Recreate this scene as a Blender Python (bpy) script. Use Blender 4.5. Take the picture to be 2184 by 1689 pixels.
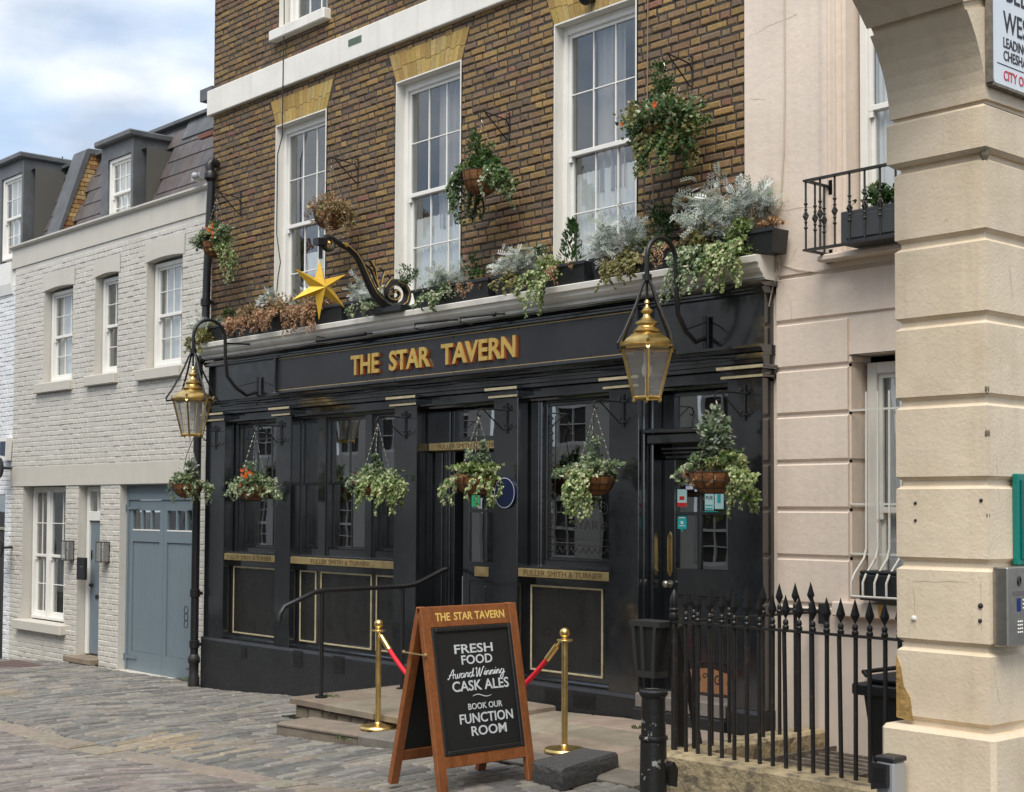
import bpy, math, random
from mathutils import Vector, Matrix
random.seed(7)
sc = bpy.context.scene
COL = sc.collection
for o in list(bpy.data.objects): bpy.data.objects.remove(o)
# ------------------------------------------------------------------ camera
F, CX, CY, HOR = 3100.0, 1092.0, 844.5, 1085.0
CAMP = (0.0, -9.63, 1.95)
A, P, R = math.radians(41.7), math.radians(2.4), math.radians(0.28)
SH = HOR - F * math.tan(P) - CY
_fw0 = Vector((-math.cos(A), math.sin(A), 0)); _rt0 = Vector((math.sin(A), math.cos(A), 0)); _z = Vector((0, 0, 1))
FW = math.cos(P) * _fw0 + math.sin(P) * _z
_up0 = -math.sin(P) * _fw0 + math.cos(P) * _z
RT = math.cos(R) * _rt0 + math.sin(R) * _up0
UP = -math.sin(R) * _rt0 + math.cos(R) * _up0
cam = bpy.data.cameras.new('camera'); camo = bpy.data.objects.new('camera', cam); COL.objects.link(camo)
cam.sensor_width = 36; cam.lens = F / 2184 * 36; cam.shift_y = SH / 2184; cam.clip_end = 2000; cam.clip_start = 0.05
camo.matrix_world = Matrix(((RT.x, UP.x, -FW.x, CAMP[0]), (RT.y, UP.y, -FW.y, CAMP[1]), (RT.z, UP.z, -FW.z, CAMP[2]), (0, 0, 0, 1)))
sc.camera = camo
# ------------------------------------------------------------------ sky, sun, exposure
w = bpy.data.worlds.new('World'); sc.world = w; w.use_nodes = True
nt = w.node_tree; nt.nodes.clear()
def N(t, **k):
    n = nt.nodes.new(t)
    for a, b in k.items(): setattr(n, a, b)
    return n
SUN_EL, SUN_AZ = math.radians(56), math.radians(143)   # azimuth clockwise from +Y
sky = N('ShaderNodeTexSky'); sky.sky_type = 'NISHITA'; sky.sun_disc = False
sky.sun_elevation = SUN_EL; sky.sun_rotation = SUN_AZ; sky.air_density = 1.0; sky.dust_density = 0.6
tc = N('ShaderNodeTexCoord'); mp = N('ShaderNodeMapping'); mp.inputs['Scale'].default_value = (1.0, 1.0, 2.6); mp.inputs['Location'].default_value = (0.62, 0.35, 0.1)
nz = N('ShaderNodeTexNoise'); nz.inputs['Scale'].default_value = 2.7; nz.inputs['Detail'].default_value = 9; nz.inputs['Roughness'].default_value = 0.52; nz.inputs['Distortion'].default_value = 0.25
cr = N('ShaderNodeValToRGB'); cr.color_ramp.elements[0].position = 0.33; cr.color_ramp.elements[1].position = 0.55
nz2 = N('ShaderNodeTexNoise'); nz2.inputs['Scale'].default_value = 4.6; nz2.inputs['Detail'].default_value = 6
cr2 = N('ShaderNodeValToRGB'); cr2.color_ramp.elements[0].position = 0.38; cr2.color_ramp.elements[1].position = 0.62
cr2.color_ramp.elements[0].color = (1.8, 2.08, 2.5, 1); cr2.color_ramp.elements[1].color = (4.0, 4.1, 4.25, 1)
mx = N('ShaderNodeMixRGB'); gain = N('ShaderNodeMixRGB'); gain.blend_type = 'MIX'; gain.inputs[0].default_value = 0.7; gain.inputs[2].default_value = (1.1, 1.6, 2.3, 1)
bg = N('ShaderNodeBackground'); bg.inputs['Strength'].default_value = 0.12
ow = N('ShaderNodeOutputWorld')
L = nt.links.new
L(tc.outputs['Generated'], mp.inputs['Vector']); L(mp.outputs[0], nz.inputs['Vector']); L(mp.outputs[0], nz2.inputs['Vector'])
L(nz.outputs['Fac'], cr.inputs[0]); L(nz2.outputs['Fac'], cr2.inputs[0]); L(sky.outputs[0], gain.inputs[1])
L(gain.outputs[0], mx.inputs[1]); L(cr2.outputs[0], mx.inputs[2]); L(cr.outputs[0], mx.inputs[0]); L(mx.outputs[0], bg.inputs[0]); L(bg.outputs[0], ow.inputs[0])
sd = bpy.data.lights.new('sun', 'SUN'); sd.energy = 1.45; sd.angle = math.radians(38); sd.color = (1, .94, .85)
so = bpy.data.objects.new('sun', sd); COL.objects.link(so)
sdir = Vector((math.sin(SUN_AZ) * math.cos(SUN_EL), math.cos(SUN_AZ) * math.cos(SUN_EL), math.sin(SUN_EL)))
so.rotation_euler = sdir.to_track_quat('Z', 'Y').to_euler()
so.location = (0, -20, 30)
sc.view_settings.view_transform = 'Standard'; sc.view_settings.look = 'None'; sc.view_settings.gamma = 1; sc.view_settings.use_curve_mapping = False
sc.view_settings.exposure = 1.42
# ------------------------------------------------------------------ measuring helpers: the place seen through the fitted camera
def ray(px, py): return FW + (px - CX) / F * RT - (py - CY - SH) / F * UP
def hit(px, py, ax, v):
    d = ray(px, py); t = (v - CAMP[ax]) / d[ax]; return Vector(CAMP) + t * d
def aY(px, py, y=0.0): return hit(px, py, 1, y)
def aX(px, py, x): return hit(px, py, 0, x)
def aZ(px, py, z=0.0): return hit(px, py, 2, z)
def proj(p):
    d = Vector(p) - Vector(CAMP); q = d.dot(FW)
    if q < .1: return (-9999, -9999, q)
    return (CX + F * d.dot(RT) / q, CY + SH - F * d.dot(UP) / q, q)
def inview(p, m=60):
    a = proj(p); return a[2] > .1 and -m < a[0] < 2184 + m and -m < a[1] < 1689 + m
# ------------------------------------------------------------------ mesh builder
class MB:
    def __init__(s): s.v = []; s.f = []; s.c = []; s.cur = (1, 1, 1)
    def add(s, vs, fs, c=None):
        n = len(s.v); c = c or s.cur
        s.v += [tuple(p) for p in vs]; s.c += [c] * len(vs); s.f += [tuple(i + n for i in f) for f in fs]; return s
    def quad(s, a, b, c, d, col=None): return s.add([a, b, c, d], [(0, 1, 2, 3)], col)
    def box(s, x0, x1, y0, y1, z0, z1, col=None):
        if x0 > x1: x0, x1 = x1, x0
        if y0 > y1: y0, y1 = y1, y0
        if z0 > z1: z0, z1 = z1, z0
        return s.add([(x0, y0, z0), (x1, y0, z0), (x1, y1, z0), (x0, y1, z0), (x0, y0, z1), (x1, y0, z1), (x1, y1, z1), (x0, y1, z1)],
                     [(0, 3, 2, 1), (4, 5, 6, 7), (0, 1, 5, 4), (1, 2, 6, 5), (2, 3, 7, 6), (3, 0, 4, 7)], col)
    def cbox(s, x0, x1, y0, y1, z0, z1, b=.006, col=None):
        if x0 > x1: x0, x1 = x1, x0
        if y0 > y1: y0, y1 = y1, y0
        if z0 > z1: z0, z1 = z1, z0
        b = min(b, (x1 - x0) * .4, (y1 - y0) * .4, (z1 - z0) * .4)
        V = []; idx = {}
        for i, x in enumerate((x0, x1)):
            for j, y in enumerate((y0, y1)):
                for k, z in enumerate((z0, z1)):
                    sx, sy, sz = (b, -b)[i], (b, -b)[j], (b, -b)[k]
                    idx[i, j, k] = len(V); V += [(x, y + sy, z + sz), (x + sx, y, z + sz), (x + sx, y + sy, z)]
        g = lambda i, j, k, a: idx[i, j, k] + a
        Fc = [(g(0,0,0,0), g(0,0,1,0), g(0,1,1,0), g(0,1,0,0)), (g(1,0,0,0), g(1,1,0,0), g(1,1,1,0), g(1,0,1,0)),
              (g(0,0,0,1), g(1,0,0,1), g(1,0,1,1), g(0,0,1,1)), (g(0,1,0,1), g(0,1,1,1), g(1,1,1,1), g(1,1,0,1)),
              (g(0,0,0,2), g(0,1,0,2), g(1,1,0,2), g(1,0,0,2)), (g(0,0,1,2), g(1,0,1,2), g(1,1,1,2), g(0,1,1,2))]
        for i in (0, 1):
            for j in (0, 1):
                q = (g(i,j,0,0), g(i,j,0,1), g(i,j,1,1), g(i,j,1,0)); Fc.append(q if (i + j) % 2 == 0 else q[::-1])
                q = (g(i,0,j,0), g(i,1,j,0), g(i,1,j,2), g(i,0,j,2)); Fc.append(q if (i + j) % 2 == 0 else q[::-1])
                q = (g(0,i,j,2), g(0,i,j,1), g(1,i,j,1), g(1,i,j,2)); Fc.append(q[::-1] if (i + j) % 2 == 0 else q)
                for k in (0, 1):
                    q = (g(i,j,k,0), g(i,j,k,2), g(i,j,k,1)); Fc.append(q if (i + j + k) % 2 == 0 else q[::-1])
        return s.add(V, Fc, col)
    def brick(s, x0, x1, z0, z1, y, depth, b=.005, col=None, jit=.0, ax='y'):
        # a wall brick: chamfered face towards -y, sides, no back
        j = lambda a: random.uniform(-jit, jit) if jit else 0
        yf = y + j(0) * .7
        V = [(x0 + b + j(0), yf + j(0) * .3, z0 + b + j(0)), (x1 - b + j(0), yf, z0 + b + j(0)), (x1 - b + j(0), yf + j(0) * .3, z1 - b + j(0)), (x0 + b + j(0), yf, z1 - b + j(0)),
             (x0, yf + b, z0), (x1, yf + b, z0), (x1, yf + b, z1), (x0, yf + b, z1),
             (x0, y + depth, z0), (x1, y + depth, z0), (x1, y + depth, z1), (x0, y + depth, z1)]
        Fc = [(0, 1, 2, 3), (4, 5, 1, 0), (5, 6, 2, 1), (6, 7, 3, 2), (7, 4, 0, 3), (8, 9, 5, 4), (9, 10, 6, 5), (10, 11, 7, 6), (11, 8, 4, 7)]
        if ax == 'x': V = [(-p[1], p[0], p[2]) for p in V]
        return s.add(V, Fc, col)
    def tube(s, path, r, seg=8, col=None, cap=True):
        path = [Vector(p) for p in path]; n = len(path)
        rr = r if isinstance(r, (list, tuple)) else [r] * n
        V = []; prev = None
        for i, p in enumerate(path):
            t = (path[min(i + 1, n - 1)] - path[max(i - 1, 0)])
            if t.length < 1e-9: t = Vector((0, 0, 1))
            t.normalize()
            if prev is None:
                u = t.cross(Vector((0, 0, 1)))
                if u.length < .1: u = t.cross(Vector((1, 0, 0)))
            else:
                u = prev - t * prev.dot(t)
                if u.length < 1e-6: u = t.cross(Vector((0, 0, 1)))
            u.normalize(); prev = u; v = t.cross(u)
            for k in range(seg):
                a = 2 * math.pi * k / seg; V.append(p + (u * math.cos(a) + v * math.sin(a)) * rr[i])
        Fc = [(i * seg + k, i * seg + (k + 1) % seg, (i + 1) * seg + (k + 1) % seg, (i + 1) * seg + k) for i in range(n - 1) for k in range(seg)]
        if cap: Fc += [tuple(range(seg))[::-1], tuple((n - 1) * seg + k for k in range(seg))]
        return s.add(V, Fc, col)
    def lathe(s, prof, c=(0, 0, 0), seg=24, col=None, ph=0.0):
        V = []; n = len(prof)
        for r, z in prof:
            for k in range(seg):
                a = 2 * math.pi * k / seg + ph; V.append((c[0] + r * math.cos(a), c[1] + r * math.sin(a), c[2] + z))
        Fc = [(i * seg + k, i * seg + (k + 1) % seg, (i + 1) * seg + (k + 1) % seg, (i + 1) * seg + k) for i in range(n - 1) for k in range(seg)]
        return s.add(V, Fc, col)
    def prism(s, poly, ax, a, b, col=None):
        # poly in the two other axes (order x,y,z without ax), extruded a..b along ax
        def P3(p, t):
            q = list(p); q.insert(ax, t); return tuple(q)
        n = len(poly); V = [P3(p, a) for p in poly] + [P3(p, b) for p in poly]
        Fc = [tuple(range(n))[::-1], tuple(range(n, 2 * n))] + [(i, (i + 1) % n, n + (i + 1) % n, n + i) for i in range(n)]
        return s.add(V, Fc, col)
    def sphere(s, c, r, seg=12, rings=8, col=None, sc=(1, 1, 1)):
        V = []
        for i in range(rings + 1):
            a = math.pi * i / rings
            for k in range(seg):
                b = 2 * math.pi * k / seg; V.append((c[0] + r * sc[0] * math.sin(a) * math.cos(b), c[1] + r * sc[1] * math.sin(a) * math.sin(b), c[2] + r * sc[2] * math.cos(a)))
        Fc = [(i * seg + k, (i + 1) * seg + k, (i + 1) * seg + (k + 1) % seg, i * seg + (k + 1) % seg) for i in range(rings) for k in range(seg)]
        return s.add(V, Fc, col)
    def mesh(s, name, m, smooth=False):
        me = bpy.data.meshes.new(name); me.from_pydata(s.v, [], s.f)
        if m: me.materials.append(m)
        at = me.color_attributes.new('tint', 'FLOAT_COLOR', 'POINT')
        fl = []
        for c in s.c: fl += [c[0], c[1], c[2], 1.0]
        at.data.foreach_set('color', fl)
        if smooth:
            me.shade_smooth()
            try: me.set_sharp_from_angle(angle=math.radians(38))
            except Exception: pass
        me.update(); return me
    def build(s, name, m, parent=None, origin=None, smooth=False, **props):
        """geometry is in world coordinates; parent is an Empty (or part) whose origin is known"""
        if origin is None: origin = WORG.get(parent.name, Vector((0, 0, 0))) if parent else Vector((0, 0, 0))
        origin = Vector(origin)
        if parent is None and 'kind' not in props or parent is None and props.get('recentre'):
            pass
        s.v = [(p[0] - origin.x, p[1] - origin.y, p[2] - origin.z) for p in s.v]
        o = bpy.data.objects.new(name, s.mesh(name, m, smooth)); COL.objects.link(o)
        if parent: o.parent = parent; o.location = origin - WORG.get(parent.name, Vector((0, 0, 0)))
        else: o.location = origin
        WORG[o.name] = origin
        for k, v in props.items(): o[k] = v
        return o
WORG = {}
def thing(name, label, cat, loc, group=None, kind=None):
    o = bpy.data.objects.new(name, None); COL.objects.link(o); o.location = loc; o.empty_display_size = .1
    WORG[o.name] = Vector(loc)
    o['label'] = label; o['category'] = cat
    if group: o['group'] = group
    if kind: o['kind'] = kind
    return o
def solo(mb, name, m, label, cat, loc, group=None, smooth=False):
    o = mb.build(name, m, None, loc, smooth); o['label'] = label; o['category'] = cat
    if group: o['group'] = group
    return o
def struct(mb, name, m, loc=(0, 0, 0), smooth=False):
    o = mb.build(name, m, None, loc, smooth); o['kind'] = 'structure'; return o
def inst(me, name, parent, loc, rot=None, scale=None):
    o = bpy.data.objects.new(name, me); COL.objects.link(o); o.parent = parent
    po = WORG.get(parent.name, Vector((0, 0, 0))); o.location = Vector(loc) - po
    if rot: o.rotation_euler = rot
    if scale: o.scale = scale
    WORG[o.name] = Vector(loc)
    return o
def copy_tree(o, parent=None, delta=None):
    c = o.copy(); COL.objects.link(c)
    if parent: c.parent = parent
    for ch in list(o.children): copy_tree(ch, c)
    return c
# ------------------------------------------------------------------ materials
def mat(name, col=(.5, .5, .5), rough=.6, metal=0.0, nscale=0, namt=0.0, col2=None, tint=False, bump=0.0, bscale=20, bdetail=6, spec=.5,
        stain=None, rvar=0.0, coat=0.0, trans=0.0, streak=None, bump2=None):
    m = bpy.data.materials.new(name); m.use_nodes = True; t = m.node_tree; b = t.nodes['Principled BSDF']; l = t.links.new
    b.inputs['Roughness'].default_value = rough; b.inputs['Metallic'].default_value = metal
    b.inputs['Specular IOR Level'].default_value = spec
    if coat: b.inputs['Coat Weight'].default_value = coat; b.inputs['Coat Roughness'].default_value = .08
    g = t.nodes.new('ShaderNodeNewGeometry'); tcn = t.nodes.new('ShaderNodeTexCoord')
    pos = g.outputs['Position']
    def noise(s, d=6, rgh=.55, vec=None):
        n = t.nodes.new('ShaderNodeTexNoise'); n.inputs['Scale'].default_value = s; n.inputs['Detail'].default_value = d; n.inputs['Roughness'].default_value = rgh
        l(vec or pos, n.inputs['Vector']); return n.outputs['Fac']
    def ramp(f, a, bb, c0=(0, 0, 0, 1), c1=(1, 1, 1, 1)):
        r = t.nodes.new('ShaderNodeValToRGB'); r.color_ramp.elements[0].position = a; r.color_ramp.elements[1].position = bb
        r.color_ramp.elements[0].color = c0; r.color_ramp.elements[1].color = c1; l(f, r.inputs[0]); return r.outputs[0]
    def mixc(f, a, bb, mode='MIX'):
        x = t.nodes.new('ShaderNodeMixRGB'); x.blend_type = mode
        for i, q in ((0, f), (1, a), (2, bb)):
            if isinstance(q, (int, float)): x.inputs[i].default_value = q
            elif isinstance(q, tuple): x.inputs[i].default_value = q if len(q) == 4 else (*q, 1)
            else: l(q, x.inputs[i])
        return x.outputs[0]
    c = (*col, 1)
    if tint:
        a = t.nodes.new('ShaderNodeAttribute'); a.attribute_name = 'tint'; c = mixc(1.0, (*col, 1), a.outputs['Color'], 'MULTIPLY')
    if nscale:
        c2 = col2 or tuple(x * (1 - namt) for x in col)
        f = ramp(noise(nscale, 8), .35, .65)
        if tint:
            k = tuple(max(0, 1 - namt) for _ in range(3)); c = mixc(f, c, mixc(1.0, c, (*k, 1), 'MULTIPLY'))
            if col2: c = mixc(ramp(noise(nscale * .37, 8), .5, .72), c, mixc(.7, c, (*col2, 1)))
        else: c = mixc(f, c, (*c2, 1))
    for st in (stain or []):   # (scale, lo, hi, colour, amount)
        f = ramp(noise(st[0], 9, .62), st[1], st[2]); mm = t.nodes.new('ShaderNodeMath'); mm.operation = 'MULTIPLY'; mm.inputs[1].default_value = st[4]; l(f, mm.inputs[0])
        c = mixc(mm.outputs[0], c, (*st[3], 1))
    if streak:   # rain streaks: stretched noise
        mpn = t.nodes.new('ShaderNodeMapping'); mpn.inputs['Scale'].default_value = (9, 9, .7); l(pos, mpn.inputs['Vector'])
        f = ramp(noise(1.0, 6, .6, mpn.outputs[0]), .5, .75); mm = t.nodes.new('ShaderNodeMath'); mm.operation = 'MULTIPLY'; mm.inputs[1].default_value = streak[1]; l(f, mm.inputs[0])
        c = mixc(mm.outputs[0], c, (*streak[0], 1))
    if isinstance(c, tuple): b.inputs['Base Color'].default_value = c
    else: l(c, b.inputs['Base Color'])
    if rvar:
        f = noise(7, 6); r = t.nodes.new('ShaderNodeMapRange'); r.inputs[3].default_value = max(0, rough - rvar); r.inputs[4].default_value = rough + rvar; l(f, r.inputs[0]); r.inputs[1].default_value = .3; r.inputs[2].default_value = .7
        l(r.outputs[0], b.inputs['Roughness'])
    if bump:
        bn = t.nodes.new('ShaderNodeBump'); bn.inputs['Strength'].default_value = 1; bn.inputs['Distance'].default_value = bump; l(noise(bscale, bdetail), bn.inputs['Height'])
        if bump2:
            b2 = t.nodes.new('ShaderNodeBump'); b2.inputs['Strength'].default_value = 1; b2.inputs['Distance'].default_value = bump2[0]; l(noise(bump2[1], 4), b2.inputs['Height']); l(bn.outputs[0], b2.inputs['Normal']); bn = b2
        l(bn.outputs[0], b.inputs['Normal'])
    if trans:
        out = t.nodes['Material Output']; tr = t.nodes.new('ShaderNodeBsdfTranslucent'); ms = t.nodes.new('ShaderNodeMixShader'); ms.inputs[0].default_value = trans
        if isinstance(c, tuple): tr.inputs[0].default_value = c
        else: l(c, tr.inputs[0])
        l(b.outputs[0], ms.inputs[1]); l(tr.outputs[0], ms.inputs[2]); l(ms.outputs[0], out.inputs[0])
    return m
def glassmat(name, tintc=(.75, .8, .8), ior=1.5, boost=1.0, rough=0.0, warp=0.0, haze=0.0):
    m = bpy.data.materials.new(name); m.use_nodes = True; t = m.node_tree; t.nodes.clear(); l = t.links.new
    tr = t.nodes.new('ShaderNodeBsdfTransparent'); tr.inputs[0].default_value = (*tintc, 1)
    gl = t.nodes.new('ShaderNodeBsdfGlossy'); gl.inputs['Roughness'].default_value = rough
    fr = t.nodes.new('ShaderNodeLayerWeight'); fr.inputs[0].default_value = .5
    pw = t.nodes.new('ShaderNodeMath'); pw.operation = 'POWER'; pw.inputs[1].default_value = 4.0; l(fr.outputs['Facing'], pw.inputs[0])
    mu = t.nodes.new('ShaderNodeMath'); mu.operation = 'MULTIPLY_ADD'; mu.inputs[1].default_value = .9; mu.inputs[2].default_value = .045 * boost; mu.use_clamp = True; l(pw.outputs[0], mu.inputs[0])
    if warp:
        g = t.nodes.new('ShaderNodeNewGeometry'); n = t.nodes.new('ShaderNodeTexNoise'); n.inputs['Scale'].default_value = 3.0; n.inputs['Detail'].default_value = 1; l(g.outputs['Position'], n.inputs['Vector'])
        bn = t.nodes.new('ShaderNodeBump'); bn.inputs['Strength'].default_value = 1; bn.inputs['Distance'].default_value = warp; l(n.outputs['Fac'], bn.inputs['Height']); l(bn.outputs[0], gl.inputs['Normal'])
    ms = t.nodes.new('ShaderNodeMixShader'); out = t.nodes.new('ShaderNodeOutputMaterial')
    trs = tr.outputs[0]
    if haze:
        df = t.nodes.new('ShaderNodeBsdfDiffuse'); df.inputs[0].default_value = (.8, .8, .78, 1); tl = t.nodes.new('ShaderNodeBsdfTranslucent'); tl.inputs[0].default_value = (.8, .8, .78, 1); m0 = t.nodes.new('ShaderNodeMixShader'); m0.inputs[0].default_value = .5; l(df.outputs[0], m0.inputs[1]); l(tl.outputs[0], m0.inputs[2])
        m1 = t.nodes.new('ShaderNodeMixShader'); m1.inputs[0].default_value = haze; l(trs, m1.inputs[1]); l(m0.outputs[0], m1.inputs[2]); trs = m1.outputs[0]
    l(mu.outputs[0], ms.inputs[0]); l(trs, ms.inputs[1]); l(gl.outputs[0], ms.inputs[2]); l(ms.outputs[0], out.inputs[0])
    return m
M = {}
M['brick'] = mat('brick', (1.30, 1.25, 1.12), .85, tint=True, nscale=38, namt=.35, bump=.004, bscale=90, stain=[(9, .6, .8, (.05, .042, .035), .35)])
M['mortar'] = mat('mortar', (.062, .054, .047), .95, nscale=30, namt=.4, bump=.006, bscale=60, stain=[(7, .66, .72, (.32, .3, .26), .5)])
M['yellow_brick'] = mat('yellow_brick', (1, 1, 1), .8, tint=True, nscale=30, namt=.25, bump=.002, bscale=70)
M['white_paint'] = mat('white_paint', (.76, .74, .68), .55, nscale=3, namt=.08, bump=.002, bscale=25, stain=[(2.5, .62, .8, (.45, .42, .34), .35)], streak=((.4, .37, .3), .25))
M['window_white'] = mat('window_white', (.78, .77, .73), .4, nscale=6, namt=.06)
M['grey_stone_paint'] = mat('grey_stone_paint', (.56, .53, .465), .6, nscale=2, namt=.06, bump=.002, bscale=20, stain=[(3, .6, .85, (.36, .34, .28), .3)], streak=((.33, .31, .26), .15))
M['painted_brick'] = mat('painted_brick', (.57, .545, .49), .55, nscale=2.2, namt=.07, bump=.004, bscale=26, bump2=(.003, 90), stain=[(1.3, .55, .8, (.42, .39, .32), .4)], streak=((.40, .37, .30), .3))
M['neighbour_paint'] = mat('neighbour_paint', (.72, .73, .74), .55, nscale=2.2, namt=.06, bump=.006, bscale=26)
M['black'] = mat('black_gloss_paint', (.0115, .013, .0155), .15, nscale=1.5, namt=.3, bump=.0022, bscale=4, bdetail=3, bump2=(.0003, 60), rvar=.07, coat=.8, spec=1.0, stain=[(1.7, .60, .78, (.04, .042, .045), .6)])
M['black_panel'] = mat('black_panel_paint', (.022, .021, .020), .30, nscale=4, namt=.3, bump=.001, bscale=40, rvar=.06, streak=((.03, .03, .028), .5))
M['black_rough'] = mat('black_plinth_paint', (.017, .018, .019), .42, bump=.006, bscale=28, nscale=3, namt=.3, stain=[(5, .6, .8, (.05, .05, .048), .5)], rvar=.1)
M['sign_face'] = mat('sign_face', (.026, .026, .029), .33, nscale=2, namt=.12)
M['gold_line'] = mat('gold_line', (.62, .45, .18), .4, metal=.35)
M['pale_gold'] = mat('pale_gold', (.50, .43, .27), .45, metal=.1, nscale=15, namt=.25)
M['gold'] = mat('gold_leaf', (.90, .60, .17), .32, metal=.75, nscale=20, namt=.15)
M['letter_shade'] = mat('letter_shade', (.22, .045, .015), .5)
M['brass'] = mat('brass', (.86, .62, .24), .34, metal=1, nscale=12, namt=.25, rvar=.08, stain=[(14, .62, .75, (.2, .12, .05), .5)])
M['brass_plate'] = mat('brass_plate', (.60, .46, .22), .36, metal=.65, nscale=7, namt=.4, bump=.001, bscale=9, rvar=.1)
M['star_gold'] = mat('star_gold', (.80, .50, .055), .38, metal=.35, nscale=25, namt=.12)
M['iron'] = mat('black_iron', (.014, .014, .015), .4, nscale=15, namt=.3, bump=.001, bscale=60)
M['iron_worn'] = mat('worn_black_iron', (.022, .021, .020), .5, nscale=10, namt=.3, bump=.003, bscale=45, stain=[(14, .60, .68, (.09, .055, .035), .6), (5, .6, .8, (.06, .055, .05), .5)])
M['bollard_paint'] = mat('bollard_paint', (.016, .016, .016), .4, bump=.004, bscale=25, stain=[(9, .60, .62, (.42, .42, .40), .85)])
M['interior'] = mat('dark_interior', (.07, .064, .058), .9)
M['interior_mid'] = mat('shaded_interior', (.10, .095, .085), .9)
M['curtain'] = mat('curtain_cloth', (.82, .82, .82), .9, trans=.15)
M['lilac_curtain'] = mat('pale_curtain_cloth', (.42, .39, .40), .9, trans=.15)
M['glass'] = glassmat('window_glass', (.93, .95, .95), 1.5, 2.3, warp=.0006)
M['glass_dark'] = glassmat('pub_window_glass', (.62, .64, .66), 1.5, 6.2, warp=.0005)
M['lantern_glass'] = glassmat('lantern_glass', (.86, .86, .84), 1.45, 1.6, .08, haze=.22)
M['slate'] = mat('roof_slate', (1, 1, 1), .55, tint=True, nscale=8, namt=.25, bump=.002, bscale=50)
M['lead'] = mat('lead_sheet', (.115, .12, .125), .5, nscale=3, namt=.3, bump=.004, bscale=12, stain=[(4, .55, .8, (.22, .25, .25), .5)])
M['blue_paint'] = mat('grey_blue_door_paint', (.155, .20, .23), .42, nscale=4, namt=.05, bump=.0008, bscale=60)
M['pink'] = mat('pink_stucco', (.76, .65, .55), .7, nscale=1.5, namt=.07, bump=.004, bscale=18, bump2=(.0015, 120), stain=[(1.1, .5, .8, (.54, .43, .34), .45)], streak=((.48, .39, .31), .22))
M['cream'] = mat('cream_stucco', (.73, .61, .45), .75, nscale=2.0, namt=.10, bump=.004, bscale=7, bump2=(.0022, 60), stain=[(1.6, .48, .75, (.50, .39, .25), .65), (6, .66, .72, (.74, .68, .57), .6), (11, .68, .74, (.36, .27, .17), .45)], streak=((.46, .37, .26), .45))

M['sett'] = mat('granite_sett', (1.46, 1.42, 1.36), .62, tint=True, nscale=14, namt=.3, bump=.005, bscale=38, rvar=.12)
M['joint'] = mat('road_joint_dirt', (.035, .031, .027), .95, nscale=14, namt=.5, bump=.01, bscale=60)
M['flag'] = mat('york_flagstone', (1.25, 1.22, 1.18), .8, tint=True, nscale=5, namt=.25, bump=.004, bscale=25, stain=[(3.3, .55, .75, (.14, .115, .09), .4)])
M['granite'] = mat('dark_granite', (.095, .094, .093), .75, nscale=60, namt=.5, bump=.012, bscale=22, stain=[(30, .6, .66, (.2, .2, .2), .6)])
M['coping'] = mat('old_stone_coping', (.56, .45, .27), .9, nscale=6, namt=.35, bump=.02, bscale=22, stain=[(8, .5, .62, (.13, .11, .08), .8), (19, .6, .7, (.55, .5, .38), .5)])
M['wood'] = mat('varnished_wood', (.31, .105, .032), .42, nscale=30, namt=.25, bump=.0012, bscale=60, streak=((.13, .04, .012), .9), coat=.15, stain=[(5, .55, .8, (.20, .065, .02), .5)])
M['board'] = mat('chalkboard', (.018, .019, .020), .45, nscale=3, namt=.2)
M['chalk'] = mat('chalk_white', (.62, .66, .68), .8)
M['board_gold'] = mat('board_gold', (.80, .56, .16), .5)
M['rope'] = mat('red_rope', (.70, .012, .03), .65)
M['terracotta'] = mat('coir_liner', (.30, .13, .045), .95, nscale=14, namt=.45, bump=.012, bscale=55)
M['leaf'] = mat('leaf', (1, 1, 1), .5, tint=True, trans=.28)
M['petal'] = mat('petal', (1, 1, 1), .6, tint=True, trans=.3)
M['trough'] = mat('black_trough', (.018, .02, .022), .45, bump=.002, bscale=30, nscale=5, namt=.3)
M['steel'] = mat('brushed_steel', (.42, .40, .36), .35, metal=.9, nscale=25, namt=.15)
M['grey_metal'] = mat('grey_metal', (.40, .41, .42), .45, metal=.4)
M['plastic_black'] = mat('black_plastic', (.014, .014, .015), .45, bump=.002, bscale=90)
M['blue_screen'] = mat('blue_screen', (.01, .03, .16), .2)
M['teal'] = mat('teal_sign', (.0, .16, .13), .35)
M['enamel'] = mat('white_enamel', (.70, .74, .77), .25, nscale=3, namt=.05)
M['ink'] = mat('black_ink', (.012, .012, .016), .5)
M['red_ink'] = mat('red_ink', (.5, .02, .04), .5)
M['navy'] = mat('navy_enamel', (.005, .013, .055), .3)
M['copper'] = mat('copper_plate', (.50, .25, .13), .38, metal=.5, nscale=9, namt=.15)
M['rust_iron'] = mat('rusted_pale_bar', (.66, .64, .58), .6, stain=[(11, .60, .66, (.42, .23, .06), .8)])
M['grate_bar'] = mat('rusty_grate', (.20, .165, .13), .85, nscale=12, namt=.4, stain=[(9, .5, .7, (.36, .33, .28), .6)])
M['sticker_teal'] = mat('teal_sticker', (.02, .38, .40), .4)
M['sticker_pale'] = mat('pale_sticker', (.45, .68, .68), .4)
M['sticker_white'] = mat('white_sticker', (.7, .7, .7), .4)
M['sticker_blue'] = mat('blue_sticker', (.03, .08, .45), .4)
M['sticker_red'] = mat('red_sticker', (.55, .03, .03), .4)
M['sticker_green'] = mat('green_sticker', (.03, .30, .14), .4)
M['etch'] = mat('etched_glass', (.24, .245, .235), .75)
M['etch_dark'] = mat('clear_etching_line', (.03, .03, .028), .4)
M['bulb'] = mat('frosted_bulb', (.8, .8, .78), .3)
M['cable'] = mat('cable', (.02, .02, .02), .6)
M['pale_cable'] = mat('pale_cable', (.5, .44, .36), .7)
M['grass'] = mat('grass_blade', (.10, .20, .02), .7)
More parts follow.
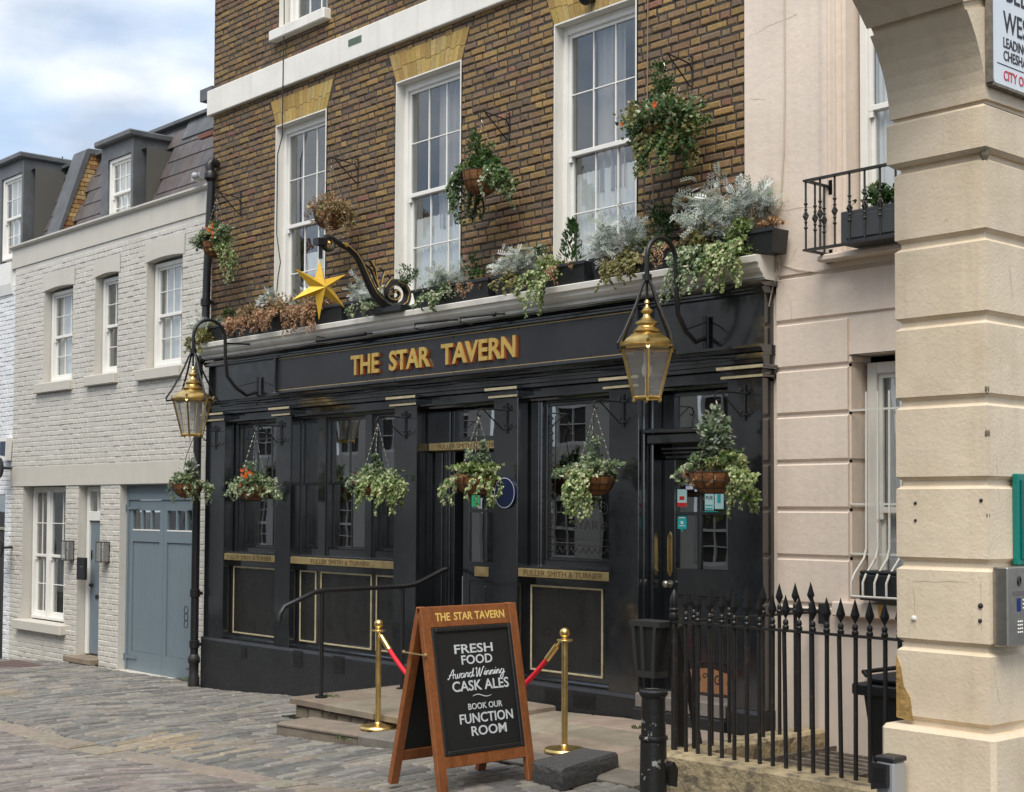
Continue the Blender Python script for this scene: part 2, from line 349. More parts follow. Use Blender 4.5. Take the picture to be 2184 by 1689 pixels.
def vary(c, a=.15):
    k = 1 + random.uniform(-a, a); return tuple(max(0, x * k * (1 + random.uniform(-a * .3, a * .3))) for x in c)
# ------------------------------------------------------------------ lettering
def text_mb(body, w=None, h=None, ext=.002, off=0.0, bevel=0.0, shear=0.0, align='CENTER', space=1.0, res=3, raw=False):
    cu = bpy.data.curves.new('t', 'FONT'); cu.body = body; cu.size = 1; cu.extrude = 0; cu.offset = off; cu.shear = shear; cu.align_x = align; cu.space_character = space; cu.resolution_u = res
    ob = bpy.data.objects.new('t', cu); COL.objects.link(ob)
    cu.extrude = .05; cu.bevel_depth = 0.0
    bpy.context.view_layer.update()
    dg = bpy.context.evaluated_depsgraph_get(); me = bpy.data.meshes.new_from_object(ob.evaluated_get(dg))
    V = [v.co.copy() for v in me.vertices]; Fc = [tuple(p.vertices) for p in me.polygons]
    bpy.data.objects.remove(ob); bpy.data.curves.remove(cu); bpy.data.meshes.remove(me)
    if raw: return [Vector((v.x, v.y, v.z / .05 * ext)) for v in V], Fc
    x0 = min(v.x for v in V); x1 = max(v.x for v in V); y0 = min(v.y for v in V); y1 = max(v.y for v in V)
    cx, cy = (x0 + x1) / 2, (y0 + y1) / 2
    sy = h / (y1 - y0) if h else w / (x1 - x0); sx = w / (x1 - x0) if w else sy
    V = [Vector(((v.x - cx) * sx, (v.y - cy) * sy, v.z / .05 * ext)) for v in V]
    return V, Fc
def place_text(mb, body, origin, ux, uy, col=None, **k):
    V, Fc = text_mb(body, **k); ux = Vector(ux).normalized(); uy = Vector(uy).normalized(); n = ux.cross(uy); o = Vector(origin)
    mb.add([o + ux * v.x + uy * v.y + n * v.z for v in V], Fc, col); return mb
def glyphs(word, w, h, **k):
    '''each letter of a word on its own, scaled together to w x h'''
    def raw(b): return text_mb(b, h=None, w=None, raw=True, align='LEFT', **k)
    full = raw(word); X0, X1 = min(v.x for v in full[0]), max(v.x for v in full[0]); Yb, Yt = min(v.y for v in full[0]), max(v.y for v in full[0])
    out = []
    for i, ch in enumerate(word):
        V, Fc = raw(ch); r = max(v.x for v in raw(word[:i + 1])[0]); dx = r - max(v.x for v in V)
        out.append(([Vector(((v.x + dx - (X0 + X1) / 2) * w / (X1 - X0), (v.y - (Yb + Yt) / 2) * h / (Yt - Yb), v.z)) for v in V], Fc))
    return out
# ------------------------------------------------------------------ foliage
PAL = {
 'ivy': [(.075, .13, .045), (.11, .165, .07), (.20, .25, .13), (.38, .42, .27), (.46, .48, .34), (.05, .09, .035), (.28, .33, .18)],
 'ivy_bright': [(.11, .17, .045), (.19, .26, .08), (.33, .37, .17), (.44, .46, .26), (.07, .115, .035)],
 'sage': [(.09, .14, .075), (.15, .20, .12), (.22, .27, .18), (.32, .36, .25), (.06, .10, .05)],
 'green': [(.03, .07, .018), (.05, .10, .025), (.09, .15, .035), (.04, .085, .02)],
 'conifer': [(.02, .055, .012), (.035, .085, .018), (.06, .12, .03)],
 'silver': [(.36, .40, .36), (.47, .50, .46), (.27, .31, .27), (.56, .59, .55), (.22, .26, .2)],
 'dead': [(.28, .18, .09), (.38, .25, .13), (.18, .115, .06), (.48, .36, .22), (.24, .19, .09)],
 'rust': [(.36, .18, .08), (.44, .26, .13), (.27, .14, .07), (.5, .34, .2)],
 'olive': [(.15, .15, .04), (.22, .20, .07), (.11, .13, .04), (.26, .21, .10)],
 'orange': [(.75, .13, .01), (.80, .20, .015), (.62, .07, .01)],
 'violet': [(.10, .06, .25), (.16, .1, .35)]}
for k_ in ('ivy', 'ivy_bright', 'green', 'sage', 'conifer', 'olive', 'silver'): PAL[k_] = [tuple(min(.7, v * 1.22) for v in c) for c in PAL[k_]]
def leaf(mb, p, d, n, s, kind='ivy', col=(1, 1, 1)):
    d = d.normalized(); sx = d.cross(n)
    if sx.length < 1e-4: sx = d.cross(Vector((1, .3, .2)))
    sx.normalize(); up = sx.cross(d)
    if kind == 'ivy':
        a = p; V = [a, a + sx * (-.48 * s) + d * (.28 * s) - up * .14 * s, a + sx * (-.24 * s) + d * (.6 * s) - up * .05 * s, a + d * s - up * .12 * s,
                    a + sx * (.24 * s) + d * (.6 * s) - up * .05 * s, a + sx * (.48 * s) + d * (.28 * s) - up * .14 * s]
        mb.add(V, [(0, 3, 2, 1), (0, 5, 4, 3)], col)
    elif kind == 'narrow':
        V = [p, p - sx * .21 * s + d * .5 * s, p + d * s - up * .1 * s, p + sx * .21 * s + d * .5 * s]; mb.add(V, [(0, 3, 2, 1)], col)
    elif kind == 'round':
        V = [p, p - sx * .34 * s + d * .3 * s, p - sx * .3 * s + d * .75 * s, p + d * s, p + sx * .3 * s + d * .75 * s, p + sx * .34 * s + d * .3 * s]; mb.add(V, [(0, 3, 2, 1), (0, 5, 4, 3)], col)
    elif kind == 'lacy':
        for t in (.25, .45, .65, .85):
            q = p + d * (t * s) - up * (.25 * t * t * s)
            for sg in (-1, 1):
                e = (d * .6 + sx * sg).normalized(); l_ = .34 * s * (1.15 - abs(t - .55)); V = [q, q + e * l_ * .55 - d * .07 * s, q + e * l_, q + e * l_ * .55 + d * .085 * s]
                mb.add(V, [(0, 1, 2, 3)], col)
        V = [p - sx * .045 * s, p + sx * .045 * s, p + d * s - up * .25 * s]; mb.add(V, [(0, 1, 2)], col)
def rv(): 
    while True:
        v = Vector((random.uniform(-1, 1), random.uniform(-1, 1), random.uniform(-1, 1)))
        if .05 < v.length < 1: return v
def blob(mb, c, r, n, size, pal, kind='ivy', updir=.35, fill=.45, cut=None):
    """leaves through an uneven ellipsoid; clumped so that gaps show"""
    c = Vector(c); n = int(n * 2.0); size *= .92; cl = [rv() for _ in range(max(6, n // 26))]
    cols = [random.choice(PAL[pal]) for _ in cl]
    for i in range(n):
        k = random.randrange(len(cl)); v = cl[k] * random.uniform(fill, 1.0) + rv() * .28
        p = c + Vector((v.x * r[0], v.y * r[1], v.z * r[2]))
        if cut and p.z < cut: continue
        d = Vector((v.x, v.y, v.z * .6 + updir)) + rv() * .9; nn = Vector((v.x, v.y, v.z + .6)) + rv() * .5
        cc = cols[k] if random.random() < .5 else random.choice(PAL[pal])
        leaf(mb, p, d, nn, size * random.uniform(.6, 1.25), kind, vary(cc, .22))
def strand(mb, p, length, n, size, pal, kind='ivy', out=(0, 0, 0), wig=.03, spread=.03):
    p = Vector(p); o = Vector(out); ph = random.uniform(0, 6); n = int(n * 1.7)
    for i in range(n):
        t = i / max(1, n - 1); q = p + o * math.sin(min(1, t * 2.0) * math.pi / 2) + Vector((math.sin(ph + t * 5) * wig, math.cos(ph + t * 4) * wig, -t * length)) + rv() * spread * (1.05 - t * .6)
        d = Vector((0, 0, -.7)) + rv() * .9 + o * .5; leaf(mb, q, d, Vector((0, -1, .4)) + rv() * .6, size * random.uniform(.6, 1.1) * (1.1 - .4 * t), kind, vary(random.choice(PAL[pal]), .22))
# ------------------------------------------------------------------ ground
GX = [(-60, -1.4), (-30, -.78), (-23.4, -.53), (-20, -.345), (-16.5, -.335), (-14.5, -.25), (-12, -.21), (-10, -.105), (-8, -.02), (-5, .05), (0, .1), (30, .1)]
def gz(x, y):
    for (a, za), (b, zb) in zip(GX, GX[1:]):
        if x <= b: t = max(0, (x - a) / (b - a)); z = za + (zb - za) * t; break
    else: z = .1
    z -= .035 * math.exp(-((y + 3.55) / .5) ** 2)
    return z + .012 * math.sin(x * 1.7 + y * 1.1) + .010 * math.sin(y * 2.3 - x * .6)
def pz(x, y): return .1 + .05 * (y + .17) + .03 * min(0, x + 8.9)     # pavement slope
mb = MB()
xs = [-60, -45] + [-34 + i * .6 for i in range(66)] + [12, 30, 60]; ys = [-60, -30, -20] + [-14 + i * .5 for i in range(29)] + [2, 6, 30]
nx = len(xs); V = [(x, y, gz(x, y) - .034) for y in ys for x in xs]
Fc = [(j * nx + i, j * nx + i + 1, (j + 1) * nx + i + 1, (j + 1) * nx + i) for j in range(len(ys) - 1) for i in range(nx - 1)
      if not (-7.0 < xs[i] + .3 < -4.0 and -1.4 < ys[j] + .25 < -.05)]
# (the light well behind the railings is left open)
mb.add(V, Fc); road = struct(mb, 'road', M['joint'])
far = MB(); far.quad((-900, -900, -1.6), (900, -900, -1.6), (900, 900, -1.6), (-900, 900, -1.6)); struct(far, 'ground', M['joint'])
# stone setts: courses run across the mews; the 300 largest in the picture are parts, the rest one mesh
def sett_col(x, y):
    n = math.sin(x * .9 + 1.3) * math.sin(y * 1.3 - .4)
    if y < -3.75: c = random.choice([(.175, .158, .148), (.20, .178, .168), (.185, .172, .160), (.150, .138, .132), (.205, .19, .175), (.18, .17, .168)])
    else: c = random.choice([(.155, .153, .148), (.170, .165, .155), (.185, .176, .160), (.115, .116, .116), (.20, .188, .168), (.135, .134, .130)])
    k_ = random.uniform(.72, 1.18); c = tuple(v * k_ for v in c)
    d = math.exp(-((x + 18.2) / 1.1) ** 2 - ((y + 2.75) / .9) ** 2) + .8 * math.exp(-((x + 12.2) / .9) ** 2 - ((y + 3.0) / .55) ** 2) + .5 * math.exp(-((x + 10.7) / .8) ** 2 - ((y + 2.9) / .3) ** 2)
    if random.random() < d: c = tuple(a * (1 - .6 * d) + b * .6 * d for a, b in zip(c, (.30, .23, .135)))
    return vary(c, .06)
def sett(mb, x0, x1, y0, y1, zf, col, h=.045, j=.006):
    r = lambda a=j: random.uniform(-a, a); b = .013; z = zf((x0 + x1) / 2, (y0 + y1) / 2) + random.uniform(-.006, .006); tx, ty = random.uniform(-.06, .06), random.uniform(-.02, .02)
    gxs = (zf(x1, y0) - zf(x0, y0)) / (x1 - x0); gys = (zf(x0, y1) - zf(x0, y0)) / (y1 - y0)
    xc, yc = (x0 + x1) / 2, (y0 + y1) / 2
    def T(x, y, d): return (x, y, z + (x - xc) * (gxs + tx) + (y - yc) * (gys + ty) - d)
    V = [T(x0 + b + r(), y0 + b + r(), 0), T(x1 - b + r(), y0 + b + r(), 0), T(x1 - b + r(), y1 - b + r(), 0), T(x0 + b + r(), y1 - b + r(), 0),
         T(x0 + r(.003), y0 + r(.003), .017), T(x1 + r(.003), y0 + r(.003), .017), T(x1 + r(.003), y1 + r(.003), .017), T(x0 + r(.003), y1 + r(.003), .017),
         T(x0, y0, h), T(x1, y0, h), T(x1, y1, h), T(x0, y1, h)]
    mb.add(V, [(0, 1, 2, 3), (4, 5, 1, 0), (5, 6, 2, 1), (6, 7, 3, 2), (7, 4, 0, 3), (8, 9, 5, 4), (9, 10, 6, 5), (10, 11, 7, 6), (11, 8, 4, 7)], col)
PAVE_X0, PAVE_Y = -11.85, -2.06
def blocked(x, y):
    if x > PAVE_X0 - .02 and y > PAVE_Y and x < -3.9: return True
    if -7.25 < x and y > -2.03: return True
    if abs(y + 3.55) < .20: return True
    return y > -.12 or (x > -16.9 and y > -.17)
setts = []
x = -30.0
while x < -3.0:
    wd = random.uniform(.10, .14); xc = x + wd / 2
    top_ = PAVE_Y - .015 if xc > PAVE_X0 - .02 else (-.18 if xc > -16.9 else .0)
    for (ya, yb) in ((-8.2, -3.715), (-3.395, top_)):
        y = ya - random.uniform(0, .25)
        while y < yb - .03:
            ln = random.uniform(.20, .42) * (1.15 if ya < -8 else 1); a_, b_ = max(y, ya), min(y + ln, yb); yc = (a_ + b_) / 2
            if b_ - a_ > .05 and inview((xc, yc, gz(xc, yc)), 90): setts.append((x + .0095, x + wd - .0095, a_ + .005, b_ - .005))
            y += ln
    x += wd
# the drain line of long kerb stones beside two rows of setts
x = -30
chan = []
while x < -4:
    ln = random.uniform(.35, .6)
    if inview((x, -3.55, 0), 90): chan.append((x + .006, x + ln - .006, -3.70, -3.41))
    x += ln
def area(s): return proj(((s[0] + s[1]) / 2, (s[2] + s[3]) / 2, 0))[2]
allsetts = [(s, 0) for s in setts] + [(s, 1) for s in chan]
allsetts.sort(key=lambda q: area(q[0]) - 2.0 * q[1])
rest = MB()
for i, (s, k) in enumerate(allsetts):
    xc, yc = (s[0] + s[1]) / 2, (s[2] + s[3]) / 2
    col = sett_col(xc, yc) if not k else vary((.20, .175, .145), .12)
    if i < 300:
        m1 = MB(); sett(m1, *s, gz, col); m1.build('sett', M['sett'], road, (xc, yc, 0))
    else: sett(rest, *s, gz, col)
rest.build('stone_setts', M['sett'], road, (0, 0, 0), kind='stuff')
# ------------------------------------------------------------------ pavement, steps
pv = MB()
X1 = -7.2
for (a, b, c, d) in [(PAVE_X0, -3.9, PAVE_Y, -.1)]:
    n = 12
    for i in range(n):
        xa = a + (X1 - a) * i / n; xb = a + (X1 - a) * (i + 1) / n
        for (ya, yb) in ((c, -1.1), (-1.1, d)):
            pv.quad((xa, ya, pz(xa, ya) - .03), (xb, ya, pz(xb, ya) - .03), (xb, yb, pz(xb, yb) - .03), (xa, yb, pz(xa, yb) - .03))
pave = struct(pv, 'pavement', M['joint'])
fl = [(-11.8, -11.0), (-11.0, -10.1), (-10.1, -9.55), (-9.55, -8.6), (-8.6, -7.9), (-7.9, -7.22)]
rows = [(-1.72, -1.12, 0.0), (-1.11, -.62, .35), (-.61, -.2, .1)]
def slab(x0, x1, y0, y1, zf, th, col, name, parent, m='flag', b=.012, jit=.012):
    g = MB(); n = 3
    j = lambda a=jit: random.uniform(-a, a)
    cx = [x0, x0 + (x1 - x0) * .33 + j(), x0 + (x1 - x0) * .67 + j(), x1]
    top = []; 
    F_ = [(cx[i] + (j(.006)), y0 + (j(.008) if 0 < i < 3 else 0)) for i in range(4)]; B_ = [(cx[i] + j(.006), y1 + (j(.006) if 0 < i < 3 else 0)) for i in range(4)]
    ring = F_ + B_[::-1]
    cxm, cym = (x0 + x1) / 2, (y0 + y1) / 2
    def inn(p): return (p[0] + (b if p[0] < cxm else -b), p[1] + (b if p[1] < cym else -b))
    V = [(*inn(p), zf(*p) + j(.003)) for p in ring] + [(p[0], p[1], zf(*p) - b + j(.003)) for p in ring] + [(p[0], p[1], zf(*p) - th) for p in ring]
    Fc = [tuple(range(8))] + [(8 + i, 8 + (i + 1) % 8, (i + 1) % 8, i) for i in range(8)] + [(16 + i, 16 + (i + 1) % 8, 8 + (i + 1) % 8, 8 + i) for i in range(8)]
    g.add(V, Fc, col); return g.build(name, M[m], parent, (cxm, cym, 0))
for (y0, y1, sh_) in rows:
    x = PAVE_X0 + .02 - sh_
    while x < X1:
        ln = random.uniform(.7, 1.15); a, b_ = max(x, PAVE_X0 + .02), min(x + ln, X1)
        if b_ - a > .12: slab(a + .006, b_ - .006, y0 + .006, y1 - .006, lambda X, Y: pz(X, Y) + .0, .04, vary((.225, .19, .155), .14), 'flagstone', pave)
        x += ln
# kerb: lower step of long granite stones, falling to the road on the left
x = PAVE_X0
for ln, c in ((1.32, (.19, .155, .125)), (1.15, (.16, .15, .135)), (1.2, (.17, .155, .14)), (1.0, (.18, .16, .14))):
    o = slab(x + .004, x + ln - .004, PAVE_Y + .01 * random.random(), -1.735, lambda X, Y: pz(X, Y) + .004, .22, vary(c, .08), 'kerbstone', pave, b=.022)
    x += ln
# upper step before the tavern's left door
st = thing('doorstep', 'broad worn stone step before the recessed tavern door, foot rail standing on it', 'step', (-11.3, -1.0, .05))
def uz(X, Y): return .095 + .012 * (Y + 1.7)
base = MB(); base.box(-12.12, -9.98, -1.64, -.16, -.3, .03, (.13, .115, .095)); base.build('riser_masonry', M['flag'], st)
for i in range(9):
    a = -12.14 + i * .24; k = MB(); k.brick(a + .01, a + .23, -.12, .02, -1.66 - random.uniform(0, .02), .05, .02, vary((.15, .13, .10), .2), jit=.008); k.build('rubble_stone', M['flag'], st)
for (a, b_, c, d) in ((-12.17, -11.55, -1.70, -.92), (-11.54, -10.75, -1.72, -.92), (-10.74, -9.95, -1.71, -.92), (-12.17, -11.1, -.91, -.2), (-11.09, -9.95, -.91, -.2)):
    slab(a + .004, b_ - .004, c, d, uz, .065, vary((.20, .165, .13), .12), 'step_slab', st, b=.014)
# grating and manhole covers
g = MB(); zc = gz(-12.5, -.9) + .008
for i in range(22): g.box(-12.95 + i * .033, -12.95 + i * .033 + .014, -1.25, -.75, zc - .012, zc)
g.box(-12.97, -12.2, -1.27, -1.25, zc - .02, zc + .002); g.box(-12.97, -12.2, -.75, -.73, zc - .02, zc + .002)
solo(g, 'drain_grating', M['iron_worn'], 'small iron drain grating set in the setts left of the stone step', 'drain cover', (-12.6, -1, zc))
c0 = aZ(35, 1436, -.48); g = MB(); g.cbox(c0.x - .75, c0.x + .75, c0.y - .35, c0.y + .35, -.55, gz(c0.x, c0.y) + .012, .008, (.5, .28, .22))
for i in range(6): g.box(c0.x - .7 + i * .25, c0.x - .55 + i * .25, c0.y - .3, c0.y + .3, gz(c0.x, c0.y) + .012, gz(c0.x, c0.y) + .016)
solo(g, 'inspection_cover', mat('red_brown_cover', (.13, .085, .075), .7, nscale=14, namt=.3), 'flat red brown inspection cover in the road before the painted house', 'manhole cover', c0)
# weeds
for i, (px, py, z0) in enumerate(((733, 1578, -.1), (1097, 1590, -.1), (700, 1487, .09), (1368, 1555, .08), (395, 1450, -.3))):
    c = aZ(px, py, z0); g = MB()
    for k in range(26): leaf(g, c + Vector((random.gauss(0, .07), random.gauss(0, .025), 0)), Vector((random.uniform(-1, 1), random.uniform(-1, 1), 1.0)), Vector((0, -1, 0)), .04, 'narrow', vary((.09, .13, .03), .3))
    o = g.build('weed', M['leaf'], None, c); o['kind'] = 'stuff'; o['label'] = ('weeds in the joint below the lower step', 'weeds beside the foot of the granite block', 'weeds at the left corner of the upper step', 'weeds at the pavement joint before the right door', 'weeds at the foot of the drainpipe')[i]
# ------------------------------------------------------------------ generic wall pieces
def wall_face(mb, x0, x1, z0, z1, holes, y, col=(1, 1, 1)):
    xs = sorted({x0, x1, *[max(x0, min(x1, h[0])) for h in holes], *[max(x0, min(x1, h[1])) for h in holes]})
    zs = sorted({z0, z1, *[max(z0, min(z1, h[2])) for h in holes], *[max(z0, min(z1, h[3])) for h in holes]})
    for a, b in zip(xs, xs[1:]):
        for c, d in zip(zs, zs[1:]):
            if b - a < 1e-5 or d - c < 1e-5: continue
            mx_, mz = (a + b) / 2, (c + d) / 2
            if any(h[0] < mx_ < h[1] and h[2] < mz < h[3] for h in holes): continue
            mb.quad((a, y, c), (b, y, c), (b, y, d), (a, y, d), col)
def reveals(mb, h, y0, y1, bottom=True, col=(1, 1, 1), o=0.0):
    a, b, c, d = h; a += o; b -= o; d -= o
    mb.quad((a, y0, c), (a, y0, d), (a, y1, d), (a, y1, c), col); mb.quad((b, y0, c), (b, y1, c), (b, y1, d), (b, y0, d), col)
    mb.quad((a, y0, d), (b, y0, d), (b, y1, d), (a, y1, d), col)
    if bottom: mb.quad((a, y0, c), (a, y1, c), (b, y1, c), (b, y0, c), col)
def lay_bricks(x0, x1, z0, z1, holes, y, course, stretcher, header, colf, jit=.0015, gap=.009, depth=.03, flemish=True, bev=.004, ztop=None):
    """list of (x0,x1,z0,z1,colour) bricks, cut round the holes"""
    out = []; k = 0; z = z0
    while z + course <= z1 + course * .5:
        za, zb = z + gap / 2, min(z + course - gap / 2, z1)
        x = x0 - (0 if k % 2 == 0 else (stretcher + header) / 2) - random.uniform(0, .02); i = 0
        if zb - za > .02:
            while x < x1:
                L_ = (stretcher if i % 2 == 0 else header) if flemish else stretcher
                L_ += random.uniform(-.008, .008)
                segs = [(max(x, x0) + gap / 2, min(x + L_, x1) - gap / 2)]
                for h in holes:
                    if h[2] < (za + zb) / 2 < h[3]:
                        ns = []
                        for a, b in segs:
                            if b <= h[0] or a >= h[1]: ns.append((a, b))
                            else:
                                if a < h[0]: ns.append((a, h[0] - .002))
                                if b > h[1]: ns.append((h[1] + .002, b))
                        segs = ns
                for a, b in segs:
                    if b - a > .025: out.append((a, b, za, zb, colf((a + b) / 2, (za + zb) / 2)))
                x += L_; i += 1
        z += course; k += 1
    return out
def emit_bricks(bl, y, parent, m, name='brick', depth=.03, bev=.004, jit=.002, top=300, view=True, stuff='brickwork', ax='y', cull=True):
    if cull: bl = [b for b in bl if inview(((b[0] + b[1]) / 2, y, (b[2] + b[3]) / 2) if ax == 'y' else (-y, (b[0] + b[1]) / 2, (b[2] + b[3]) / 2), 80)]
    def size(b):
        q = proj(((b[0] + b[1]) / 2, y, (b[2] + b[3]) / 2))[2]; return -(b[1] - b[0]) / q / q if (b[1] - b[0]) > .1 else -(b[1] - b[0]) * .3 / q / q
    bl.sort(key=size); r = MB()
    for i, (a, b, c, d, col) in enumerate(bl):
        if i < top:
            g = MB(); g.brick(a, b, c, d, y + random.uniform(-jit, jit), depth, bev, col, jit); g.build(name, m, parent, ((a + b) / 2, y, (c + d) / 2))
        else: r.brick(a, b, c, d, y + random.uniform(-jit, jit), depth, bev, col, jit)
    if r.v: r.build(stuff, m, parent, None, kind='stuff')
def sash(parent, x0, x1, z0, z1, y, cols, rows, fw=.05, mid=None, m='window_white', glass='glass', bar=.014, back='interior', cur=None, name='window', depth=1.0, panes=True, zb=.07, low_rows=None, cols_low=None):
    """box sash window: outer frame (part) with sashes, panes, curtain as sub-parts. faces -y at y"""
    f = MB(); M_ = M[m]
    f.cbox(x0, x0 + fw, y, y + .09, z0, z1, .006); f.cbox(x1 - fw, x1, y, y + .09, z0, z1, .006)
    f.cbox(x0 + fw, x1 - fw, y, y + .09, z1 - fw, z1, .006); f.cbox(x0 + fw, x1 - fw, y - .015, y + .10, z0, z0 + .05, .006)
    win = f.build(name, M_, parent, ((x0 + x1) / 2, y, z0))
    a, b, c, d = x0 + fw + .001, x1 - fw - .001, z0 + .051, z1 - fw - .001
    mid = mid if mid is not None else (c + d) / 2
    sw = .035
    specs = [(mid - .02, d, y + .03, rows, cols)] if True else []
    if mid > c + .1: specs.append((c, mid + .015, y + .062, low_rows if low_rows is not None else rows, cols_low or cols))
    for (s0, s1, yy, rws, cls) in specs:
        s = MB(); bt = zb if s0 == c else .045
        s.box(a, a + sw, yy, yy + .03, s0, s1); s.box(b - sw, b, yy, yy + .03, s0, s1); s.cbox(a + sw, b - sw, yy - .004, yy + .03, s0, s0 + bt, .004); s.box(a + sw, b - sw, yy, yy + .03, s1 - .035, s1)
        if s0 != c:   # horns
            s.box(a, a + sw, yy + .002, yy + .028, s0 - .05, s0 - .001); s.box(b - sw, b, yy + .002, yy + .028, s0 - .05, s0 - .001)
        gx0, gx1, gz0, gz1 = a + sw, b - sw, s0 + bt, s1 - .035
        for i in range(1, cls): xx = gx0 + (gx1 - gx0) * i / cls; s.cbox(xx - bar / 2, xx + bar / 2, yy + .003, yy + .027, gz0, gz1, .003)
        for i in range(1, rws):
            zz = gz0 + (gz1 - gz0) * i / rws; s.cbox(gx0, gx1, yy + .0045, yy + .0255, zz - bar / 2, zz + bar / 2, .003)
        s.build('sash', M_, win)
        if panes:
            pw, ph = (gx1 - gx0) / cls, (gz1 - gz0) / rws
            g = MB(); g.box(-pw / 2, pw / 2, -.0015, .0015, -ph / 2, ph / 2); me = g.mesh('pane', M[glass])
            for i in range(cls):
                for j in range(rws):
                    inst(me, 'pane', win, (gx0 + pw * (i + .5), yy + .016, gz0 + ph * (j + .5)), (random.uniform(-.006, .006), 0, random.uniform(-.008, .008)))
    r = MB(); R0, R1 = a - .3, b + .3
    r.quad((R0, y + depth, c - .1), (R1, y + depth, c - .1), (R1, y + depth, d + .1), (R0, y + depth, d + .1)); r.quad((R0, y + .095, c - .1), (R0, y + .095, d + .1), (R0, y + depth, d + .1), (R0, y + depth, c - .1))
    r.quad((R1, y + .095, c - .1), (R1, y + depth, c - .1), (R1, y + depth, d + .1), (R1, y + .095, d + .1)); r.quad((R0, y + .095, d + .1), (R1, y + .095, d + .1), (R1, y + depth, d + .1), (R0, y + depth, d + .1)); r.quad((R0, y + .095, c - .1), (R0, y + depth, c - .1), (R1, y + depth, c - .1), (R1, y + .095, c - .1))
    r.build('room_interior', M[back], win)
    if cur:
        for (u0, u1, h0, h1, mm, amp) in cur:   # fractions of width and absolute heights
            g = MB(); xa, xb = a + (b - a) * u0, a + (b - a) * u1; n = max(8, int((xb - xa) / .012)); pts = []
            for i in range(n + 1):
                t = i / n; pts.append((xa + (xb - xa) * t, y + .125 + amp * math.sin(t * (xb - xa) * 95 + math.sin(t * 9) * 2) + amp * .5 * math.sin(t * 23)))
            for (p, q) in zip(pts, pts[1:]): g.quad((p[0], p[1], h0), (q[0], q[1], h0), (q[0], q[1], h1), (p[0], p[1], h1))
            g.build('curtain', M[mm], win, smooth=True)
    return win
# ------------------------------------------------------------------ TAVERN
XL, XR = -16.75, -7.835
pub = thing('tavern_building', 'brown brick tavern with black painted ground floor frontage and tall white sash windows', 'building', (-12.3, 0, 0))
W = [(-15.215, -14.115, 4.08, 6.655), (-12.765, -11.63, 4.08, 6.665), (-10.215, -9.105, 4.08, 6.68)]
W2 = [(-15.17, -14.14, 7.83, 9.6), (-12.74, -11.65, 7.83, 9.6), (-10.2, -9.1, 7.83, 9.6)]
SC0, SC1 = 7.085, 7.42
wl = MB(); wall_face(wl, XL, XR, 3.6, 11, W + W2, .009); wl.quad((XL, .012, 3.6), (XL, .012, 11), (XL, 8, 11), (XL, 8, -.5)); wl.quad((XR, .012, 3.6), (XR, 8, 3.6), (XR, 8, 11), (XR, .012, 11)); wl.quad((XL, .012, 11), (XR, .012, 11), (XR, 8, 11), (XL, 8, 11)); wl.quad((XL, 8, -1), (XL, 8, 11), (XR, 8, 11), (XR, 8, -1))
wall = wl.build('wall', M['mortar'], pub)
def pubcol(x, z):
    t = (x - XL) / (XR - XL)
    r = random.random()
    f = .5 + .5 * math.sin(x * 2.1 + 1.0) * math.sin(z * 2.7 + x * .6)
    if r < .26 + .26 * f: c = random.choice([(.225, .148, .062), (.25, .165, .072), (.20, .132, .060)])
    elif r < .84: c = random.choice([(.178, .120, .066), (.160, .108, .064), (.190, .120, .066), (.150, .105, .068)])
    elif r < .90: c = (.190, .100, .068)
    else: c = random.choice([(.125, .090, .066), (.138, .095, .070)])
    k = .86 + .26 * t
    return vary(tuple(a * k for a in c), .13)
voussoirs = []
VH = [(w_[0] - .13, w_[1] + .13, w_[3], w_[3] + .33) for w_ in W]
bl = lay_bricks(XL, XR, 3.98, 9.6, W + W2 + [(XL - 1, XR + 1, SC0, SC1)], 0, .0765, .228, .115, pubcol, gap=.015)
def in_arch(b):
    xm, zm = (b[0] + b[1]) / 2, (b[2] + b[3]) / 2
    for w_ in W + W2:
        if w_[3] - .01 < zm < w_[3] + .33:
            s_ = .13 * (zm - w_[3]) / .33
            if w_[0] - s_ < xm < w_[1] + s_: return True
    return False
nb = []
for b in bl:
    if in_arch(b): continue
    a, c = b[0], b[1]; zm = (b[2] + b[3]) / 2
    for w_ in W + W2:
        if w_[3] < zm < w_[3] + .33:
            s_ = .13 * (zm - w_[3]) / .33
            if a < w_[0] - s_ < c: c = w_[0] - s_ - .003
            if a < w_[1] + s_ < c: a = w_[1] + s_ + .003
    if c - a > .02: nb.append((a, c, b[2], b[3], b[4]))
emit_bricks(nb, 0, wall, M['brick'], top=300, jit=.005, bev=.009)
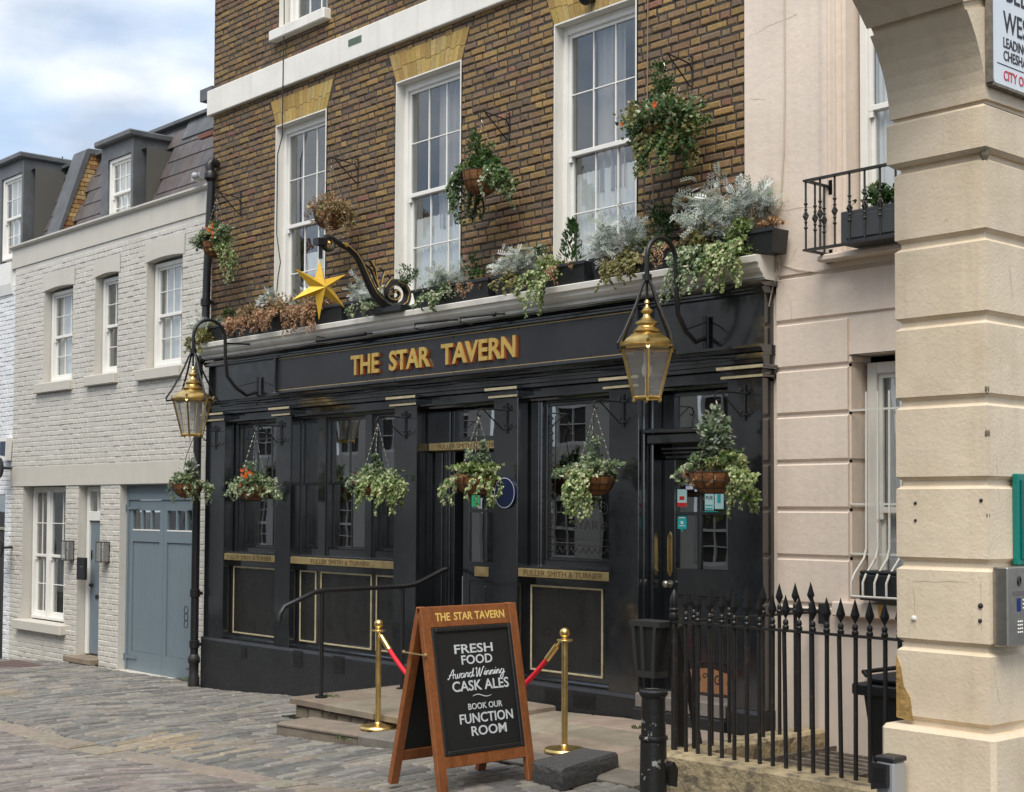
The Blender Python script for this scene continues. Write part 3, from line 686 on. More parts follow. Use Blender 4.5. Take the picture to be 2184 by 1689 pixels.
for wi, w_ in enumerate(W + W2):
    lp = MB(); lp.box(w_[0] - .001, w_[1] + .001, .02, .05, w_[3] + .002, w_[3] + .32); lt = lp.build('flat_arch', M['mortar'], pub, ((w_[0] + w_[1]) / 2, 0, w_[3]))
    n = 15
    for i in range(n):
        for half in (0, 1):
            zz0 = .0 if half == 0 else .165 + random.uniform(-.03, .03); zz1 = .155 + random.uniform(-.03, .02) if half == 0 else .325
            if half == 1: zz0 = zlast + .006
            zlast = zz1
            def xat(t, z): return w_[0] - .13 * z / .33 + ((w_[1] - w_[0]) + .26 * z / .33) * t
            g = MB(); t0, t1 = i / n, (i + 1) / n; e = .0025; yy = -.003 + random.uniform(-.001, .001)
            P_ = [(xat(t0, zz0) + e, zz0), (xat(t1, zz0) - e, zz0), (xat(t1, zz1) - e, zz1), (xat(t0, zz1) + e, zz1)]
            g.prism([(p[0], yy, ) and (p[0], p[1] + w_[3]) for p in P_], 1, yy, .03, vary(random.choice([(.40, .27, .075), (.46, .32, .10), (.36, .235, .07), (.43, .31, .12)]), .12))
            if wi < 3: g.build('brick', M['yellow_brick'], lt)
            else: g.build('brick', M['yellow_brick'], lt) if inview((w_[0], 0, w_[3])) else None
# string course with rounded left end
g = MB(); pr = [(-.055, SC0), (-.062, SC0 + .01), (-.062, SC1 - .012), (-.05, SC1), (.02, SC1), (.02, SC0)]
g.prism(pr, 0, XL - .05, XR); g.build('string_course', M['white_paint'], pub)
g = MB(); v0 = aY(757, 87, -.063)
g.box(v0.x - .13, v0.x + .13, -.066, -.0625, v0.z - .04, v0.z + .04, (.25, .24, .2))
for i in range(6): g.box(v0.x - .12, v0.x + .12, -.069, -.0665, v0.z - .036 + i * .013, v0.z - .031 + i * .013, (.1, .2, .15))
g.build('air_vent', mat('vent', (1, 1, 1), .8, tint=True), pub)
# windows upstairs
for i, w_ in enumerate(W):
    g = MB(); reveals(g, w_, -.004, .30, False, o=.0); 
    # narrow painted edge round the opening
    g.box(w_[0] - .0, w_[0] + .012, -.006, .28, w_[2], w_[3]); g.box(w_[1] - .02, w_[1], -.006, .28, w_[2], w_[3]); g.box(w_[0] + .012, w_[1] - .02, -.006, .28, w_[3] - .015, w_[3]); g.cbox(w_[0], w_[1], -.02, .3, w_[2] - .05, w_[2] + .06, .008)
    g.build('window_reveal', M['white_paint'], pub)
    cs = [[(.30, .95, 4.2, 5.05, 'curtain', .012)], [(.02, 1, 4.2, 5.15, 'curtain', .014)], [(.02, .98, 4.2, 5.22, 'curtain', .015)]][i]
    if i == 1: cs = cs + [(.42, .8, 5.0, 6.6, 'lilac_curtain', .02)]
    if i == 2: cs = cs + [(.32, .72, 5.0, 6.6, 'lilac_curtain', .02)]
    sash(pub, w_[0] + .025, w_[1] - .035, w_[2] + .06, w_[3] - .05, .105, 3, 2, fw=.045, mid=5.40, cur=cs, back='interior')
    g = MB(); g.box(w_[0] + .0125, w_[0] + .0245, .11, .25, w_[2] + .06, w_[3] - .02); g.box(w_[1] - .0345, w_[1] - .0205, .11, .25, w_[2] + .06, w_[3] - .02); g.box(w_[0] + .025, w_[1] - .035, .11, .25, w_[3] - .0495, w_[3] - .016); g.build('window_architrave', M['window_white'], pub)
for i, w_ in enumerate(W2):
    g = MB(); reveals(g, w_, -.004, .28, False); g.cbox(w_[0] - .09, w_[1] + .08, -.10, .2, w_[2] - .13, w_[2] + .002, .012); g.build('window_sill', M['white_paint'], pub)
    sash(pub, w_[0] + .05, w_[1] - .05, w_[2] + .01, w_[3] - .05, .12, 3, 2, fw=.055)
# ------------------------------------------------------------------ ground floor frontage
FX0, FX1 = -16.56, -7.545
PY = -.15; BY = -.02
PIL = [(FX0, -16.087), (-14.904, -14.578), (-12.555, -12.163), (-10.916, -10.558), (-9.314, -8.94), (-7.918, FX1)]
BK = M['black']
g = MB()
g.box(FX0, FX1, PY + .03, .011, 3.13, 3.84)                 # fascia backing
g.build('fascia', BK, pub)
def mould(mb, prof, x0, x1, ends=True, col=(1, 1, 1)):       # prof: list (y,z) outline, extruded along x
    mb.prism(prof, 0, x0, x1, col)
g = MB()
mould(g, [(.0, 3.845), (-.19, 3.845), (-.19, 3.855), (-.21, 3.86), (-.22, 3.885), (-.245, 3.905), (-.27, 3.935), (-.275, 3.965), (-.285, 3.975), (-.305, 3.98), (-.312, 4.03), (-.305, 4.038), (0, 4.055)], FX0 - .02, FX1 + .065)
g.build('cornice', M['white_paint'], pub, smooth=False)
g = MB()
mould(g, [(0, 3.80), (-.16, 3.80), (-.185, 3.79), (-.20, 3.80), (-.24, 3.815), (-.26, 3.834), (0, 3.834)], FX0 - .04, FX1 + .06)
mould(g, [(0, 3.745), (-.128, 3.745), (-.17, 3.75), (-.17, 3.765), (-.185, 3.775), (-.185, 3.799), (0, 3.799)], FX0 - .02, FX1 + .03)
g.build('upper_moulding', BK, pub)
g = MB()
mould(g, [(0, 3.235), (-.15, 3.235), (-.15, 3.25), (-.175, 3.262), (-.18, 3.285), (-.205, 3.295), (-.205, 3.318), (0, 3.318)], FX0 - .01, FX1 + .02)
mould(g, [(0, 3.13), (-.135, 3.13), (-.135, 3.16), (-.148, 3.17), (-.148, 3.2), (-.16, 3.205), (-.16, 3.2345), (0, 3.2345)], FX0 - .005, FX1 + .01)
g.build('lower_moulding', BK, pub)
# head beam over the bays
g = MB(); g.box(FX0, FX1, -.055, .3, 3.02, 3.129); mould(g, [(0, 3.0), (-.075, 3.0), (-.085, 3.018), (-.12, 3.03), (-.12, 3.05), (0, 3.05)], FX0 + .1, FX1 - .1); g.build('head_beam', BK, pub)
PT = .30
for i, (a, b) in enumerate(PIL):
    g = MB(); g.cbox(a, b, PY, .3, -.5 if False else PT, 3.045, .006); p = g.build('pilaster', BK, pub, ((a + b) / 2, PY, PT))
    g = MB(); g.cbox(a - .035, b + .035, PY - .04, 0, 3.045, 3.07, .004); g.cbox(a - .01, b + .01, PY - .015, 0, 3.0701, 3.115, .004); g.cbox(a - .06, b + .06, PY - .07, 0, 3.115, 3.15, .006); g.build('capital', BK, p)
    g = MB(); g.box(a - .036, b + .036, PY - .0425, PY - .0402, 3.047, 3.068); g.box(a - .061, b + .061, PY - .0725, PY - .0702, 3.12, 3.145); g.build('gilt_line', M['pale_gold'], p)
# plinth following the street
def plinth(x0, x1):
    g = MB(); n = 24
    for i in range(n):
        a = x0 + (x1 - x0) * i / n; b = x0 + (x1 - x0) * (i + 1) / n
        g.quad((a, -.17, -.9), (b, -.17, -.9), (b, -.17, PT - .03), (a, -.17, PT - .03))
    g.quad((x0, -.17, PT - .03), (x1, -.17, PT - .03), (x1, -.152, PT + .002), (x0, -.152, PT + .002)); g.quad((x0, -.152, PT + .002), (x1, -.152, PT + .002), (x1, .3, PT + .002), (x0, .3, PT + .002))
    g.quad((x0, .3, -.9), (x0, -.17, -.9), (x0, -.17, PT), (x0, .3, PT)); g.quad((x1, -.17, -.9), (x1, .3, -.9), (x1, .3, PT), (x1, -.17, PT)); return g
pl1 = plinth(FX0 - .02, -12.163).build('plinth', M['black_rough'], pub)
pl2 = plinth(-10.916, -8.94).build('plinth', M['black_rough'], pub)
pl3 = plinth(-7.918, FX1 + .01).build('plinth', M['black_rough'], pub)
for (px, py, w_, h_, par) in ((520, 1392, .14, .15, pl1), (635, 1405, .20, .19, pl1), (722, 1418, .22, .20, pl1), (1185, 1484, .30, .14, pl2), (1245, 1494, .3, .14, pl2)):
    c = aY(px, py, -.17); g = MB(); g.box(c.x - w_ / 2, c.x + w_ / 2, -.173, -.1701, c.z - h_ / 2, c.z + h_ / 2)
    for k in range(6): g.box(c.x - w_ / 2 + .015, c.x + w_ / 2 - .015, -.180, -.1731, c.z - h_ / 2 + .02 + k * (h_ - .03) / 6, c.z - h_ / 2 + .02 + k * (h_ - .03) / 6 + .010)
    g.build('air_brick', M['iron'], par)
def stall(x0, x1, panels, sillL, sillR):
    g = MB(); g.box(x0, x1, BY, BY + .1, PT + .002, 1.28); g.cbox(x0, x1, BY - .06, BY + .05, PT + .0, PT + .035, .01); r = g.build('stall_riser', BK, pub)
    for (a, b, lo, hi) in panels:
        q = MB(); q.box(a + .028, b - .028, BY - .0035, BY - .0002, lo + .028, hi - .028); q.build('panel', M['black_panel'], r)
        q = MB()
        for (u0, u1, v0, v1) in ((a, a + .02, lo, hi), (b - .02, b, lo, hi), (a + .02, b - .02, lo, lo + .02), (a + .02, b - .02, hi - .02, hi)): q.cbox(u0, u1, BY - .018, BY, v0, v1, .005)
        q.build('panel_moulding', M['pale_gold'], r)
        q = MB()
        for (u0, u1, v0, v1) in ((a + .021, a + .034, lo + .021, hi - .021), (b - .034, b - .021, lo + .021, hi - .021), (a + .034, b - .034, lo + .021, lo + .034), (a + .034, b - .034, hi - .034, hi - .021)): q.cbox(u0, u1, BY - .012, BY, v0, v1, .004)
        q.build('inner_moulding', BK, r)
    s = MB(); s.cbox(x0 - .0, x1 + .0, PY + .01, .1, 1.292, 1.375, .005); sp = s.build('brass_sill', M['brass_plate'], pub)
    t = MB(); n = (x1 - x0)
    place_text(t, 'FULLER SMITH & TURNER', ((x0 + x1) / 2, PY + .0085, 1.333), (1, 0, 0), (0, 0, 1), w=min(n * .86, 1.15), h=.052, ext=.0012)
    t.build('engraved_lettering', mat('engraving', (.16, .11, .05), .5, metal=.5), sp)
    s = MB(); s.cbox(x0, x1, PY + .02, .14, 1.3755, 1.40, .006); s.build('sill_board', BK, sp)
stall(-16.087, -14.904, [(-16.035, -14.97, .375, 1.215)], 0, 0)
stall(-14.578, -12.555, [(-14.53, -14.19, .375, 1.215), (-14.10, -13.10, .375, 1.215), (-13.02, -12.66, .375, 1.215)], 0, 0)
stall(-10.558, -9.314, [(-10.49, -9.50, .385, 1.215)], 0, 0)
# ground floor windows
def pubwin(x0, x1, z0, z1, y, lights, glass='glass_dark'):
    g = MB()
    g.box(x0, x1, y - .03, y + .05, z1, 3.03); g.box(x0, x1, y - .03, y + .05, 1.375, z0)
    edges = [x0] + [v for l_ in lights for v in l_[:2]] + [x1]
    for a, b in zip(edges[0::2], edges[1::2]):
        g.cbox(a, b, y - .05, y + .05, 1.376, 3.02, .012)
        if b - a > .10: g.cbox(a + .02, b - .02, y - .065, y - .049, 1.38, 3.01, .01)
    wn = g.build('window', BK, pub, ((x0 + x1) / 2, y, z0))
    for (a, b, cols, mid) in lights:
        for (s0, s1, yy) in (((mid - .018, z1, y), (z0, mid + .018, y + .03)) if mid else ((z0, z1, y),)):
            s = MB(); s.cbox(a, a + .03, yy, yy + .025, s0, s1, .004); s.cbox(b - .03, b, yy, yy + .025, s0, s1, .004); s.cbox(a + .03, b - .03, yy, yy + .025, s0, s0 + .036, .004); s.cbox(a + .03, b - .03, yy, yy + .025, s1 - .036, s1, .004)
            for k in range(1, cols): xx = a + (b - a) * k / cols; s.box(xx - .008, xx + .008, yy + .003, yy + .022, s0 + .036, s1 - .036)
            if cols == 3 and s1 == z1: s.box(a + .03, b - .03, yy + .004, yy + .021, s1 - .19, s1 - .176)
            s.build('sash', BK, wn)
            for k in range(cols):
                pa, pb = a + .03 + (b - a - .06) * k / cols, a + .03 + (b - a - .06) * (k + 1) / cols
                q = MB(); q.box(pa, pb, yy + .012, yy + .015, s0 + .036, s1 - .036); q.build('pane', M[glass], wn)
        # inner blind edge seen through the glass
        q = MB(); q.box(a + .02, a + .10, y + .16, y + .17, z0, z1); q.build('shutter_edge', mat('beige_shutter', (.30, .26, .20), .7), wn)
    r = MB(); dd = y + 1.6; R0, R1 = x0 - .1, x1 + .1
    r.quad((R0, dd, 1.2), (R1, dd, 1.2), (R1, dd, 3.1), (R0, dd, 3.1)); r.quad((R0, y + .06, 1.2), (R0, y + .06, 3.1), (R0, dd, 3.1), (R0, dd, 1.2)); r.quad((R1, y + .06, 1.2), (R1, dd, 1.2), (R1, dd, 3.1), (R1, y + .06, 3.1)); r.quad((R0, y + .06, 3.1), (R1, y + .06, 3.1), (R1, dd, 3.1), (R0, dd, 3.1)); r.quad((R0, y + .06, 1.2), (R0, dd, 1.2), (R1, dd, 1.2), (R1, y + .06, 1.2))
    r.build('room_interior', M['interior'], wn); return wn
pubwin(-16.087, -14.904, 1.45, 2.99, .06, [(-15.98, -15.0, 3, 2.24)])
pubwin(-14.578, -12.555, 1.47, 2.99, .04, [(-14.56, -14.20, 1, 2.24), (-14.01, -13.28, 2, 2.24), (-13.11, -12.68, 1, 2.24)])
ew = pubwin(-10.558, -9.314, 1.45, 2.985, .07, [(-10.40, -9.40, 1, None)])
# etched decoration on the big pane
EY = .081; e = MB()
for x0 in (-10.355,):
    for k in range(20):
        z0 = 1.50 + k * .072
        if z0 > 2.82: break
        e.prism([(x0, z0), (x0 + .07, z0 + .036), (x0, z0 + .072), (x0 - .0, z0 + .060), (x0 + .052, z0 + .036), (x0, z0 + .012)], 1, EY - .002, EY - .0005)
    e.box(x0 + .085, x0 + .092, EY - .002, EY - .0005, 1.5, 2.86); e.box(x0 - .012, x0 - .006, EY - .002, EY - .0005, 1.5, 2.86)
    e.box(x0, -9.44, EY - .002, EY - .0005, 1.60, 1.606); e.box(x0, -9.44, EY - .002, EY - .0005, 1.66, 1.664)
for k in range(10): xx = -10.24 + k * .08; e.prism([(xx, 1.53), (xx + .04, 1.59), (xx + .08, 1.53), (xx + .07, 1.53), (xx + .04, 1.575), (xx + .01, 1.53)], 1, EY - .002, EY - .0005)
def curl(mb, c, r, turns, y, flip=1, wd=.008):
    pts = []
    for i in range(26):
        a = i / 25 * turns * 2 * math.pi; rr = r * (1 - i / 30); pts.append(Vector((c[0] + flip * rr * math.cos(a), 0, c[1] + rr * math.sin(a))))
    for p, q in zip(pts, pts[1:]):
        d = (q - p).normalized(); n = Vector((-d.z, 0, d.x)) * wd / 2
        mb.quad(*[(v.x, y, v.z) for v in (p - n, q - n, q + n, p + n)])
for (cx_, cz_, r_, fl_) in ((-10.13, 1.95, .07, 1), (-9.60, 1.95, .07, -1), (-10.13, 1.78, .05, -1), (-9.60, 1.78, .05, 1), (-10.08, 2.2, .06, 1), (-9.62, 2.2, .06, -1), (-9.86, 2.02, .045, 1), (-9.95, 2.1, .05, -1), (-9.78, 2.1, .05, 1)): curl(e, (cx_, cz_), r_, 1.6, EY - .002, fl_)
place_text(e, 'THE', (-9.87, EY - .001, 2.26), (1, 0, 0), (0, 0, 1), w=.26, h=.085, ext=.0008)
place_text(e, 'STAR', (-9.85, EY - .001, 1.80), (1, 0, 0), (0, 0, 1), w=.34, h=.085, ext=.0008)
e.build('etched_ornament', M['etch_dark'], ew)
e = MB(); e.box(-10.37, -9.43, EY + .004, EY + .007, 1.48, 2.42); e.build('frosted_lower_glass', glassmat('frosted', (.30, .30, .285), 1.5, 1.0, .35), ew)
e = MB()
for zz in (2.08, 1.86, 1.63): e.box(-10.37, -9.43, .12, .128, zz, zz + .012)
e.build('blind_rail', M['etch'], ew)
# ------------------------------------------------------------------ left door in its lobby
LX0, LX1 = -12.163, -10.916; DY = .14
g = MB(); g.box(LX0, LX0 + .30, DY, DY + .10, .3, 2.55); g.box(LX1 - .1, LX1, DY, DY + .1, .3, 2.55); g.box(LX0, LX1, DY, DY + .1, 2.62, 2.70); g.box(LX0, LX1, DY, DY + .1, 2.98, 3.03); g.box(LX0, LX0 + .36, DY, DY + .1, 2.70, 2.98)
for i in range(4): g.cbox(LX0 + .06 + i * .065, LX0 + .10 + i * .065, DY - .02 + .012 * (i % 2), DY, .3, 2.98 if i > 1 else 2.55, .006)
g.quad((LX0, PY, 3.02), (LX1, PY, 3.02), (LX1, DY, 3.02), (LX0, DY, 3.02))
g.build('door_frame', BK, pub)
def door(x0, x1, y, z0, z1, panes, mats, label=None):
    g = MB(); st_ = .105
    return g
g = MB(); a, b, z0, z1 = -11.75, -10.95, .42, 2.54; y = DY + .015
g.cbox(a, a + .10, y, y + .045, z0, z1, .005); g.cbox(b - .1, b, y, y + .045, z0, z1, .005); g.cbox(a + .1, b - .1, y, y + .045, z1 - .12, z1, .005); g.cbox(a + .1, b - .1, y, y + .045, 1.20, 1.40, .005); g.cbox(a + .1, b - .1, y, y + .045, z0, .62, .005)
g.box(a + .1, b - .1, y + .012, y + .04, .62, 1.20); g.cbox(a + .33, a + .375, y + .002, y + .043, 1.4, z1 - .12, .004); g.cbox(a + .1, b - .1, y + .003, y + .042, 1.91, 1.95, .004)
for (u0, u1) in ((a + .13, a + .36), (a + .42, b - .13)): g.cbox(u0, u1, y + .004, y + .013, .68, 1.15, .006)
d1 = g.build('door', BK, pub, (a, y, z0))
for (u0, u1) in ((a + .1, a + .33), (a + .375, b - .1)):
    for (v0, v1) in ((1.4, 1.91), (1.95, 2.42)): q = MB(); q.box(u0, u1, y + .02, y + .024, v0, v1); q.build('pane', M['glass_dark'], d1)
q = MB(); q.box(a + .1, b - .1, y + .06, y + .065, 1.4, 2.42); q.build('door_curtain', mat('grey_green_blind', (.10, .11, .10), .8), d1)
q = MB(); q.cbox(a + .20, a + .42, y - .012, y, 1.25, 1.35, .004); q.build('letterbox', M['brass_plate'], d1)
q = MB(); q.cbox(a + .225, a + .395, y - .016, y - .0125, 1.275, 1.325, .002); q.build('letterbox_flap', M['brass_plate'], d1)
q = MB(); q.box(a + .12, a + .25, y + .015, y + .0195, 1.97, 2.12); q.build('sticker', M['sticker_green'], d1)
q = MB(); q.box(LX0 + .36, LX1, DY + .03, DY + .034, 2.70, 2.98); q.build('fanlight', M['glass_dark'], pub)
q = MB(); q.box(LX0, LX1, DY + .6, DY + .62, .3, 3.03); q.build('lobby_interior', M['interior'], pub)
q = MB(); q.prism([(DY - .13, 2.565), (DY - .10, 2.555), (DY, 2.555), (DY, 2.64), (DY - .13, 2.64)], 0, LX0 + .01, LX1); bs = q.build('brass_lintel_plate', M['brass_plate'], pub)
q = MB(); place_text(q, 'FULLER SMITH & TURNER', (-11.50, DY - .1312, 2.602), (1, 0, 0), (0, 0, 1), w=.98, h=.048, ext=.0012); q.build('engraved_lettering', mat('engraving_dark', (.10, .075, .035), .5, metal=.4), bs)
g = MB(); g.cbox(LX0 + .002, LX1 - .002, -.155, DY + .1, -.2, .26, .01, (.16, .14, .12)); g.cbox(LX0 + .002, LX1 - .002, -.02, DY + .1, .261, .41, .01, (.15, .13, .11)); g.build('threshold_step', M['flag'], pub)
# ------------------------------------------------------------------ right door
RX0, RX1 = -8.94, -7.918; DY = .10
g = MB(); g.box(RX0, RX0 + .07, DY, DY + .1, .2, 3.02); g.box(RX1 - .03, RX1, DY, DY + .1, .2, 3.02)
g.cbox(RX0 - .06, RX0 + .02, -.10, .1, .25, 3.0, .01); g.cbox(RX0 + .021, RX0 + .06, -.03, .1, .25, 3.0, .01)
g.box(RX0, RX1, DY, DY + .1, 2.96, 3.03)
g.cbox(RX0 + .02, RX1, -.12, DY + .1, 2.625, 2.665, .008); g.cbox(RX0 + .04, RX1, -.09, DY + .1, 2.53, 2.62, .01)
g.cbox(RX0 + .18, RX1, -.05, DY + .1, 2.475, 2.50, .005); g.cbox(RX0 + .18, RX1, -.03, DY + .1, 2.44, 2.465, .005); g.cbox(RX0 + .18, RX1, .0, DY + .1, 2.40, 2.43, .005)
g.box(RX0 + .07, RX0 + .2, DY, DY + .08, 2.66, 2.96)
g.build('door_frame', BK, pub)
a, b, z0, z1 = -8.87, -7.945, .335, 2.40; y = DY + .012
g = MB(); g.cbox(a, a + .13, y, y + .05, z0, z1, .005); g.cbox(b - .1, b, y, y + .05, z0, z1, .005); g.cbox(a + .13, b - .1, y, y + .05, z1 - .14, z1, .005); g.cbox(a + .13, b - .1, y, y + .05, 1.19, 1.43, .005); g.cbox(a + .13, b - .1, y, y + .05, z0, .56, .005)
g.box(a + .13, b - .1, y + .012, y + .04, .56, 1.19); g.cbox(a + .385, a + .43, y + .002, y + .048, 1.43, z1 - .14, .004); g.cbox(a + .13, b - .1, y + .003, y + .046, 1.90, 1.93, .004)
for (u0, u1) in ((a + .16, a + .42), (a + .47, b - .13)): g.cbox(u0, u1, y + .004, y + .013, .62, 1.13, .006)
for zz in (1.16, 1.18, .58, .60): g.cbox(a + .14, b - .12, y - .006, y, zz, zz + .007, .002)
d2 = g.build('door', BK, pub, (a, y, z0))
for (u0, u1) in ((a + .13, a + .385), (a + .43, b - .1)):
    for (v0, v1) in ((1.43, 1.90), (1.93, 2.26)): q = MB(); q.box(u0, u1, y + .02, y + .024, v0, v1); q.build('pane', M['glass_dark'], d2)
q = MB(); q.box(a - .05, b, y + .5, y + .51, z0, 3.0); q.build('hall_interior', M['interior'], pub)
q = MB(); q.box(RX0 + .2, RX1, DY + .03, DY + .034, 2.665, 2.96); q.build('fanlight', M['glass_dark'], pub)
def fretplate(mb):
    x0, x1, z0_, z1_ = a + .045, a + .10, 1.40, 1.70
    mb.cbox(x0, x0 + .006, y - .008, y, z0_, z1_, .002); mb.cbox(x1 - .006, x1, y - .008, y, z0_, z1_, .002); 
    for k in range(13): z = z0_ + k * .0225; mb.tube([(x0 + .004, y - .004, z), (x1 - .004, y - .004, z + .028)], .003, 5)
    for k in range(13): z = z0_ + k * .0225; mb.tube([(x1 - .004, y - .004, z), (x0 + .004, y - .004, z + .028)], .003, 5)
    for (zz, s_) in ((z1_, 1), (z0_, -1)): mb.prism([(x0, zz), (x1, zz), (x1 - .008, zz + s_ * .022), ((x0 + x1) / 2, zz + s_ * .05), (x0 + .008, zz + s_ * .022)], 1, y - .008, y)
q = MB(); fretplate(q); q.build('push_plate', M['brass'], d2)
q = MB(); q.tube([(a + .07, y, 1.285), (a + .07, y - .045, 1.285)], .012, 10); q.sphere((a + .07, y - .065, 1.285), .034, 14, 10, sc=(1, .7, 1)); q.tube([(a + .07, y - .008, 1.285), (a + .07, y, 1.285)], .036, 16); q.build('door_knob', M['steel'], d2, smooth=True)
q = MB(); q.box(a + .20, b - .1, y - .004, y - .0005, .36, .50); q.prism([(a + .20, .5), (b - .1, .5), (b - .16, .535), (b - .3, .56), ((a + b) / 2 + .1, .575), (a + .38, .56), (a + .25, .53)], 1, y - .004, y - .0005); kp = q.build('kick_plate', M['copper'], d2)
q = MB(); cxm = (a + b) / 2 + .05
for s_ in (-1, 1): curl(q, (cxm + s_ * .12, .47), .055, 1.2, y - .0052, s_, .014); curl(q, (cxm + s_ * .03, .50), .03, 1.1, y - .0054, -s_, .01); curl(q, (cxm + s_ * .27, .45), .05, .5, y - .0056, -s_, .014)
q.build('scroll_ornament', M['ink'], kp)
def sticker(px, py, w_, h_, m, extra=None):
    c = aY(px, py, y + .018); q = MB(); q.box(c.x - w_ / 2, c.x + w_ / 2, y + .016, y + .0195, c.z - h_ / 2, c.z + h_ / 2); o = q.build('sticker', M[m], d2); 
    if extra:
        q = MB()
        for (dx, dz, ww, hh) in extra[1]: q.box(c.x + dx * w_ - ww * w_ / 2, c.x + dx * w_ + ww * w_ / 2, y + .013, y + .0158, c.z + dz * h_ - hh * h_ / 2, c.z + dz * h_ + hh * h_ / 2)
        q.build('sticker_print', M[extra[0]], d2)
    return c
sticker(1455, 1062, .11, .155, 'sticker_pale', ('sticker_red', [(0, -.38, 1, .22), (0, .0, .5, .2)]))
sticker(1471, 1030, .10, .12, 'sticker_blue', ('sticker_white', [(0, -.1, .7, .12), (0, -.35, .8, .25)]))
sticker(1490, 1036, .09, .10, 'sticker_white')
c = sticker(1513, 1070, .10, .15, 'sticker_pale', ('sticker_teal', [(0, -.4, .8, .08), (0, -.2, .8, .05)]))
q = MB(); place_text(q, 'PUB', (c.x, y + .0145, c.z + .035), (1, 0, 0), (0, 0, 1), w=.075, h=.03, ext=.001); q.build('sticker_print', M['ink'], d2)
sticker(1534, 1067, .10, .15, 'sticker_pale', ('sticker_teal', [(0, .1, .35, .5)]))
sticker(1516, 1094, .16, .03, 'sticker_teal')
c = sticker(1455, 1113, .105, .125, 'sticker_teal', ('sticker_white', [(0, .3, .7, .08), (0, -.05, .25, .2), (0, -.28, .6, .06)]))
q = MB(); q.prism([(c.x - .015, c.z - .06), (c.x + .015, c.z - .06), (c.x, c.z - .095)], 1, y + .016, y + .0195); q.build('sticker', M['sticker_teal'], d2)
g = MB(); g.cbox(RX0 + .0, RX1, -.20, DY + .1, .20, .33, .012, (.17, .155, .14)); g.build('door_sill', M['flag'], pub)
g = MB(); g.cbox(RX0 - .01, RX1 + .01, -.22, DY, -.2, .199, .012); g.build('step_riser', M['black_rough'], pub)
# ------------------------------------------------------------------ fascia sign
sg = thing('pub_sign', 'long black fascia sign reading THE STAR TAVERN in raised gold capitals', 'sign', (-11.87, -.19, 3.33))
SX0, SX1, SZ0, SZ1 = -14.80, -8.93, 3.335, 3.735
g = MB(); g.box(SX0, SX1, -.20, -.12, SZ0, SZ1); g.build('board', M['sign_face'], sg)
g = MB()
for (u0, u1, v0, v1) in ((SX0, SX1, SZ1 - .0, SZ1 + .025), (SX0 - .03, SX0, SZ0 - .01, SZ1 + .025), (SX1, SX1 + .05, SZ0 - .01, SZ1 + .025), (SX0 - .03, SX1 + .05, SZ0 - .018, SZ0 - .006)): g.cbox(u0, u1, -.235, -.12, v0, v1, .004)
g.prism([(-.203, SZ0 + .012), (-.203, SZ0 - .006), (-.262, SZ0 - .030), (-.262, SZ0 - .022)], 0, SX0 - .03, SX1 + .05)
g.build('sign_frame', BK, sg)
g = MB(); g.box(SX0 + .02, SX1 - .02, -.203, -.2001, SZ1 - .016, SZ1 - .008); g.box(SX0 + .02, SX1 - .02, -.203, -.2001, SZ0 + .008, SZ0 + .016); g.build('gilt_line', M['gold_line'], sg)
words = [('THE', -13.265, -12.81), ('STAR', -12.62, -11.93), ('TAVERN', -11.73, -10.515)]
wx = [aY(752, 781, -.2).x, aY(812, 775, -.2).x, aY(834, 770, -.2).x, aY(921, 762, -.2).x, aY(945, 755, -.2).x, aY(1104, 738, -.2).x]
for i, wd_ in enumerate(('THE', 'STAR', 'TAVERN')):
    a_, b_ = wx[2 * i], wx[2 * i + 1]; xc_ = (a_ + b_) / 2
    for V_, F_ in glyphs(wd_, b_ - a_, .218, ext=.008, off=.026):
        g1 = MB(); g1.add([(xc_ + v.x, -.222 - v.z, 3.535 + v.y) for v in V_], F_); lt_ = g1.build('letter', M['gold'], sg)
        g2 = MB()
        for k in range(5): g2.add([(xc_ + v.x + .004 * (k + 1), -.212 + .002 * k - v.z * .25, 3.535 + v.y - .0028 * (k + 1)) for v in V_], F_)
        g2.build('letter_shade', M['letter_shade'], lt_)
g = MB()
for k in range(12):
    for zz in (SZ1 - .03, SZ0 + .03): x = SX0 + .3 + k * .5; g.tube([(x, -.2, zz), (x, -.206, zz)], .008, 8)
g.build('screw', M['iron'], sg)
# blue plaque on the fourth pilaster
c = aY(1077, 1051, -.165); g = MB(); g.tube([(c.x, -.15, c.z), (c.x, -.172, c.z)], .158, 40); pq = solo(g, 'plaque', M['navy'], 'round dark blue plaque on the black pilaster right of the recessed door', 'plaque', (c.x, -.15, c.z))
g = MB(); n = 40
for k in range(n):
    a0, a1 = 2 * math.pi * k / n, 2 * math.pi * (k + 1) / n
    g.quad(*[(c.x + r_ * math.cos(t), -.1735, c.z + r_ * math.sin(t)) for r_, t in ((.143, a0), (.149, a0), (.149, a1), (.143, a1))])
g.build('rim_line', M['enamel'], pq)
# ------------------------------------------------------------------ painted mews house
HY = .05
hs = thing('painted_house', 'low pale grey painted brick mews house with slate mansard roof and blue garage doors', 'building', (-20, HY, 0))
HX0, HX1 = -23.13, -16.78
HW = [(-22.0, -20.965, 3.86, 5.37, 3), (-20.215, -19.47, 3.87, 5.385, 2), (-18.61, -17.595, 3.85, 5.41, 4)]
GW = (-22.67, -21.10, .14, 2.27); DW = (-20.66, -19.93, -.36, 2.26); GA = (-19.31, -17.24, -.42, 2.262)
holes = [h[:4] for h in HW] + [GW, DW, GA]
band = (HX0 - .05, HX1 + .1, 2.275, 2.575)
g = MB(); wall_face(g, HX0, HX1, -1, 5.85, holes, HY + .006)
hw = g.build('wall', M['painted_brick'], hs)
arches = [(h[0] - .06, h[1] + .06, h[3], h[3] + .24) for h in HW]
def pbc(x, z): return (1, 1, 1)
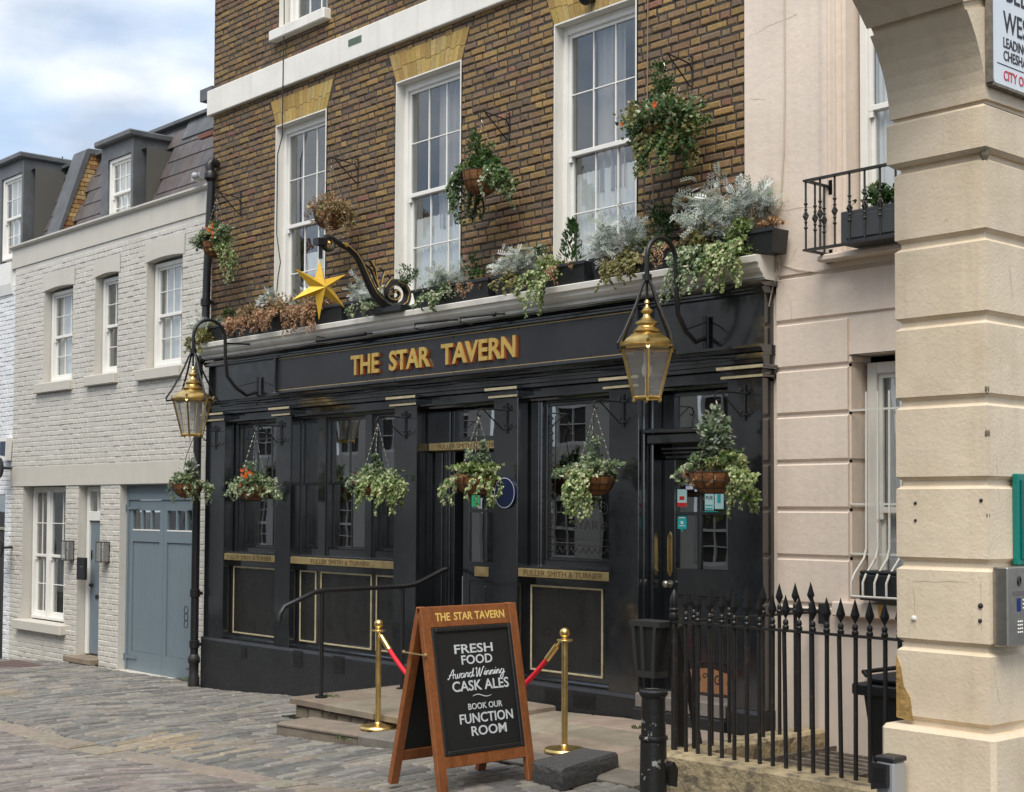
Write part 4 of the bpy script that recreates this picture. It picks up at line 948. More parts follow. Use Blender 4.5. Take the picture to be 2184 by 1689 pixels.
bl = lay_bricks(HX0, HX1, -.75, 5.82, holes + [band] + arches, HY, .076, .228, .115, pbc, gap=.008)
emit_bricks(bl, HY, hw, M['painted_brick'], depth=.02, bev=.008, jit=.0032, top=300)
for h in HW:
    g = MB(); n = 5
    for i in range(n * 2):
        a, b = h[0] - .06 + (h[1] - h[0] + .12) * i / (2 * n), h[0] - .06 + (h[1] - h[0] + .12) * (i + 1) / (2 * n); tz = lambda x: .035 * (1 - ((x - (h[0] + h[1]) / 2) / ((h[1] - h[0]) / 2 + .06)) ** 2)
        g.add([(a, HY - .004, h[3] - .03 + tz(a)), (b, HY - .004, h[3] - .03 + tz(b)), (b, HY - .004, h[3] + .24), (a, HY - .004, h[3] + .24), (a, HY + .2, h[3] - .03 + tz(a)), (b, HY + .2, h[3] - .03 + tz(b))], [(0, 1, 2, 3), (4, 5, 1, 0)])
    g.build('rendered_arch', M['grey_stone_paint'], hs)
g = MB(); g.box(HX0 - .02, -16.9, HY - .012, HY + .2, band[2], band[3]); g.build('lintel_band', M['grey_stone_paint'], hs)
for h in holes:
    g = MB(); reveals(g, h, HY + .002, HY + .32, False); g.build('window_reveal' if h not in (DW, GA) else 'door_reveal', M['painted_brick'], hs)
for i, h in enumerate(HW):
    sash(hs, h[0] + .02, h[1] - .02, h[2] + .04, h[3] - .04, HY + .12, h[4], 2, fw=.06, back='interior_mid', cur=[(.0, 1, h[2], h[3], 'curtain', .006)] if i != 1 else None, depth=.7, cols_low=3 if h[4] == 4 else None)
    g = MB(); g.cbox(h[0] - .20, h[1] + .03, HY - .07, HY + .24, h[2] - .13, h[2] + .02, .01); g.build('window_sill', M['grey_stone_paint'], hs)
# big ground floor window: narrow light, mullion, wide light
y = HY + .16
w1 = sash(hs, GW[0] + .03, GW[0] + .60, GW[2] + .03, GW[3] - .01, y, 2, 2, fw=.05, back='interior_mid', depth=.8, mid=1.17)
w2 = sash(hs, GW[0] + .602, GW[1] - .03, GW[2] + .03, GW[3] - .01, y, 2, 2, fw=.05, back='interior_mid', depth=.8, mid=1.17, cur=[(.5, 1, .2, 1.1, 'curtain', .01)])
g = MB(); g.cbox(GW[0] - .12, GW[1] + .09, HY - .10, HY + .2, GW[2] - .14, GW[2] + .01, .01); g.build('window_sill', M['grey_stone_paint'], hs)
# front door
y = HY + .13
g = MB(); g.cbox(DW[0] + .02, DW[0] + .10, y, y + .08, -.25, 2.25, .006); g.cbox(DW[1] - .08, DW[1], y, y + .08, -.25, 2.25, .006); g.cbox(DW[0] + .10, DW[1] - .08, y, y + .08, 1.74, 1.88, .006); g.cbox(DW[0] + .1, DW[1] - .08, y, y + .08, 2.18, 2.25, .006)
g.box((DW[0] + DW[1]) / 2 - .01, (DW[0] + DW[1]) / 2 + .01, y + .01, y + .05, 1.88, 2.18); fr = g.build('door_frame', M['window_white'], hs)
q = MB(); q.box(DW[0] + .1, DW[1] - .08, y + .03, y + .034, 1.88, 2.18); q.build('pane', M['glass'], fr)
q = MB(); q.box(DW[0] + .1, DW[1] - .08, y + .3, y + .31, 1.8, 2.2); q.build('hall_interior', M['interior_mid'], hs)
g = MB(); g.cbox(DW[0] + .105, DW[1] - .085, y + .03, y + .07, -.24, 1.735, .005); dd = g.build('door', M['blue_paint'], hs)
q = MB(); q.cbox(DW[0] + .3, DW[0] + .42, y + .02, y + .029, .58, .64, .003); q.sphere((DW[0] + .2, y, .78), .032, 10, 8); q.tube([(DW[0] + .2, y, .78), (DW[0] + .2, y + .03, .78)], .01); q.cbox(DW[0] + .14, DW[0] + .17, y + .015, y + .029, 1.16, 1.30, .004); q.build('door_furniture', M['iron'], dd)
g = MB(); g.cbox(DW[0] - .14, DW[1] + .02, HY - .14, HY + .3, -.36, -.27, .012, (.20, .16, .12)); g.build('doorstep', M['flag'], hs)
# garage doors
y = HY + .13; gm = (GA[0] + GA[1]) / 2 + .02
g = MB(); g.box(GA[0], GA[0] + .05, y - .02, y + .08, -.40, 2.26); g.box(GA[1] - .04, GA[1], y - .02, y + .08, -.4, 2.26); g.box(GA[0] + .05, GA[1] - .04, y - .02, y + .08, 2.05, 2.26)
for k in range(3): g.box(GA[0] + .12, GA[1] - .3, y - .028, y - .0201, 2.155 + k * .03, 2.168 + k * .03)
g.build('garage_frame', M['blue_paint'], hs)
for (a, b) in ((GA[0] + .052, gm - .003), (gm + .003, GA[1] - .042)):
    g = MB(); zb_ = -.385; wz0, wz1 = 1.63, 1.90
    g.box(a, a + .10, y, y + .05, zb_, 2.045); g.box(b - .10, b, y, y + .05, zb_, 2.045); g.box(a + .1, b - .1, y, y + .05, wz1, 2.045); g.box(a + .1, b - .1, y, y + .05, 1.46, wz0); g.box(a + .1, b - .1, y, y + .05, zb_, -.10)
    gd = g.build('garage_door', M['blue_paint'], hs)
    n = 8; wd = (b - a - .2) / n
    q = MB(); q.cbox(-wd / 2 + .003, wd / 2 - .003, 0, .014, -.10 - .68, 1.46 - .68, .007); me = q.mesh('plank', M['blue_paint'])
    for k in range(n): inst(me, 'plank', gd, (a + .1 + wd * (k + .5), y + .016, .68))
    for k in range(1, 3): q = MB(); xx = a + .1 + (b - a - .2) * k / 3; q.box(xx - .022, xx + .022, y + .003, y + .047, wz0, wz1); q.build('glazing_bar', M['blue_paint'], gd)
    q = MB(); q.box(a + .1, b - .1, y - .004, y + .02, wz0 - .014, wz0 + .004); q.build('pane_putty', M['window_white'], gd)
    for k in range(3): q = MB(); x0_, x1_ = a + .1 + (b - a - .2) * k / 3, a + .1 + (b - a - .2) * (k + 1) / 3; q.box(x0_ + .01, x1_ - .01, y + .024, y + .028, wz0, wz1); q.build('pane', M['glass'], gd)
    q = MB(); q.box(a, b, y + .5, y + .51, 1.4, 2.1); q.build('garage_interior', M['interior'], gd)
    left = a < gm - .1
    for zz in (1.93, -.19):
        q = MB(); x0_ = a if left else b; s_ = 1 if left else -1
        q.prism([(x0_ - s_ * .10, zz - .02), (x0_ + s_ * .28, zz - .008), (x0_ + s_ * .28, zz + .008), (x0_ - s_ * .10, zz + .02)], 1, y - .022, y - .012); q.tube([(x0_ - s_ * .06, y - .03, zz - .05), (x0_ - s_ * .06, y - .03, zz + .05)], .016, 8)
        q.build('strap_hinge', M['blue_paint'], gd)
g = MB(); g.cbox(GA[0] - .05, GA[1] + .05, HY - .07, HY + .3, -.50, -.372, .012); g.build('garage_threshold', M['grey_stone_paint'], hs)
# parapet
PZ = 5.85
g = MB(); g.prism([(HY - .01, PZ), (HY - .012, PZ + .30), (HY - .05, PZ + .315), (HY - .07, PZ + .34), (HY - .07, PZ + .365), (HY + .28, PZ + .40), (HY + .28, PZ)], 0, HX0 - .12, -16.80); g.build('parapet', M['grey_stone_paint'], hs)
# mansard slates: slope from the parapet gutter
SY0, SZ0_, SY1, SZ1_ = .42, 6.05, 1.05, 7.72
g = MB(); g.quad((-22.2, SY0 + .02, SZ0_ - .3), (XL, SY0 + .02, SZ0_ - .3), (XL, SY1 + .02, SZ1_), (-22.2, SY1 + .02, SZ1_)); g.quad((-30, SY0 + .02, SZ0_ - .3), (-22.6, SY0 + .02, SZ0_ - .3), (-22.6, SY1 + .02, SZ1_), (-30, SY1 + .02, SZ1_))
g.quad((-30, SY1, SZ1_), (XL, SY1, SZ1_), (XL, 7, SZ1_ + .1), (-30, 7, SZ1_ + .1))
rf = g.build('roof', M['lead'], hs)
sl = Vector((0, SY1 - SY0, SZ1_ - SZ0_)); sl_n = sl.normalized(); nrm = Vector((0, -sl_n.z, sl_n.y))
slate_mes = []
sw_, sh_ = .31, .27
for v in range(8):
    q = MB(); c = vary(random.choice([(.115, .10, .10), (.10, .09, .092), (.13, .11, .105), (.12, .095, .09)]), .12); hw_ = sw_ / 2 - .004; hh = sh_ * .62
    a_ = -hh; P_ = [(-hw_, 0, 0), (hw_, 0, 0), (hw_, 0, 1), (-hw_, 0, 1)]
    V = []
    for t, off in ((0, .018), (1, .003)):
        for x_ in (-hw_, hw_):
            for th in (0, -.010): p = sl_n * (t * sh_ * 1.15) + nrm * (off + th); V.append((x_, p.y, p.z))
    q.add(V, [(0, 2, 6, 4), (1, 3, 2, 0), (1, 0, 4, 5), (2, 3, 7, 6)], c); slate_mes.append(q.mesh('slate', M['slate']))
ns = 0
DM = [(-20.75, -19.66), (-24.6, -23.5)]
for r_ in range(int(sl.length / sh_)):
    base_ = Vector((0, SY0, SZ0_)) + sl_n * (r_ * sh_)
    k = 0; x = -23.6 + (sw_ / 2 if r_ % 2 else 0)
    while x < XL - .3:
        if not (-22.72 < x < -22.1) and not any(d0 - .02 < x < d1 + .1 and base_.z < 7.3 for d0, d1 in DM) and ns < 300:
            inst(random.choice(slate_mes), 'slate', rf, (x, base_.y, base_.z)); ns += 1
        x += sw_
g = MB(); g.box(-30, XL - .02, SY1 - .10, SY1 + .15, SZ1_ - .02, SZ1_ + .03); g.prism([(SY1 - .16, SZ1_ - .32), (SY1 - .03, SZ1_ + .0), (SY1, SZ1_), (SY1 - .13, SZ1_ - .34)], 0, -19.2, XL - .02); g.build('ridge_lead', M['lead'], rf)
g = MB(); g.prism([(.30, 6.0), (.36, 6.0), (1.0, SZ1_), (.90, SZ1_)], 0, XL - .13, XL - .01); g.build('lead_flashing', M['lead'], rf)
# party wall with lead coping
PWX0, PWX1 = -22.62, -22.22
g = MB(); g.prism([(.30, 6.1), (.85, 7.74), (1.9, 7.80), (1.9, 6.1)], 0, PWX0 + .04, PWX1)
pw = g.build('party_wall', M['mortar'], hs)
prof = [(.30, 6.1), (.85, 7.74), (1.9, 7.80)]
for r_ in range(22):     # bricks on the side that shows
    z = 6.12 + r_ * .075
    yf = .30 + (z + .03 - 6.1) / 1.64 * .55 + .02; x_ = yf; i = r_ % 2
    while x_ < .30 + (z - 6.1) / 1.64 * .55 + .55:
        L_ = .215 if i % 2 else .105
        q = MB(); q.brick(x_, x_ + L_ - .01, z, z + .066, -PWX1 - .012, .02, .005, vary(random.choice([(.36, .22, .09), (.30, .15, .06), (.42, .30, .15), (.24, .12, .06)]), .15), .003, 'x'); q.build('brick', M['brick'], pw); x_ += L_; i += 1
g = MB()
off = .05
g.prism([(.26, 6.1), (.30, 6.08), (.875, 7.72), (1.95, 7.78), (1.95, 7.86), (.84, 7.80), (.80, 7.78)], 0, PWX0 - .03, PWX1 + .035); g.build('lead_coping', M['lead'], hs)
# dormers
for di, (a, b, zt, yf) in enumerate(((-20.68, -19.64, 7.43, .34), (-24.6, -23.47, 7.78, .30))):
    g = MB(); yb = 1.1
    g.prism([(yf, 6.1), (yf, zt), (yb, zt), (.45, 6.2)], 0, b - .03, b); g.prism([(yf, 6.1), (yf, zt), (yb, zt), (.45, 6.2)], 0, a, a + .03)
    ws0, ws1, wz0, wz1 = a + .22, b - .07, 6.25, zt - .22
    g.box(a + .03, ws0, yf, yf + .06, 6.1, zt); g.box(ws1, b - .03, yf, yf + .06, 6.1, zt); g.box(ws0, ws1, yf, yf + .06, wz1, zt)
    dm = g.build('dormer', M['lead'], rf)
    q = MB(); q.cbox(a - .07, b + .05, yf - .10, yb + .1, zt + .001, zt + .10, .02); q.build('dormer_roof', M['lead'], rf)
    sash(hs, ws0 + .002, ws1 - .002, wz0 - .1, wz1 - .002, yf + .03, 3, 2, fw=.055, back='interior_mid', cur=[(0, 1, wz0, wz1, 'curtain', .008)], depth=.6)
q = MB(); q.prism([(.62, 6.98), (.72, 6.98), (.67, 7.08)], 0, -19.64, -19.60); q.build('vent_cowl', M['lead'], rf)
# aerial
g = MB(); c = aY(133, 348, 1.6); g.tube([c + Vector((0, 0, -.5)), c + Vector((0, 0, .12))], .012, 6)
for k in range(5): g.tube([c + Vector((.02 + 0 * k, 0, -.10 + k * .04)), c + Vector((.30 - .02 * k, .2, -.12 + k * .04))], .005, 5)
solo(g, 'television_aerial', M['iron'], 'thin television aerial sticking up behind the left roof', 'aerial', c)
# far left neighbour
nb_ = thing('white_house', 'white painted house at the far left edge with dark garage door', 'building', (-25, HY, 0))
NX0 = -30; NH = [(-27.2, -23.42, -1, 2.16), (-28.2, -26.8, 3.2, 4.9), (-25.9, -24.9, 3.6, 5.3)]
g = MB(); wall_face(g, NX0, HX0, -1, 5.95, NH, HY + .03); nw = g.build('wall', M['neighbour_paint'], nb_)
bl = lay_bricks(NX0, HX0 - .005, -.75, 5.6, NH, HY + .02, .076, .228, .115, pbc, gap=.008)
emit_bricks(bl, HY + .02, nw, M['neighbour_paint'], depth=.02, bev=.008, jit=.004, top=150)
g = MB(); g.prism([(HY + .0, 5.45), (HY - .03, 5.62), (HY - .03, 5.98), (HY + .3, 5.98), (HY + .3, 5.45)], 0, NX0, HX0 - .125); g.build('parapet', M['window_white'], nb_)
g = MB(); reveals(g, NH[0], HY + .02, HY + .3, False); g.build('garage_reveal', M['neighbour_paint'], nb_)
g = MB(); 
for k in range(14): g.cbox(-27.2 + k * .27, -26.935 + k * .27, HY + .2, HY + .24, -.9, 1.55, .006)
g.build('garage_door', mat('dark_door', (.03, .028, .026), .5), nb_)
g = MB(); g.box(-27.2, -23.42, HY + .22, HY + .225, 1.6, 2.16); g.build('garage_glazing', M['glass_dark'], nb_)
g = MB(); g.cbox(-27.2, -23.42, HY + .18, HY + .24, 1.5501, 1.6, .006); g.build('garage_rail', mat('beige_rail', (.3, .28, .22), .5), nb_)
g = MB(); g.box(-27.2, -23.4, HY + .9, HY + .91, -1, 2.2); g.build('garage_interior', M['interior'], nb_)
for h in NH[1:]: sash(nb_, h[0], h[1], h[2], h[3], HY + .15, 3, 2)
c = aY(6, 957, HY - .1); g = MB(); g.prism([(c.x - .12, c.z - .16), (c.x + .10, c.z - .19), (c.x + .14, c.z + .17), (c.x - .12, c.z + .17)], 1, HY - .10, HY); o = solo(g, 'alarm_box', M['window_white'], 'white and blue burglar alarm box on the white wall at the left edge', 'alarm box', c)
g = MB(); g.prism([(c.x - .11, c.z - .10), (c.x + .09, c.z - .12), (c.x + .11, c.z + .12), (c.x - .11, c.z + .12)], 1, HY - .105, HY - .1003); g.build('alarm_face', M['navy'], o)
for k, yy in enumerate((998, 1168)):
    c = aY(-6, yy, HY - .25); g = MB(); g.tube([c + Vector((0, 0, 0)), c + Vector((0, .04, 0))], .17, 24); g.tube([c, c + Vector((0, .28, 0))], .02); solo(g, 'round_mirror', M['plastic_black'], ['upper', 'lower'][k] + ' of two round black discs fixed at the left edge beside the dark garage door', 'disc', c)
# wall lanterns and entry phone of the painted house
for k, (px, py) in enumerate(((144, 1174), (219, 1177))):
    c = aY(px, py, HY - .07); t = thing('wall_light', ['square bronze glass wall light between the large white window and the blue door', 'square bronze glass wall light on the pier between blue door and garage'][k], 'wall light', (c.x, HY, c.z), 'bronze wall lights of the painted house')
    g = MB(); x0, x1, y0, y1, z0, z1 = c.x - .085, c.x + .085, HY - .14, HY - .005, c.z - .15, c.z + .15
    for (u, v) in ((x0, y0), (x1 - .012, y0), (x0, y1 - .012), (x1 - .012, y1 - .012)): g.box(u, u + .012, v, v + .012, z0, z1)
    for zz in (z0, z1 - .014): g.box(x0, x1, y0, y1, zz, zz + .014)
    g.box(x0, x1, y1 - .005, y1 + .004, z0, z1); g.build('lamp_frame', mat('bronze', (.12, .10, .085), .45, metal=.6), t)
    g = MB(); g.box(x0 + .003, x1 - .003, y0 + .002, y0 + .004, z0 + .014, z1 - .014); g.box(x1 - .004, x1 - .002, y0 + .012, y1 - .012, z0 + .014, z1 - .014); g.build('lamp_glass', M['lantern_glass'], t)
    g = MB(); g.sphere((c.x, c.y, c.z + .02), .03, 10, 8); g.tube([(c.x, c.y, c.z - .14), (c.x, c.y, c.z)], .016); g.build('bulb', M['bulb'], t, smooth=True)
c = aY(176, 1212, HY - .02); g = MB(); g.cbox(c.x - .14, c.x + .12, HY - .05, HY, c.z - .17, c.z + .16, .006); o = solo(g, 'letterbox', M['plastic_black'], 'black wall letterbox on the brick pier beside the blue front door', 'letterbox', c)
g = MB(); g.box(c.x - .02, c.x + .07, HY - .053, HY - .0502, c.z + .02, c.z + .03); g.build('name_slot', M['steel'], o)
# downpipe at the tavern corner
dp = thing('drainpipe', 'tall black cast iron drainpipe between the painted house and the tavern', 'drainpipe', (-16.66, -.2, -.35))
path = [(-16.60, -.10, 6.28), (-16.60, -.10, 6.10), (-16.62, -.13, 5.0), (-16.64, -.14, 3.95), (-16.64, -.22, 3.8), (-16.65, -.22, 2.5), (-16.66, -.22, -.30)]
g = MB(); g.tube(path, .052, 12); g.build('pipe', M['iron'], dp, smooth=True)
g = MB(); g.tube([(-16.60, -.02, 6.42), (-16.60, -.10, 6.44), (-16.60, -.13, 6.40), (-16.60, -.12, 6.30)], .06, 12); g.lathe([(.05, -.10), (.085, -.06), (.085, .0), (.07, .03)], (-16.60, -.11, 6.28), 14); g.build('swan_neck', M['iron'], dp, smooth=True)
for zz in (.2, .85, 4.6): g = MB(); g.lathe([(.052, -.05), (.066, -.045), (.066, .045), (.052, .05)], (-16.655 if zz < 4 else -16.63, -.22 if zz < 4 else -.14, zz), 14); g.box(-16.75, -16.56, -.20 if zz < 4 else -.1, -.16 if zz < 4 else -.06, zz - .02, zz + .02); g.build('pipe_clip', M['iron'], dp)
g = MB(); g.lathe([(.052, 0), (.075, .0), (.075, .10), (.062, .14), (.062, .28), (.078, .30), (.078, .36), (.055, .40)], (-16.66, -.22, -.33), 14); g.build('pipe_foot', M['iron_worn'], dp, smooth=True)
g = MB(); 
for k in range(3):
    cz = .45 + k * .09; pts = [(-16.72 + .05 * math.cos(a * .5) - .05, -.28, cz + .05 * math.sin(a * .5)) for a in range(14)]; g.tube(pts, .006, 5)
solo(g, 'cable_coil', M['cable'], 'coil of black cable tied to the foot of the drainpipe', 'cable', (-16.75, -.28, .5))
# small bits on the tavern corner
c = aY(432, 215, .1); g = MB(); g.box(XL - .35, XL - .04, .0, .5, c.z - .06, c.z + .10); solo(g, 'lead_box', M['lead'], 'small grey lead box beside the left end of the white band', 'rain box', c)
g = MB(); c = aY(425, 294, .05); g.box(XL - .42, XL + .02, .02, .08, c.z - .03, c.z + .03); solo(g, 'iron_strap', mat('rust', (.18, .07, .05), .8), 'rusty red iron bar sticking out left of the tavern corner', 'bar', c)
c = aY(432, 380, .0); g = MB(); g.box(c.x - .12, c.x + .1, -.1, .02, c.z - .03, c.z + .05); g.sphere((c.x + .05, -.14, c.z + .0), .05, 10, 8); solo(g, 'camera_light', M['grey_metal'], 'little floodlight at the end of the white parapet by the drainpipe', 'floodlight', c)
# ------------------------------------------------------------------ pink stucco house
pk = thing('pink_house', 'pale pink stucco house with banded ground floor right of the tavern', 'building', (-5.5, 0, 0))
KY = -.02; KX0, KX1 = -7.832, -3.0
UW = (-6.80, -5.2, 3.99, 6.8); LW = (-6.80, -5.6, 1.255, 3.185)
grv = [3.872, 3.49, 3.105, 2.725, 2.34, 1.955, 1.57, 1.188]
g = MB(); wall_face(g, KX0, KX1, 3.885, 11, [UW], KY); g.quad((KX0, KY, 3.885), (KX0, .02, 3.885), (KX0, .02, 11), (KX0, KY, 11)); wall_face(g, KX0, KX1, -2.2, 3.885, [LW], KY + .022)
g.quad((KX0, KY, 3.885), (KX1, KY, 3.885), (KX1, .02, 3.885), (KX0, .02, 3.885))
pwall = g.build('wall', M['pink'], pk)
zs_ = [3.872] + grv[1:] + [-1.9]
for i in range(len(zs_) - 1):
    zt, zb2 = zs_[i] - .012, zs_[i + 1] + .012; segs = [(-7.50, KX1)] if not (zb2 < LW[3] and zt > LW[2]) else [(-7.50, LW[0]), (LW[1], KX1)]
    for (a, b) in segs:
        q = MB(); q.prism([(KY + .0, zb2 + .014), (KY + .0, zt - .014), (KY + .022, zt), (KY + .06, zt), (KY + .06, zb2), (KY + .022, zb2)], 0, a, b); q.build('rusticated_course', M['pink'], pwall)
    if zb2 < LW[3] and zt > LW[2]:
        q = MB(); q.prism([(-LW[0] - .0, 0)] and [(LW[0] + .0 - .0005, max(zb2, LW[2]) + .012), (LW[0] + .0155, max(zb2, LW[2]) + .012), (LW[0] + .0155, min(zt, LW[3]) - .012), (LW[0] - .0005, min(zt, LW[3]) - .012)], 1, KY + .03, .24); q.build('reveal_course', M['pink'], pwall)
g = MB(); reveals(g, LW, KY + .061, .30, True); reveals(g, UW, KY + .0, .28, True); g.build('window_reveal', M['pink'], pk)
g = MB()
for (a, b, pj) in ((-7.02, -6.99, .035), (-6.99, -6.95, .05), (-6.95, -6.90, .03), (-6.90, -6.875, .045), (-6.875, -6.83, .02)): g.box(a, b, KY - pj, KY + .01, 4.0, 7.2)
g.build('architrave', M['pink'], pk)
g = MB(); g.cbox(-7.0, -5.0, KY - .13, .2, 3.93, 3.985, .012); g.build('window_sill', M['pink'], pk)
g = MB(); g.cbox(-6.90, -5.5, KY - .09, .1, 1.12, 1.235, .01); g.build('window_sill', M['pink'], pk)
sash(pk, UW[0] + .03, UW[1], UW[2] + .0, UW[3], .12, 1, 1, fw=.07, mid=5.16, cur=[(.0, .28, 4, 6.8, 'curtain', .015)], back='interior_mid', cols_low=1)
sash(pk, LW[0] + .05, LW[1], LW[2] + .0, LW[3] - .06, .17, 1, 1, fw=.09, m='white_paint', mid=1.95 + .0, cur=[(.0, .2, 1.3, 3.1, 'curtain', .012)], back='interior')
# cracks and cables on the pink wall
g = MB(); pts = [aY(px, py, -.035) for px, py in ((1673, -20), (1674, 200), (1672, 320), (1660, 500), (1652, 535), (1640, 548))]; g.tube(pts, .006, 5)
pts = [aY(px, py, -.05) for px, py in ((1642, 540), (1652, 545), (1655, 570), (1640, 610), (1632, 650), (1632, 700), (1628, 730), (1636, 760))]; g.tube(pts, .010, 5); g.tube([p + Vector((.02, -.01, .01)) for p in pts], .007, 5); g.tube([p + Vector((.045, -.01, -.02)) for p in pts[:5]], .006, 5)
pts = [aY(px, py, -.03) for px, py in ((1655, 560), (1700, 575), (1740, 580), (1800, 572), (1905, 556))]; g.tube(pts, .004, 5)
g.tube([aY(px, py, -.04) for px, py in ((1640, 770), (1642, 900), (1641, 1010), (1643, 1100), (1640, 1240))], .004, 5)
solo(g, 'wall_cable', M['pale_cable'], 'pale loose cables running down the pink wall beside the tavern cornice', 'cable', aY(1650, 560, 0))
g = MB(); g.tube([aY(px, py, -.03) for px, py in ((1382, -10), (1381, 120), (1380, 300), (1390, 380), (1394, 430))], .006, 5); solo(g, 'wall_cable', mat('beige_cable', (.22, .17, .12), .7), 'thin beige cable down the bricks right of the third tall window', 'cable', aY(1380, 200, 0))
g = MB(); g.tube([aY(px, py, -.07 if py < 205 else -.02) for px, py in ((606, -5), (606, 60), (604, 130), (603, 200), (602, 290), (592, 330), (590, 500), (598, 560), (593, 590), (590, 625))], .007, 5); solo(g, 'wall_cable', M['cable'], 'thin black cable hanging down the bricks left of the first tall window', 'cable', aY(603, 200, 0))
# balconette
bc = thing('balconette', 'black iron window balcony railing with turned balusters on the pink house', 'railing', (-6.5, -.35, 4.0))
g = MB(); g.box(-6.965, -4.4, -.37, -.33, 4.535, 4.552); g.box(-6.965, -4.4, -.375, -.325, 3.985, 4.0); g.box(-6.965, -6.935, -.33, -.02, 4.535, 4.552); g.box(-6.965, -6.93, -.33, -.02, 3.985, 4.0); g.cbox(-6.99, -6.91, -.05, -.015, 4.47, 4.6, .005); g.cbox(-6.99, -6.91, -.05, -.015, 3.93, 4.04, .005)
g.build('rail', M['iron_worn'], bc)
q = MB(); q.tube([(0, 0, 0), (0, 0, .535)], .0085, 6)
for zz, r_ in ((.17, .018), (.36, .018), (.215, .014), (.315, .014)): q.lathe([(.0085, -.012), (r_, 0), (.0085, .012)], (0, 0, zz), 8)
for a_ in range(4):
    an = a_ * math.pi / 2; q.tube([(0, 0, .22), (.026 * math.cos(an), .026 * math.sin(an), .265), (0, 0, .31)], .005, 5)
me = q.mesh('baluster', M['iron_worn'])
for k in range(19): inst(me, 'baluster', bc, (-6.95 + k * .137, -.35, 4.0))
for yy in (-.23, -.11): inst(me, 'baluster', bc, (-6.95, yy, 4.0))
# window guard bars
wg = thing('window_guard', 'white painted bowed window bars over the lower pink house window', 'window bars', (-6.3, -.1, 1.3))
for k in range(7):
    x = -6.645 + k * .105; g = MB(); g.tube([(x, .01, 2.88), (x, .0, 1.66), (x, -.03, 1.58), (x, -.16, 1.46), (x, -.20, 1.40), (x, -.20, 1.29)], .0095, 8); g.build('guard_bar', M['rust_iron'], wg, smooth=True)
for zz in (2.74, 2.00, 1.61): g = MB(); g.box(-6.80, -5.7, .005, .012, zz - .008, zz + .008); g.build('guard_crossbar', M['rust_iron'], wg)
g = MB(); g.tube([(-6.65, 0, 1.29), (-6.65, -.2, 1.29), (-5.7, -.2, 1.29)], .010, 6); g.build('guard_crossbar', M['rust_iron'], wg)
g = MB(); g.cbox(-6.60, -5.7, -.17, .06, 1.262, 1.46, .01); g.cbox(-6.60, -5.7, -.165, .055, 1.4601, 1.49, .01); solo(g, 'window_box', M['trough'], 'black empty window box behind the bowed white bars', 'window box', (-6.2, -.05, 1.262))
g = MB(); c = aY(1731, 1285, KY - .11)
g.prism([(-6.47, 1.235), (-6.43, 1.235), (-6.438, 1.13), (-6.462, 1.12)], 1, KY - .0925, KY - .0905); g.build('rust_stain', mat('rust_stain', (.55, .30, .06), .8), pk)
# window trough behind the balconette
t = thing('window_planter', 'dark grey panelled window box with ivy behind the iron balconette', 'planter', (-6.0, -.2, 4.0))
g = MB(); g.cbox(-6.66, -5.2, -.30, -.06, 4.0, 4.26, .008); g.cbox(-6.60, -5.3, -.312, -.30, 4.04, 4.22, .008); g.build('box', mat('slate_grey_planter', (.05, .053, .058), .55), t)
g = MB(); blob(g, (-6.15, -.18, 4.33), (.50, .14, .14), 420, .05, 'green', 'ivy'); blob(g, (-6.45, -.2, 4.33), (.2, .12, .13), 70, .05, 'ivy', 'ivy'); g.build('foliage', M['leaf'], t)
# ------------------------------------------------------------------ arch
AX0, AX1 = -3.93, -3.45; AY_ = -3.69; AR, AB = 3.5, 1.32; SPR = 3.80
ar = thing('entrance_arch', 'cream rendered mews entrance arch with rusticated pier at the right', 'arch', (-3.7, -2, 0))
def arch_pts(n=40, grow=0.0): return [(AY_ - AR + (AR + grow) * math.cos(math.pi * i / n), SPR + (AB + grow) * math.sin(math.pi * i / n)) for i in range(n + 1)]
ap = arch_pts()
g = MB(); top = 6.8
for x in (AX1, AX0):
    for (p, q) in zip(ap, ap[1:]): g.quad((x, p[0], p[1]), (x, q[0], q[1]), (x, q[0], top), (x, p[0], top))
for (p, q) in zip(ap, ap[1:]): g.quad((AX0, p[0], p[1]), (AX1, p[0], p[1]), (AX1, q[0], q[1]), (AX0, q[0], q[1]))
for x in (AX1, AX0):
    g.quad((x, AY_, SPR), (x, 6, SPR), (x, 6, top), (x, AY_, top)); g.quad((x, AY_ - 2 * AR, SPR), (x, -16, SPR), (x, -16, top), (x, AY_ - 2 * AR, top))
g.quad((AX0, -16, top), (AX1, -16, top), (AX1, 6, top), (AX0, 6, top)); g.build('arch_wall', M['cream'], ar)
jz = [SPR, 3.57, 3.205, 2.83, 2.455, 2.08, 1.705, 1.325, .965]
g = MB(); g.box(AX0 + .022, AX1 - .022, AY_ + .022, 6, -.6, SPR); g.build('pier_core', M['cream'], ar); g = MB(); g.box(AX0 + .022, AX1 - .022, -16, AY_ - 2 * AR - .022, -.6, SPR); g.build('far_pier', M['cream'], ar)
for i in range(len(jz) - 1):
    zt, zb2 = jz[i] - (0 if i == 0 else .013), jz[i + 1] + .013; e = .025 if i == 0 else 0
    q = MB(); b_ = .016
    x0, x1, y0 = AX0 - e, AX1 + e * .6, AY_ - e
    V = []
    for (z, d) in ((zb2, b_ + .004), (zb2 + b_, 0), (zt - b_, 0), (zt, b_ + .004)):
        V += [(x0 + d, 2.0, z), (x0 + d, y0 + d, z), (x1 - d, y0 + d, z), (x1 - d, 2.0, z)]
    Fc = [(r * 4 + k, r * 4 + k + 1, (r + 1) * 4 + k + 1, (r + 1) * 4 + k) for r in range(3) for k in range(3)] + [(0, 3, 2, 1), (12, 13, 14, 15)]
    q.add(V, Fc); q.build('pier_block', M['cream'], ar)
